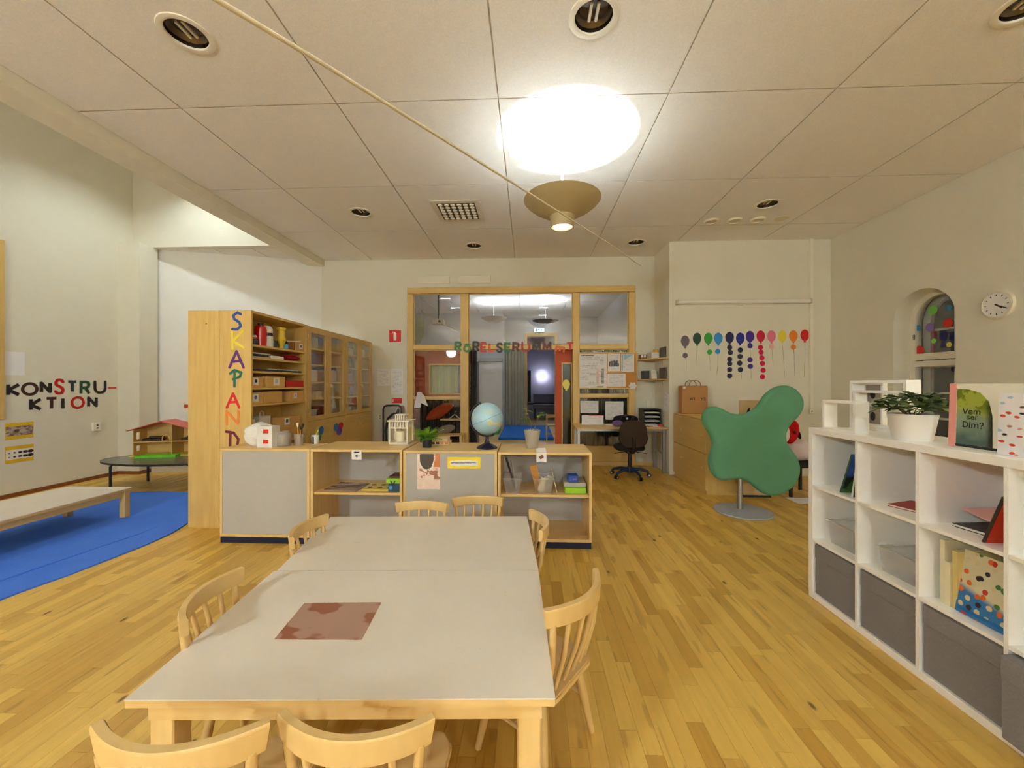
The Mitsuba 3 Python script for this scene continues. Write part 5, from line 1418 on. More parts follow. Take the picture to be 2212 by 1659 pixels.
solo('paper_flower', on_y(ext(Polygon([(1.775 + (0.062 + 0.012 * math.cos(6 * t_)) * math.cos(t_), 1.37 + (0.056 + 0.01 * math.cos(6 * t_)) * math.sin(t_)) for t_ in a]), 0.004), 6.805), 'm_paper', 'white scalloped paper shape on the partition post beside the cork board', 'paper shape')
for i, (x0, x1, z0, z1, lab) in enumerate(((0.90, 1.21, 0.893, 1.105, 'printed sheet behind the desk, taped on the lower pane'), (1.33, 1.64, 0.778, 1.098, 'white sheet with faint writing on the lower pane behind the black bag'))):
    poster('notice', lab, 'notice', x0, x1, z0, z1, 6.8985)
k = poster('calendar', 'white wall calendar with a red top edge standing at the back of the desk', 'calendar', 0.885, 1.245, 0.7215, 0.88, 6.62)
part(k, 'red_edge', bx(1.0, 1.245, 6.6175, 6.6187, 0.872, 0.881), 'm_satin', C(196, 30, 44))

# ================================================================== DESK
k = thing('desk', 'birch topped desk with grey legs in front of the cork board', 'desk')
part(k, 'desktop', bx(0.745, 2.165, 6.2, 6.82, 0.695, 0.7205, 0.003), 'm_birch_x')
for (x, y) in ((0.79, 6.28), (2.12, 6.28), (0.79, 6.72), (2.12, 6.72)):
    part(k, 'leg', bx(x - 0.022, x + 0.022, y - 0.022, y + 0.022, 0, 0.694, 0.003), 'm_steel')
part(k, 'rail', bx(0.813, 2.097, 6.265, 6.295, 0.655, 0.69), 'm_steel')
part(k, 'foot_bar', bx(2.11, 2.13, 6.303, 6.697, 0.28, 0.31), 'm_steel')
k = thing('handbag', 'black handbag on the desk behind the office chair', 'bag')
hb = trimesh.creation.icosphere(3, 1.0); hb.vertices = np.sign(hb.vertices) * np.abs(hb.vertices) ** 0.7 * [0.2, 0.09, 0.085]; hb.apply_translation((1.58, 6.5, 0.722 + 0.085))
part(k, 'body', hb, 'm_cloth', C(22, 20, 22), True)
for yy in (6.44, 6.55):
    part(k, 'strap', tube([(1.47, yy - 0.03, 0.82), (1.5, yy - 0.05, 0.88), (1.58, yy - 0.06, 0.9), (1.66, yy - 0.05, 0.88), (1.69, yy - 0.03, 0.82)], 0.008, 6), 'm_satin', C(44, 40, 42), 50)
part(k, 'clasp', bx(1.565, 1.595, 6.40, 6.408, 0.83, 0.86), 'm_metal', C(206, 204, 196))
pc = trimesh.creation.icosphere(2, 1.0); pc.vertices = pc.vertices * [0.09, 0.06, 0.05]; pc.apply_translation((1.42, 6.36, 0.7715))
solo('purse', pc, 'm_cloth', 'small purple purse beside the black handbag', 'purse', C(106, 84, 122), True)
solo('paper_sheet', bx(1.27, 1.42, 6.5, 6.7, 0.721, 0.7225), 'm_paper', 'white sheet lying flat on the desk', 'paper', uv=np.zeros((8, 2)))
k = thing('letter_tray', 'black stacked letter trays full of papers at the right of the desk', 'letter tray')
tx0, tx1, ty0, ty1 = 1.85, 2.12, 6.42, 6.72
part(k, 'side', bx(tx0, tx0 + 0.006, ty0, ty1, 0.7215, 1.0), 'm_satin', C(40, 40, 38))
part(k, 'side', bx(tx1 - 0.006, tx1, ty0, ty1, 0.7215, 1.0), 'm_satin', C(40, 40, 38))
part(k, 'back', bx(tx0 + 0.006, tx1 - 0.006, ty1 - 0.006, ty1, 0.7215, 1.0), 'm_satin', C(26, 26, 28))
for i in range(5):
    z = 0.7215 + i * 0.066
    part(k, 'tray', bx(tx0 + 0.0062, tx1 - 0.0062, ty0, ty1 - 0.0062, z, z + 0.008), 'm_satin', C(24, 24, 26))
for i in range(4):
    z = 0.7305 + i * 0.066
    solo('paper_stack', bx(tx0 + 0.02, tx1 - 0.02, ty0 - 0.006, ty1 - 0.03, z, z + 0.016), 'm_paint', ('lowest', 'second lowest', 'third', 'topmost')[i] + ' white paper stack in the black letter trays', 'paper', C(222, 218, 212))
solo('paper_bundle', bx(1.9, 2.05, 6.24, 6.38, 0.721, 0.735, 0.003), 'm_paint', 'pinkish paper bundle lying in front of the letter trays', 'paper', C(222, 196, 180))
solo('red_box', bx(2.06, 2.12, 6.34, 6.4, 0.721, 0.755, 0.003), 'm_satin', 'small orange red box in front of the letter trays', 'box', C(196, 70, 44))
solo('mug', lathe([(0, 0.721), (0.035, 0.721), (0.037, 0.8), (0.034, 0.8), (0.03, 0.726), (0, 0.726)], (1.79, 6.6, 0), 20), 'm_satin', 'white mug between the handbag and the letter trays', 'mug', C(224, 220, 210), 40)

# office chair seen from behind
k = thing('office_chair', 'dark office chair on castors in front of the desk', 'office chair')
ox, oy = 1.525, 6.02
a = np.linspace(0, 2 * PI, 48, endpoint=False)
bp = Polygon([(0.215 * np.sign(math.cos(t_)) * abs(math.cos(t_)) ** 0.72 * (1.0 if math.sin(t_) < 0 else 0.93), 0.665 + 0.205 * np.sign(math.sin(t_)) * abs(math.sin(t_)) ** 0.72) for t_ in a])


def pillow(P, t, r, n=6, seglen=None):
    """a padded plate: the outline rounded over on both sides; drawing xy, thickness z centred on 0."""
    c = np.array(P.exterior.coords)[:-1]
    if not P.exterior.is_ccw: c = c[::-1]
    nx_, pv = np.roll(c, -1, 0), np.roll(c, 1, 0)
    tg = nx_ - pv; tg /= np.linalg.norm(tg, axis=1, keepdims=True)
    inw = np.stack([-tg[:, 1], tg[:, 0]], 1)
    rings = []
    for q in np.linspace(-PI / 2, PI / 2, 2 * n + 1):
        d = r * (1 - math.cos(q)); z = (t / 2) * math.sin(q)
        rings.append(np.column_stack([c + inw * d, np.full(len(c), z)]))
    N = len(c); v = np.vstack(rings); f = []
    for k_ in range(2 * n):
        for i in range(N):
            j = (i + 1) % N
            f += [(k_ * N + i, k_ * N + j, (k_ + 1) * N + j), (k_ * N + i, (k_ + 1) * N + j, (k_ + 1) * N + i)]
    capv, capf = trimesh.creation.triangulate_polygon(Polygon(rings[0][:, :2]), engine='earcut')
    # map the cap's vertices back to ring indices
    from scipy.spatial import cKDTree
    ix = cKDTree(rings[0][:, :2]).query(capv)[1]
    cf = ix[capf]
    ar = np.cross(rings[0][cf[:, 1], :2] - rings[0][cf[:, 0], :2], rings[0][cf[:, 2], :2] - rings[0][cf[:, 0], :2])
    cf[ar < 0] = cf[ar < 0][:, ::-1]
    f = np.vstack([np.array(f), cf[:, ::-1], cf + 2 * n * N])
    return trimesh.Trimesh(v, f, process=False)


bm = pillow(bp, 0.07, 0.035, 5); bm.vertices = np.stack([bm.vertices[:, 0] + ox, oy - 0.2 - bm.vertices[:, 2], bm.vertices[:, 1]], 1)
part(k, 'backrest', bm, 'm_chairback', smooth=45)
sp_ = Polygon([(0.22 * np.sign(math.cos(t_)) * abs(math.cos(t_)) ** 0.6, 0.21 * np.sign(math.sin(t_)) * abs(math.sin(t_)) ** 0.6) for t_ in a])
sm = pillow(sp_, 0.075, 0.035, 4); sm.apply_translation((ox, oy + 0.05, 0.44))
part(k, 'seat', sm, 'm_dark_cloth', smooth=45)
part(k, 'back_bar', tube([(ox, oy - 0.245, 0.62), (ox, oy - 0.25, 0.48), (ox, oy - 0.16, 0.39), (ox, oy, 0.385)], 0.022, 8), 'm_satin', C(26, 20, 18), 50)
part(k, 'mechanism', bx(ox - 0.06, ox + 0.06, oy - 0.07, oy + 0.09, 0.36, 0.403, 0.006), 'm_satin', C(26, 24, 26))
for sx in (-1, 1):
    part(k, 'lever', tube([(ox + sx * 0.05, oy - 0.02, 0.385), (ox + sx * 0.24, oy - 0.06, 0.36)], 0.006, 6), 'm_satin', C(24, 22, 24))
part(k, 'column', cyl((ox, oy, 0.1), (ox, oy, 0.36), 0.026), 'm_satin', C(22, 22, 24), 40)
part(k, 'hub', lathe([(0, 0.07), (0.05, 0.075), (0.045, 0.14), (0.03, 0.16), (0, 0.16)], (ox, oy, 0), 20), 'm_satin', C(24, 34, 62), 40)
for i in range(5):
    an = math.radians(-72 * i + 215)
    cx_, cy_ = math.cos(an), math.sin(an)
    part(k, 'base_arm', tube([(ox + 0.03 * cx_, oy + 0.03 * cy_, 0.115), (ox + 0.15 * cx_, oy + 0.15 * cy_, 0.115), (ox + 0.25 * cx_, oy + 0.25 * cy_, 0.09), (ox + 0.285 * cx_, oy + 0.285 * cy_, 0.066)], (0.026, 0.023, 0.018, 0.014), 8), 'm_satin', C(28, 44, 84), 50)
    w0 = np.array((ox + 0.285 * cx_, oy + 0.285 * cy_, 0.0275)); sd = np.array((-cy_, cx_, 0))
    for q in (-1, 1):
        part(k, 'castor', cyl(w0 + sd * (0.006 * q), w0 + sd * (0.024 * q), 0.027, seg=16), 'm_satin', C(24, 24, 28))
        part(k, 'castor_cap', cyl(w0 + sd * (0.0241 * q), w0 + sd * (0.0252 * q), 0.015, seg=12), 'm_satin', C(190, 194, 200))

# corner shelves
def corner_shelf(z, lab):
    k = thing('corner_shelf', lab, 'shelf')
    part(k, 'board', ext(Polygon([(1.86, 6.879), (2.169, 6.879), (2.169, 6.2), (2.13, 6.2), (1.86, 6.82)]), 0.018).apply_translation((0, 0, z)), 'm_oak_x')
    part(k, 'bracket', bx(2.15, 2.169, 6.4, 6.44, z - 0.09, z - 0.001), 'm_satin', C(196, 180, 150))
    return k


corner_shelf(1.80, 'upper triangular birch shelf in the corner right of the cork board')
corner_shelf(1.465, 'lower triangular birch shelf in the corner right of the cork board')
for (base, lab, cat_, x0, x1, y0, y1, z0, z1, c) in (
        ('storage_box', 'brown box with white labels on the upper corner shelf', 'box', 1.9, 2.0, 6.77, 6.87, 1.8185, 1.90, C(116, 82, 48)), ('storage_box', 'long white printed box on the upper corner shelf', 'box', 2.01, 2.14, 6.55, 6.8, 1.8185, 1.92, C(204, 196, 186)),
        ('small_box', 'yellow tape roll box on top of the white box of the upper corner shelf', 'box', 2.07, 2.13, 6.57, 6.66, 1.9205, 1.97, C(214, 166, 50)),
        ('storage_box', 'dark grey folder at the wall side of the upper corner shelf', 'box', 2.142, 2.166, 6.3, 6.54, 1.8185, 1.99, C(64, 56, 56)),
        ('black_box', 'black holder on the lower corner shelf', 'box', 1.93, 2.02, 6.7, 6.86, 1.4835, 1.62, C(20, 18, 20)), ('storage_box', 'white device on the lower corner shelf', 'box', 2.025, 2.12, 6.6, 6.84, 1.4835, 1.575, C(214, 206, 186)),
        ('storage_box', 'upper white box on the white device of the lower corner shelf', 'box', 2.03, 2.12, 6.64, 6.82, 1.5755, 1.63, C(206, 206, 190)), ('folder', 'dark brown folder at the wall side of the lower corner shelf', 'folder', 2.14, 2.166, 6.28, 6.56, 1.4835, 1.66, C(70, 54, 46))):
    kk = thing(base, lab, cat_)
    part(kk, 'body', bx(x0, x1, y0, y1, z0, z1, 0.004), 'm_satin', c)
    if 'labels' in lab:
        for i in range(2): part(kk, 'label', bx(x0 + 0.008 + i * 0.046, x0 + 0.044 + i * 0.046, y0 - 0.0015, y0 - 0.0001, z0 + 0.035, z1 - 0.012), 'm_paint', C(214, 206, 206))
for (y0, y1, z0, z1, lab) in ((6.22, 6.42, 0.97, 1.26, 'crinkled white sheet pinned on the jog wall below the corner shelves'),):
    m = bx(2.166, 2.169, y0, y1, z0, z1)
    solo('notice', moved(m, rx=0.25, piv=(2.167, 6.32, 1.1)), 'm_paper', lab, 'notice', uv=uvs(m, -2, 2))
k = solo('cable_duct', bx(2.02, 2.09, 6.865, 6.879, 0.74, 1.12, 0.003), 'm_satin', 'white vertical duct on the wall above the letter trays', 'cable duct', C(222, 216, 198))

# ================================================================== NICHE: drawer cabinet, screen, balloons
k = thing('drawer_cabinet', 'birch cabinet with two rows of drawers behind the green screen', 'cabinet')
part(k, 'body', bx(2.242, 2.95, 5.06, 6.15, 0.0, 0.94), 'm_oak_z')
part(k, 'top', bx(2.222, 2.955, 5.05, 6.155, 0.9405, 0.962, 0.003), 'm_oak_y')
for i, (z0, z1) in enumerate(((0.06, 0.512), (0.52, 0.938))):
    d = part(k, 'drawer', bx(2.222, 2.2415, 5.052, 6.152, z0, z1, 0.002), 'm_oak_y')
    for yk, zk in (((5.81, 0.745), (5.47, 0.745), (5.13, 0.745)) if i else ((5.81, 0.34), (5.47, 0.34), (5.13, 0.34))):
        part(d, 'knob', moved(lathe([(0, 0), (0.008, 0.002), (0.011, 0.016), (0.007, 0.02), (0, 0.021)], seg=12), (2.2219, yk, zk), 0, 0, -PI / 2), 'm_satin', C(222, 190, 120), 40)
k = thing('paper_bag', 'brown paper shop bag standing on the drawer cabinet', 'bag')
part(k, 'body', cat(moved(bx(2.25, 2.62, 5.88, 6.04, 0.963, 1.375, 0.01), (0, 0, 0))), 'm_paint', C(168, 122, 76))
part(k, 'mouth', bx(2.262, 2.608, 5.892, 6.028, 1.3752, 1.376), 'm_paint', C(96, 66, 40))
for yy in (5.885, 6.035):
    part(k, 'handle', tube([(2.35, yy, 1.36), (2.36, yy, 1.42), (2.40, yy, 1.45), (2.47, yy, 1.45), (2.51, yy, 1.42), (2.52, yy, 1.36)], 0.006, 6), 'm_satin', C(140, 98, 58), 50)
part(k, 'sticker', bx(2.262, 2.30, 5.8785, 5.8799, 1.33, 1.365), 'm_paint', C(222, 210, 196))
x_ = 2.36
for ch, cw, c in (('W', 0.05, C(34, 26, 24)), ('i', 0.014, C(34, 26, 24)), ('L', 0.028, C(196, 70, 40)), ('L', 0.028, C(196, 84, 40)), ('Y', 0.036, C(34, 26, 24)), ('S', 0.032, C(34, 26, 24))):
    part(k, 'print', on_y(glyph(ch, x_, x_ + cw, 1.16, 1.205, 0.0008), 5.8799), 'm_paint', c)
    x_ += cw + 0.008
k = thing('projection_screen', 'rolled up white projection screen mounted on the niche wall', 'projection screen')
part(k, 'housing', moved(cyl((0, 0, 0), (1.96, 0, 0), 0.032, seg=20), (2.29, 6.143, 2.655)), 'm_satin', C(224, 218, 206), 40)
for x in (2.275, 4.255):
    part(k, 'end_cap', bx(x - 0.014, x + 0.014, 6.105, 6.179, 2.615, 2.69, 0.005), 'm_satin', C(196, 188, 170))
part(k, 'pull_tab', bx(3.2, 3.26, 6.137, 6.149, 2.592, 2.622, 0.003), 'm_satin', C(206, 190, 160))
BAL = [(2.41, 2.06, C(88, 76, 84), 'grey'), (2.59, 2.10, C(18, 52, 42), 'dark green'), (2.76, 2.10, C(44, 140, 52), 'green'), (2.91, 2.10, C(44, 130, 196), 'light blue'), (3.08, 2.11, C(22, 20, 72), 'navy'),
       (3.24, 2.10, C(24, 28, 120), 'royal blue'), (3.385, 2.125, C(58, 34, 128), 'violet'), (3.545, 2.13, C(186, 24, 62), 'crimson'), (3.705, 2.13, C(216, 112, 136), 'pink'), (3.865, 2.13, C(222, 202, 60), 'yellow'), (4.03, 2.13, C(220, 124, 40), 'orange'), (4.2, 2.14, C(186, 32, 36), 'red')]
SEND = {0: (2.43, 1.58), 1: (2.57, 1.69), 2: (2.79, 1.6), 3: (2.89, 1.54), 5: (3.26, 1.48), 6: (3.4, 1.48), 8: (3.73, 1.69), 9: (3.9, 1.49), 10: (4.05, 1.52), 11: (4.19, 1.51)}
for i, (x, z, c, nm) in enumerate(BAL):
    k = thing('paper_balloon', nm + ' paper balloon in the row on the niche wall', 'balloon')
    part(k, 'balloon', on_y(ext(balloon_poly(x, z, 0.13, 0.175, 0.0), 0.002), 6.1795), 'm_satin', c)
    if i in SEND:
        e = SEND[i]
        part(k, 'string', tube([(x, 6.1785, z - 0.1), ((x + e[0]) / 2 + 0.004, 6.1785, (z - 0.1 + e[1]) / 2), (e[0], 6.1785, e[1])], 0.0016, 5), 'm_paint', C(120, 106, 84))
DOTS = [(2.41, 1.84, 0, ''), (2.78, 1.89, 2, ''), (2.9, 1.9, 3, ''), (3.08, 1.96, 4, 'first'), (3.09, 1.885, 4, 'second'), (3.08, 1.78, 4, 'third'), (3.08, 1.71, 4, 'fourth'), (3.08, 1.62, 4, 'fifth'), (3.08, 1.525, 4, 'lowest'),
        (3.24, 1.92, 5, 'first'), (3.235, 1.82, 5, 'second'), (3.23, 1.72, 5, 'third'), (3.24, 1.62, 5, 'lowest'), (3.385, 1.985, 6, 'first'), (3.385, 1.77, 6, 'second'), (3.39, 1.67, 6, 'lowest'), (3.54, 1.96, 7, 'first'), (3.55, 1.885, 7, 'second'),
        (3.56, 1.80, 7, 'third'), (3.57, 1.715, 7, 'fourth'), (3.58, 1.61, 7, 'fifth'), (3.57, 1.51, 7, 'lowest'), (3.705, 1.975, 8, ''), (4.03, 1.965, 10, '')]
for x, z, i, nth in DOTS:
    c = BAL[i][2]
    if i in (4, 5): c = C(22, 22, 52)
    if i == 8: c = C(222, 168, 160)
    solo('paper_dot', on_y(ext(Point(x, z).buffer(0.039, 10), 0.002), 6.1772), 'm_satin', (nth + ' ' if nth else 'single ') + 'paper dot below the ' + BAL[i][3] + ' balloon on the niche wall', 'paper dot', c, group='paper dots below the balloons')
# green screen on a round foot
GS = [(1.916, 1.033), (1.932, 1.088), (1.97, 1.132), (2.029, 1.154), (2.088, 1.148), (2.147, 1.116), (2.222, 1.083), (2.319, 1.07), (2.404, 1.084), (2.479, 1.128), (2.543, 1.21), (2.596, 1.286), (2.66, 1.341), (2.735, 1.374), (2.819, 1.383), (2.904, 1.357), (2.962, 1.309), (2.994, 1.232), (2.999, 1.167), (2.978, 1.091), (2.936, 1.025), (2.883, 0.976), (2.841, 0.927), (2.825, 0.872), (2.819, 0.807), (2.835, 0.742), (2.872, 0.676), (2.925, 0.601), (2.962, 0.525), (2.968, 0.459), (2.952, 0.383), (2.904, 0.295), (2.83, 0.229), (2.745, 0.19), (2.671, 0.17), (2.596, 0.183), (2.532, 0.22), (2.468, 0.28), (2.415, 0.317), (2.351, 0.339), (2.287, 0.36), (2.244, 0.354), (2.19, 0.334), (2.137, 0.333), (2.083, 0.352), (2.034, 0.396), (2.002, 0.461), (1.986, 0.538), (1.988, 0.593), (2.013, 0.659), (2.026, 0.725), (2.013, 0.791), (1.975, 0.868), (1.937, 0.945)]
from scipy.interpolate import splprep, splev
g_ = np.array(GS + GS[:1])
tck, _ = splprep(g_.T, s=0.0006, per=True)
gs = np.array(splev(np.linspace(0, 1, 180, endpoint=False), tck)).T
k = thing('screen', 'green upholstered screen with rounded lobes on a grey round foot', 'screen')
gm = pillow(Polygon(gs), 0.1, 0.045, 7); gm.vertices = np.stack([gm.vertices[:, 0], 4.45 - gm.vertices[:, 2], gm.vertices[:, 1]], 1)
part(k, 'panel', gm, 'm_green', smooth=50)
part(k, 'pole', cyl((2.33, 4.45, 0.02), (2.33, 4.45, 0.42), 0.032, 0.022, 18), 'm_steel', smooth=40)
part(k, 'foot', lathe([(0, 0), (0.285, 0), (0.29, 0.006), (0.285, 0.016), (0.06, 0.026), (0.0, 0.028)], (2.345, 4.42, 0), 48), 'm_satin', C(150, 156, 168), 40)
k = thing('display_board', 'beige cardboard panel with a small ink drawing standing behind the green screen', 'board')
part(k, 'panel', bx(2.62, 2.98, 5.0, 5.03, 0.0, 1.2, 0.003), 'm_paint', C(206, 176, 132))
part(k, 'foot_strip', bx(2.615, 2.985, 4.985, 4.9995, 0.0, 0.025), 'm_satin', C(26, 22, 22))
part(k, 'edge_strip', bx(2.612, 2.6195, 4.99, 5.03, 0.0, 0.25), 'm_satin', C(26, 22, 22))
part(k, 'ink_drawing', on_y(ext(Polygon([(2.70, 1.0), (2.70, 1.06), (2.72, 1.1), (2.74, 1.11), (2.735, 1.08), (2.75, 1.06), (2.765, 1.09), (2.775, 1.1), (2.765, 1.05), (2.74, 1.02), (2.735, 1.0)]), 0.0008), 4.9999), 'm_paint', C(40, 34, 34))
# soft things on a stool right of the screen
k = thing('stool', 'black low stool under the pile of cloth things right of the green screen', 'stool')
part(k, 'seat', bx(3.22, 3.62, 5.0, 5.4, 0.36, 0.42, 0.01), 'm_dark_cloth')
for sx in (3.25, 3.59):
    for sy in (5.03, 5.37):
        part(k, 'leg', bx(sx - 0.015, sx + 0.015, sy - 0.015, sy + 0.015, 0, 0.36), 'm_black')
cu = trimesh.creation.icosphere(3, 1.0); cu.vertices = np.sign(cu.vertices) * np.abs(cu.vertices) ** 0.8 * [0.17, 0.13, 0.14]; cu.apply_translation((3.42, 5.2, 0.56))
solo('cushion', cu, 'm_cloth', 'pale rosy cushion on the black stool', 'cushion', C(206, 188, 182), True)
k = thing('soft_toy', 'red and white cloth toy lying on the pale cushion', 'toy')
rd = trimesh.creation.icosphere(3, 1.0); rd.vertices = rd.vertices * [0.07, 0.08, 0.15]; rd = moved(rd, (3.32, 5.12, 0.79), 0, 0, 0.25)
part(k, 'red_body', rd, 'm_cloth', C(176, 26, 28), True)
wt = trimesh.creation.icosphere(3, 1.0); wt.vertices = wt.vertices * [0.06, 0.08, 0.11]; wt.apply_translation((3.23, 5.13, 0.77))
part(k, 'white_body', wt, 'm_cloth', C(220, 214, 204), True)
part(k, 'button', trimesh.creation.icosphere(2, 0.018).apply_translation((3.3, 5.035, 0.8)), 'm_satin', C(30, 24, 26), True)
gl = trimesh.creation.icosphere(2, 1.0); gl.vertices = gl.vertices * [0.02, 0.03, 0.06]; gl = moved(gl, (3.46, 5.2, 0.75), 0, 0, -0.3)
solo('glove', gl, 'm_cloth', 'small black glove beside the red and white cloth toy', 'glove', C(34, 26, 30), True)
solo('paper_sheet', bx(3.15, 3.45, 4.75, 4.98, 0.0005, 0.004), 'm_paper', 'white sheet on the floor in front of the black stool', 'paper', uv=np.zeros((8, 2)))

# ================================================================== RIGHT WALL
k = thing('wall_clock', 'round white wall clock right of the arched window', 'clock')
cq = lambda m: moved(m, (4.5795, 4.035, 2.172), 0, 0, -PI / 2)
part(k, 'case', cq(lathe([(0, 0), (0.14, 0), (0.145, 0.012), (0.135, 0.03), (0.12, 0.034), (0.118, 0.024), (0, 0.022)], seg=40)), 'm_satin', C(214, 204, 184), 40)
part(k, 'dial', cq(lathe([(0, 0.0225), (0.117, 0.0245), (0.117, 0.0255), (0, 0.0255)], seg=40)), 'm_satin', C(230, 227, 220))
def hand(ang, L, wd, x):
    m = bx(-0.001, 0.001, -wd, wd, -0.012, L)
    return moved(m, (4.5795 - x, 4.035, 2.172), 0, ang)
part(k, 'hour_hand', hand(math.radians(128), 0.06, 0.006, 0.028), 'm_satin', C(24, 22, 22))
part(k, 'minute_hand', hand(math.radians(118), 0.09, 0.004, 0.031), 'm_satin', C(24, 22, 22))
part(k, 'pin', cq(cyl((0, 0, 0.026), (0, 0, 0.033), 0.006)), 'm_satin', C(24, 22, 22))
for i in range(12):
    an = i * PI / 6
    part(k, 'hour_mark', moved(bx(4.5795 - 0.0272, 4.5795 - 0.026, 4.035 - 0.004, 4.035 + 0.004, 2.172 + 0.085, 2.172 + 0.1), rx=an, piv=(4.56, 4.035, 2.172)), 'm_satin', C(60, 56, 54))
for (y, z, r, c, nm) in ((4.89, 2.28, 0.055, C(116, 190, 80), 'light green paper dot at the top of the arched window'), (4.71, 2.27, 0.035, C(40, 130, 170), 'blue paper dot at the upper right of the arched window'),
                         (4.72, 2.10, 0.055, C(196, 40, 34), 'red paper dot at the right of the arched window'), (5.07, 2.09, 0.034, C(30, 116, 166), 'blue paper dot at the left edge of the arched window'),
                         (4.925, 2.08, 0.05, C(128, 104, 176), 'lilac paper dot in the middle of the arched window'), (4.88, 1.91, 0.03, C(130, 200, 100), 'small green paper dot below the lilac one in the window'),
                         (4.71, 1.85, 0.03, C(220, 206, 84), 'yellow paper dot at the lower right of the arched window'), (5.05, 1.815, 0.055, C(190, 44, 34), 'red paper dot at the lower left of the arched window pane')):
    solo('window_dot', on_xr(ext(Point(y, z).buffer(r, 12), 0.001), 4.8008), 'm_satin', nm, 'paper dot', c, group='coloured paper dots on the arched window')
socket('white socket at the foot of the niche corner pipe', bx(4.24, 4.3, 6.125, 6.14, 0.95, 1.03, 0.004), [bx(4.262, 4.278, 6.1238, 6.1249, 0.98, 0.996)])

# ================================================================== LEFT BAY
KON = [('K', 4.549, 4.686, 1.248, 1.412, 0), ('O', 4.688, 4.866, 1.249, 1.422, 1), ('N', 4.878, 5.008, 1.278, 1.432, 0), ('S', 5.031, 5.158, 1.253, 1.477, 2), ('T', 5.179, 5.313, 1.278, 1.450, 3), ('R', 5.335, 5.477, 1.245, 1.447, 4), ('U', 5.516, 5.693, 1.254, 1.449, 0), ('-', 5.714, 5.833, 1.327, 1.356, 5),
       ('K', 4.770, 4.906, 1.052, 1.222, 0), ('T', 4.935, 5.077, 1.056, 1.227, 1), ('I', 5.114, 5.155, 1.048, 1.220, 0), ('O', 5.224, 5.402, 1.046, 1.227, 2), ('N', 5.432, 5.571, 1.058, 1.219, 0)]
KC = [(C(28, 18, 22), 'black'), (C(52, 22, 24), 'dark brown'), (C(176, 26, 26), 'red'), (C(26, 44, 42), 'dark teal'), (C(26, 62, 36), 'dark green'), (C(196, 60, 66), 'pale red')]
for i, (ch, y0, y1, z0, z1, c) in enumerate(KON):
    nm = '%s %s in the %s row of letters on the left wall' % (KC[c][1], 'hyphen' if ch == '-' else 'letter ' + ch, 'upper' if i < 8 else 'lower')
    m = on_xl(ext(sbox(y0, z0, y1, z1), 0.004), -6.3795) if ch == '-' else on_xl(stroke_letter(ch, y0, y1, z0, z1, 0.0185 if ch != 'O' else 0.0165), -6.3795)
    solo('letter', m, 'm_satin', nm, 'letter', KC[c][0], group='letters on the left wall')
for (z0, z1, lab, mt) in ((0.713, 0.918, 'yellow bordered photo sheet under the letters on the left wall, upper one', 'm_photo'), (0.42, 0.63, 'yellow bordered sheet with dark figures on the left wall, lower one', None)):
    k = thing('poster', lab, 'poster')
    part(k, 'sheet', bx(-6.3798, -6.378, 4.54, 4.815, z0, z1), 'm_satin', C(214, 172, 44))
    ph = bx(-6.3779, -6.3772, 4.545, 4.81, z0 + 0.045, z1 - 0.045)
    if mt: part(k, 'photo', ph, mt, uv=uvs(ph, 1, 2))
    else:
        part(k, 'white_field', ph, 'm_paint', C(222, 216, 206))
        rr = random.Random(2)
        for i in range(5):
            for j in range(2):
                y = 4.575 + i * 0.052; z = z0 + 0.075 + j * 0.05; s_ = 0.006 + 0.004 * i
                part(k, 'figure', on_xl(ext(affinity.scale(Point(y, z).buffer(s_, 6), 1.4, 0.9), 0.0006), -6.3771), 'm_paint', C(46, 32, 36))
m = bx(-6.3798, -6.378, 4.535, 4.725, 1.51, 1.80)
solo('notice', m, 'm_paper', 'white sheet of paper above the letters on the left wall', 'notice', uv=np.zeros((8, 2)))
k = thing('notice_board', 'wooden framed board at the left picture edge on the left wall', 'notice board')
part(k, 'frame', bx(-6.3798, -6.34, 4.46, 4.512, 0.97, 3.14, 0.003), 'm_oak_z')
part(k, 'panel', bx(-6.3798, -6.36, 3.3, 4.4595, 0.97, 3.14), 'm_white')
socket('white wall socket on the left wall near the oval table', bx(-6.3795, -6.345, 5.485, 5.591, 0.712, 0.827, 0.005), [bx(-6.3449, -6.3438, 5.528, 5.552, z, z + 0.018) for z in (0.742, 0.784)])
# stickers on the corner wall (drawn along that wall's direction)
def on_corner(u, z, m):
    ang = math.atan2(dd[1], dd[0])
    return moved(on_y(m, 0), (a0[0] + dd[0] * u, a0[1] + dd[1] * u - 0.001, z), ang)
for (u, z, w_, h_, c, lab, rnd) in ((0.72, 1.03, 0.06, 0.06, C(178, 56, 40), 'small red square on the white corner wall above the doll house', 0), (0.83, 1.055, 0.045, 0.045, C(28, 24, 26), 'upper black dot on the white corner wall beside the cupboard', 1),
                                 (0.82, 0.99, 0.045, 0.045, C(28, 24, 26), 'lower black dot on the white corner wall beside the cupboard', 1), (0.81, 0.91, 0.075, 0.075, C(24, 72, 42), 'green square on the white corner wall beside the cupboard', 0)):
    m = ext(Point(0, 0).buffer(w_ / 2, 10) if rnd else sbox(-w_ / 2, -h_ / 2, w_ / 2, h_ / 2), 0.002)
    solo('wall_shape', on_corner(u, z, m), 'm_satin', lab, 'sticker', c)
solo('wall_frame', on_corner(0.88, 1.22, ext(sbox(-0.1, -0.1, 0.1, 0.1).difference(sbox(-0.085, -0.085, 0.085, 0.085)), 0.004)), 'm_satin', 'thin dark square frame on the white corner wall', 'frame', C(110, 60, 60))
solo('wall_pad', ext(Polygon([(-5.98, 6.0), (-5.35, 6.12), (-5.35, 6.22), (-5.98, 6.12)]), 0.13).apply_translation((0, 0, 0)), 'm_satin', 'low white padded ledge along the white corner wall', 'ledge', C(222, 216, 204))
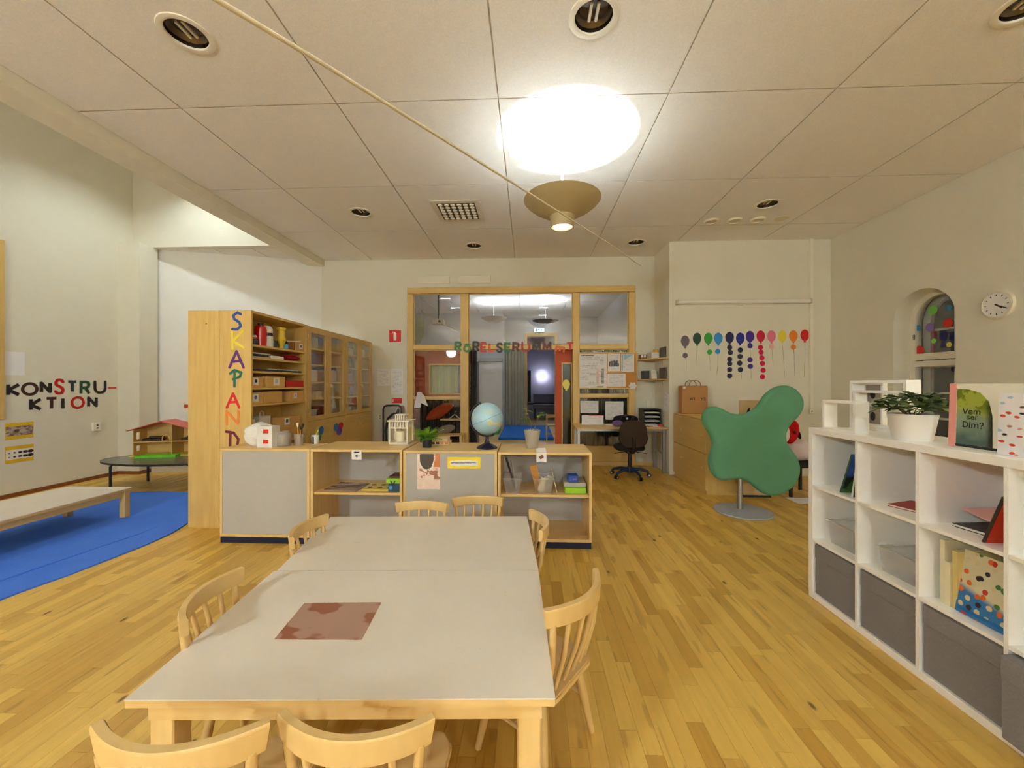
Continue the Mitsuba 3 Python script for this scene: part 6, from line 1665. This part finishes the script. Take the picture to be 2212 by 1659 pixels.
# rug
rg = Polygon([(-3.38, 1.6), (-3.42, 2.2), (-3.40, 2.5), (-3.35, 2.75), (-3.33, 3.0), (-3.31, 3.3), (-3.33, 3.55), (-3.40, 3.78), (-3.52, 4.02), (-3.72, 4.35), (-4.0, 4.66), (-4.38, 4.88), (-4.75, 4.9), (-5.06, 4.86), (-5.6, 4.8), (-5.9, 4.4), (-5.9, 1.6)])
rug_ = solo('rug', ext(rg, 0.012).apply_translation((0, 0, 0.0002)), 'm_rug', 'large blue rug under the low table in the left bay', 'rug')
part(rug_, 'crease', tube([(-3.75, 1.8, 0.012), (-3.72, 2.6, 0.013), (-3.66, 3.1, 0.013), (-3.6, 3.5, 0.012), (-3.62, 3.75, 0.010)], (0.003, 0.009, 0.009, 0.008, 0.002), 8), 'm_rug', smooth=50)
# low table
k = thing('low_table', 'very low white topped table standing on the blue rug', 'table')
lq = [(-4.95, 2.0), (-4.176, 2.0), (-4.176, 3.98), (-4.88, 3.985)]
part(k, 'tabletop', quad_slab(lq, 0.308, 0.314), 'm_laminate')
part(k, 'edge', quad_slab(inset(lq, 0.001), 0.288, 0.3078), 'm_birch_y')
part(k, 'apron', ext(Polygon(inset(lq, 0.03)).difference(Polygon(inset(lq, 0.052))), 0.06).apply_translation((0, 0, 0.2275)), 'm_birch_y')
for (x, y) in ((-4.915, 2.045), (-4.215, 2.045), (-4.215, 3.94), (-4.84, 3.94)):
    part(k, 'leg', bx(x - 0.03, x + 0.03, y - 0.03, y + 0.03, 0.0125, 0.2875, 0.004), 'm_birch_z')
# oval table
k = thing('oval_table', 'dark oval table with black tube legs by the left wall', 'table')
ov = affinity.scale(Point(-5.02, 5.28).buffer(1, 40), 0.86, 0.42)
part(k, 'tabletop', ext(ov, 0.02).apply_translation((0, 0, 0.34)), 'm_gloss', C(74, 76, 72))
part(k, 'rim', ext(ov.buffer(0.006).difference(ov.buffer(0.0005)), 0.024).apply_translation((0, 0, 0.338)), 'm_satin', C(26, 26, 28))
for (x, y) in ((-5.66, 5.1), (-5.47, 5.44), (-4.43, 5.0), (-4.5, 5.5)):
    ix, iy = (-5.02 - x) * 0.16, (5.28 - y) * 0.16
    part(k, 'leg', tube([(x, y, 0.0), (x, y, 0.28), (x + ix * 0.3, y + iy * 0.3, 0.318), (x + ix, y + iy, 0.33)], 0.015, 10), 'm_satin', C(26, 30, 40), 50)
# doll house, standing turned a little
k = thing('doll_house', 'brown doll house with a red roof on the oval table', 'doll house')
hx, hy, hz, hr = -5.64, 5.38, 0.3605, math.radians(14)
H = lambda m: moved(m, (hx, hy, hz), hr)
HW, HD, HE, HA = 0.72, 0.28, 0.385, 0.50
part(k, 'base', H(bx(-0.03, HW + 0.03, -0.03, HD + 0.01, 0, 0.014)), 'm_satin', C(206, 190, 80))
wl = on_xl(ext(sbox(0, 0.0145, HD, HE).difference(sbox(0.06, 0.07, 0.13, 0.15)).difference(sbox(0.06, 0.24, 0.13, 0.34)), 0.012), 0)
part(k, 'side_wall', H(wl), 'm_oak_z')
part(k, 'side_wall', H(moved(bx(0, 0.012, 0, HD, 0.0145, HE), (HW - 0.012, 0, 0))), 'm_oak_z')
gab = ext(Polygon([(0, 0.0145), (HW, 0.0145), (HW, HE), (HW / 2, HA), (0, HE)]), 0.01)
part(k, 'back_wall', H(moved(on_y(gab, HD + 0.01), (0, 0, 0))), 'm_oak_x')
part(k, 'partition_wall', H(bx(0.475, 0.487, 0.005, HD - 0.001, 0.0145, 0.455)), 'm_oak_z')
part(k, 'upper_floor', H(cat(bx(0.013, 0.474, 0.004, HD - 0.001, 0.2, 0.212), bx(0.488, HW - 0.013, 0.004, HD - 0.001, 0.2, 0.212))), 'm_birch_x')
for sgn in (0, 1):
    xe = -0.06 if sgn == 0 else HW + 0.06
    ze = HE - 0.06 * (HA - HE) / (HW / 2)
    P = Polygon([(xe, ze), (HW / 2, HA), (HW / 2, HA + 0.012), (xe, ze + 0.012)])
    part(k, 'roof', H(on_y(ext(P, HD + 0.06), HD + 0.03)), 'm_satin', C(196, 96, 84))
for (x0, x1, z0, lab, c) in ((0.06, 0.3, 0.2125, 'dark toy furniture on the upper floor of the doll house', C(50, 36, 30)), (0.55, 0.68, 0.2125, 'dark toy chair on the right upper floor of the doll house', C(46, 34, 32))):
    solo('toy_furniture', H(cat(bx(x0, x1, 0.08, 0.2, z0, z0 + 0.03, 0.006), bx(x0 + 0.05, x1 - 0.02, 0.14, 0.2, z0 + 0.03, z0 + 0.06, 0.006))), 'm_satin', lab, 'toy', c)
solo('toy_arch', H(tube([(0.33, 0.06, 0.2125), (0.335, 0.06, 0.27), (0.36, 0.06, 0.295), (0.4, 0.06, 0.295), (0.42, 0.06, 0.27), (0.43, 0.06, 0.2125)], 0.007, 6)), 'm_satin', 'small yellow arch on the upper floor of the doll house', 'toy', C(214, 184, 104), 50)
solo('green_tray', H(cat(bx(0.12, 0.6, -0.13, -0.032, 0.0, 0.008), bx(0.11, 0.61, -0.14, -0.13, 0, 0.035), bx(0.11, 0.61, -0.042, -0.032, 0, 0.035), bx(0.11, 0.12, -0.13, -0.042, 0, 0.035), bx(0.6, 0.61, -0.13, -0.042, 0, 0.035))), 'm_satin', 'bright green plastic tray in front of the doll house', 'tray', C(100, 176, 40))

# ================================================================== BEHIND THE SHELF UNITS AND IN THE NEXT ROOM
for i, (z, x1, c, lab) in enumerate(((0.8255, -0.75, C(60, 34, 30), 'book with dark and orange edges lying at the back of the shelf units'), (0.857, -0.765, C(214, 178, 120), 'pale book on top of the other at the back of the shelf units'))):
    k = thing('book', lab, 'book')
    part(k, 'cover', cat(bx(-0.92, x1, 3.68, 3.83, z, z + 0.003), bx(-0.92, x1, 3.68, 3.83, z + 0.027, z + 0.03)), 'm_satin', C(222, 190, 140))
    part(k, 'pages', bx(-0.917, x1 - 0.004, 3.684, 3.826, z + 0.0032, z + 0.0268), 'm_paint', C(226, 206, 170))
    if i == 0:
        for j, cc in enumerate((C(70, 30, 24), C(40, 30, 34), C(206, 120, 40), C(206, 124, 44))):
            part(k, 'colour_mark', bx(-0.915 + j * 0.042, -0.885 + j * 0.042, 3.681, 3.6838, z + 0.006, z + 0.025), 'm_satin', cc)
solo('black_curtain', cat(*[bx(-1.06 + i * 0.022, -1.042 + i * 0.022, 7.0 + 0.012 * (i % 2), 7.02 + 0.012 * (i % 2), 0.02, 2.0) for i in range(6)]), 'm_dark_cloth', 'black curtain hanging at the left edge of the opening', 'curtain')
def pleats(x0, x1, y, amp, wl, z0, z1):
    q_ = np.linspace(x0, x1, int((x1 - x0) / wl * 8))
    wv_ = [y + amp * math.sin(2 * PI * (a_ - x0) / wl) for a_ in q_]
    return ext(Polygon(list(zip(q_, wv_)) + [(a_, b_ + 0.008) for a_, b_ in zip(q_[::-1], wv_[::-1])]), z1 - z0).apply_translation((0, 0, z0))


solo('black_curtain', pleats(-2.04, -1.13, 7.34, 0.015, 0.09, 0.02, 1.17), 'm_black', 'black curtain behind the lower left pane of the partition', 'curtain')
solo('black_curtain', pleats(0.86, 1.76, 7.02, 0.015, 0.09, 0.02, 2.02), 'm_black', 'black curtain behind the right lower panes of the partition', 'curtain')
k = thing('rust_partition', 'rust red panel wall with a window behind the left middle pane', 'partition')
part(k, 'panel', on_y(ext(sbox(-2.25, 1.0, -1.12, 2.1).difference(sbox(-1.97, 1.2, -1.14, 1.8)), 0.04), 7.75), 'm_rust')
part(k, 'window_frame', on_y(ext(sbox(-1.97, 1.2, -1.14, 1.8).difference(sbox(-1.94, 1.22, -1.16, 1.77)), 0.045), 7.7525), 'm_oak_z')
k = thing('pale_curtain', 'pale green curtain seen through the window of the rust red panel', 'curtain')
xs_ = np.linspace(-2.0, -1.45, 34)
part(k, 'cloth', ext(Polygon([(x, 7.9 + 0.025 * math.sin(x * 46)) for x in xs_] + [(x, 7.91 + 0.025 * math.sin(x * 46)) for x in xs_[::-1]]), 1.1).apply_translation((0, 0, 0.95)), 'm_paint', C(196, 204, 168))
solo('grey_cabinet', bx(-1.43, -1.05, 7.95, 8.3, 0, 1.85, 0.004), 'm_satin', 'grey cabinet beside the pale green curtain', 'cabinet', C(120, 120, 126))
# cards and clothes behind the shelf units at the left bay of the partition
for (pts, c, lab) in (([(-1.94, 1.26), (-1.86, 1.26), (-1.885, 0.985), (-2.0, 0.985)], C(214, 210, 216), 'tall white card hanging on the partition above the fern'), ([(-1.86, 1.24), (-1.82, 1.2), (-1.75, 1.01), (-1.9, 1.08)], C(222, 216, 212), 'tilted white card hanging beside the tall one'),
                      ([(-2.0, 0.98), (-1.89, 0.98), (-1.95, 0.66), (-2.05, 0.66)], C(120, 92, 84), 'brown and grey patterned banner hanging below the white cards')):
    solo('hanging_card', on_y(ext(Polygon(pts), 0.003), 6.80 if c[0] > 0.5 else 6.815), 'm_paint', lab, 'card', c)
rl = trimesh.creation.icosphere(3, 1.0); rl.vertices = rl.vertices * (0.85 + 0.3 * meshkit.fbm(rl.vertices * 2 + 3, 3))[:, None] * [0.28, 0.07, 0.1]
solo('jacket', moved(rl, (-1.62, 7.13, 0.9), 0, 0, -0.52), 'm_cloth', 'rust red folded jacket behind the lower left pane', 'jacket', C(150, 60, 30))
k = thing('clothes_rack', 'black clothes rack with a birch shelf behind the lower left pane', 'rack')
part(k, 'shelf', bx(-1.6, -1.2, 7.05, 7.3, 0.74, 0.765, 0.003), 'm_birch_x')
part(k, 'frame', cat(bx(-1.6, -1.2, 7.2, 7.22, 0.3, 0.32), bx(-1.6, -1.58, 7.2, 7.22, 0.0, 0.74), bx(-1.22, -1.2, 7.2, 7.22, 0.0, 0.74)), 'm_black')
solo('clothes_hanger', cat(tube([(-1.44, 7.1, 0.768), (-1.34, 7.1, 0.85), (-1.25, 7.1, 0.768)], 0.011, 6), tube([(-1.34, 7.1, 0.85), (-1.335, 7.1, 0.9), (-1.31, 7.1, 0.91)], 0.004, 6)), 'm_satin', 'pale wooden hanger standing on the birch shelf behind the pane', 'hanger', C(214, 202, 178))
gsk = trimesh.creation.icosphere(3, 1.0); gsk.vertices = gsk.vertices * [0.16, 0.05, 0.07]
solo('shoulder_bag', moved(gsk, (-1.42, 6.74, 0.62), 0, 0, -0.25), 'm_cloth', 'grey cloth bag behind the fern, in front of the partition', 'bag', C(116, 104, 90), True)
k = thing('small_table', 'low table between the shelf units and the partition carrying a grey bag', 'table')
part(k, 'tabletop', bx(-1.75, -1.1, 6.5, 6.82, 0.53, 0.548, 0.003), 'm_birch_x')
for x in (-1.72, -1.13):
    for y in (6.53, 6.79): part(k, 'leg', bx(x - 0.02, x + 0.02, y - 0.02, y + 0.02, 0, 0.5298), 'm_birch_z')
# rust door with a glazed panel, folded to the right of the opening
k = thing('rust_door', 'rust red door leaf with a dark glass panel at the right of the opening', 'door')
part(k, 'leaf', on_y(ext(sbox(0.475, 0.02, 0.785, 2.06).difference(sbox(0.595, 0.3, 0.76, 1.77)), 0.04), 7.08), 'm_rust')
part(k, 'glazing_frame', on_y(ext(sbox(0.585, 0.29, 0.77, 1.78).difference(sbox(0.605, 0.31, 0.75, 1.76)), 0.046), 7.083), 'm_birch_z')
part(k, 'glass', bx(0.605, 0.75, 7.055, 7.06, 0.31, 1.76), 'm_blackglass')
solo('paper_balloon', on_y(ext(balloon_poly(0.668, 1.39, 0.128, 0.18), 0.002), 7.034), 'm_satin', 'pale yellow paper balloon on the dark glass of the rust red door', 'balloon', C(226, 208, 96))
# next room furnishings
solo('floor_mat', bx(-0.76, 0.63, 9.85, 12.85, 0.0, 0.06, 0.01), 'm_paint', 'blue gymnastics mat on the floor of the next room', 'mat', C(44, 104, 190))
for i, (x, y, c, nm) in enumerate(((-0.95, 10.9, C(90, 176, 130), 'green foam block beside the blue mat'), (-0.95, 11.9, C(170, 206, 100), 'lime foam block beside the blue mat, farther back'))):
    solo('foam_block', bx(x - 0.1, x + 0.12, y, y + (0.8 if i == 0 else 0.13), 0.0, 0.1 + 0.05 * i, 0.02), 'm_paint', nm, 'block', c)
k = thing('whiteboard', 'large whiteboard with a grey top rail on the far wall of the next room', 'whiteboard')
part(k, 'panel', bx(-1.66, -0.82, 12.16, 12.195, 0.1, 2.08), 'm_white')
part(k, 'top_rail', bx(-1.68, -0.81, 12.1, 12.195, 2.09, 2.2), 'm_satin', C(176, 176, 172))
xs_ = np.linspace(-0.83, -0.12, 60)
def wave(x): return 12.9 + 0.035 * math.sin(x * 62) + 0.012 * math.sin(x * 31)
cm = ext(Polygon([(x, wave(x)) for x in xs_] + [(x, wave(x) + 0.012) for x in xs_[::-1]]), 2.5).apply_translation((0, 0, 0.06))
solo('curtain', cm, 'm_curtain', 'long pale pleated curtain beside the far door of the next room', 'curtain')
solo('curtain_rail', bx(-0.86, -0.08, 12.88, 12.93, 2.565, 2.6), 'm_satin', 'thin rail above the pale pleated curtain', 'rail', C(190, 186, 170))
k = thing('projector', 'white ceiling projector on a pole in the next room', 'projector')
part(k, 'pole', cat(bx(-2.205, -2.175, 9.49, 9.51, 2.97, CEIL)), 'm_black')
part(k, 'cable', tube([(-2.155, 9.48, 3.55), (-2.15, 9.48, 3.2), (-2.16, 9.48, 2.98)], 0.014, 6), 'm_satin', C(226, 224, 220))
part(k, 'body', bx(-2.32, -2.05, 9.38, 9.6, 2.84, 2.97, 0.01), 'm_satin', C(216, 214, 206))
part(k, 'lens', cyl((-2.14, 9.375, 2.905), (-2.14, 9.36, 2.905), 0.03), 'm_black')
solo('wall_cable', tube([(-2.62, 9.5, 3.2), (-2.3, 9.5, 2.96), (-2.1, 9.5, 2.86), (-1.7, 9.5, 2.68)], 0.014, 6), 'm_satin', 'pale sloping cord by the projector in the next room', 'cord', C(214, 206, 186))
sl = Polygon([(-2.66, 3.1), (-2.52, 2.95), (-2.55, 2.6), (-2.68, 2.3), (-2.8, 2.28), (-2.82, 2.5), (-2.76, 2.8)])
hc_ = solo('hanging_cloth', on_y(ext(sl, 0.02), 9.5), 'm_paint', 'pale green leaf shaped cloth hanging left of the projector', 'cloth', C(190, 192, 164))
part(hc_, 'cord', cyl((-2.64, 9.49, 3.08), (-2.64, 9.49, CEIL + 0.01), 0.004, seg=6), 'm_satin', C(214, 206, 186))
for i, (x, y) in enumerate(((-2.12, 9.95), (-2.1, 11.2), (0.42, 9.0), (0.42, 11.3), (0.44, 12.5))):
    t = thing('ceiling_light', ('bright strip light above the projector in the next room', 'bright strip light right of the projector in the next room', 'nearest strip light above the dark rimmed pendant', 'strip light behind the dark rimmed pendant', 'farthest strip light near the exit sign')[i], 'ceiling light')
    part(t, 'housing', bx(x - 0.12, x + 0.12, y - 0.05, y + 0.05, CEIL - 0.02, CEIL - 0.0005), 'm_satin', C(226, 226, 222))
    part(t, 'diffuser', moved(bx(x - 0.11, x + 0.11, y - 0.04, y + 0.04, CEIL - 0.026, CEIL - 0.0201)), 'm_white', emitter={'type': 'area', 'radiance': rgb((34, 36, 38))})
k = thing('exit_sign', 'lit exit sign with running figure above the far door', 'sign')
part(k, 'box', bx(0.18, 0.52, 12.95, 12.99, 3.1, 3.24), 'm_satin', C(200, 214, 214))
part(k, 'lit_face', bx(0.19, 0.51, 12.944, 12.9495, 3.11, 3.23), 'm_white', emitter={'type': 'area', 'radiance': rgb((0.9, 1.9, 2.1))})
for nm_, P in (('running_figure', Polygon([(0.3, 3.12), (0.325, 3.16), (0.32, 3.19), (0.3, 3.175), (0.295, 3.185), (0.325, 3.205), (0.345, 3.2), (0.35, 3.18), (0.365, 3.18), (0.36, 3.17), (0.345, 3.17), (0.34, 3.155), (0.355, 3.14), (0.35, 3.12), (0.34, 3.12), (0.343, 3.137), (0.33, 3.15), (0.312, 3.12)]).union(Point(0.34, 3.215).buffer(0.01))),
               ('arrow', Polygon([(0.38, 3.16), (0.43, 3.16), (0.43, 3.14), (0.46, 3.17), (0.43, 3.2), (0.43, 3.18), (0.38, 3.18)])), ('door_symbol', sbox(0.22, 3.12, 0.26, 3.22))):
    part(k, nm_, on_y(ext(P, 0.002), 12.9438), 'm_paint', C(20, 110, 90))
k = thing('kids_chair', 'small birch chair beside the blue mat in the next room', 'chair')
for (x, y, h) in ((0.44, 9.62, 0.68), (0.7, 9.62, 0.68), (0.44, 9.9, 0.4), (0.7, 9.9, 0.4)):
    part(k, 'leg', bx(x - 0.015, x + 0.015, y - 0.015, y + 0.015, 0, h, 0.003), 'm_birch_z')
part(k, 'seat', bx(0.425, 0.715, 9.605, 9.93, 0.385, 0.405, 0.004), 'm_birch_x')
part(k, 'back_rail', bx(0.455, 0.685, 9.612, 9.628, 0.58, 0.66, 0.003), 'm_birch_x')
part(k, 'stretcher', bx(0.455, 0.685, 9.612, 9.628, 0.18, 0.2), 'm_birch_x')
k = thing('wall_lamp', 'round glowing wall lamp in the corridor beyond the far door', 'wall lamp')
part(k, 'base', moved(cyl((0, 0, 0), (0, 0.03, 0), 0.12), (0.56, 16.165, 1.72)), 'm_satin', C(220, 220, 222))
gl_ = trimesh.creation.icosphere(3, 0.15); gl_.apply_translation((0.56, 16.02, 1.72))
part(k, 'globe', gl_, 'm_white', smooth=True, emitter={'type': 'area', 'radiance': rgb(CORRIDOR)})
k = thing('bench', 'grey upholstered bench seen through the far door', 'bench')
part(k, 'back', bx(0.18, 1.4, 15.9, 16.1, 0.64, 1.02, 0.03), 'm_cloth', C(130, 130, 140))
part(k, 'seat', bx(0.18, 1.4, 15.5, 15.9, 0.42, 0.6, 0.03), 'm_cloth', C(126, 126, 134))
for x in (0.25, 1.33):
    for y in (15.56, 16.04): part(k, 'leg', bx(x - 0.02, x + 0.02, y - 0.02, y + 0.02, 0, 0.42 if y < 15.9 else 0.64), 'm_black')
solo('notice', bx(-0.03, 0.09, 16.185, 16.199, 0.66, 1.95), 'm_black', 'tall dark frame on the corridor wall beside the curtain', 'frame')
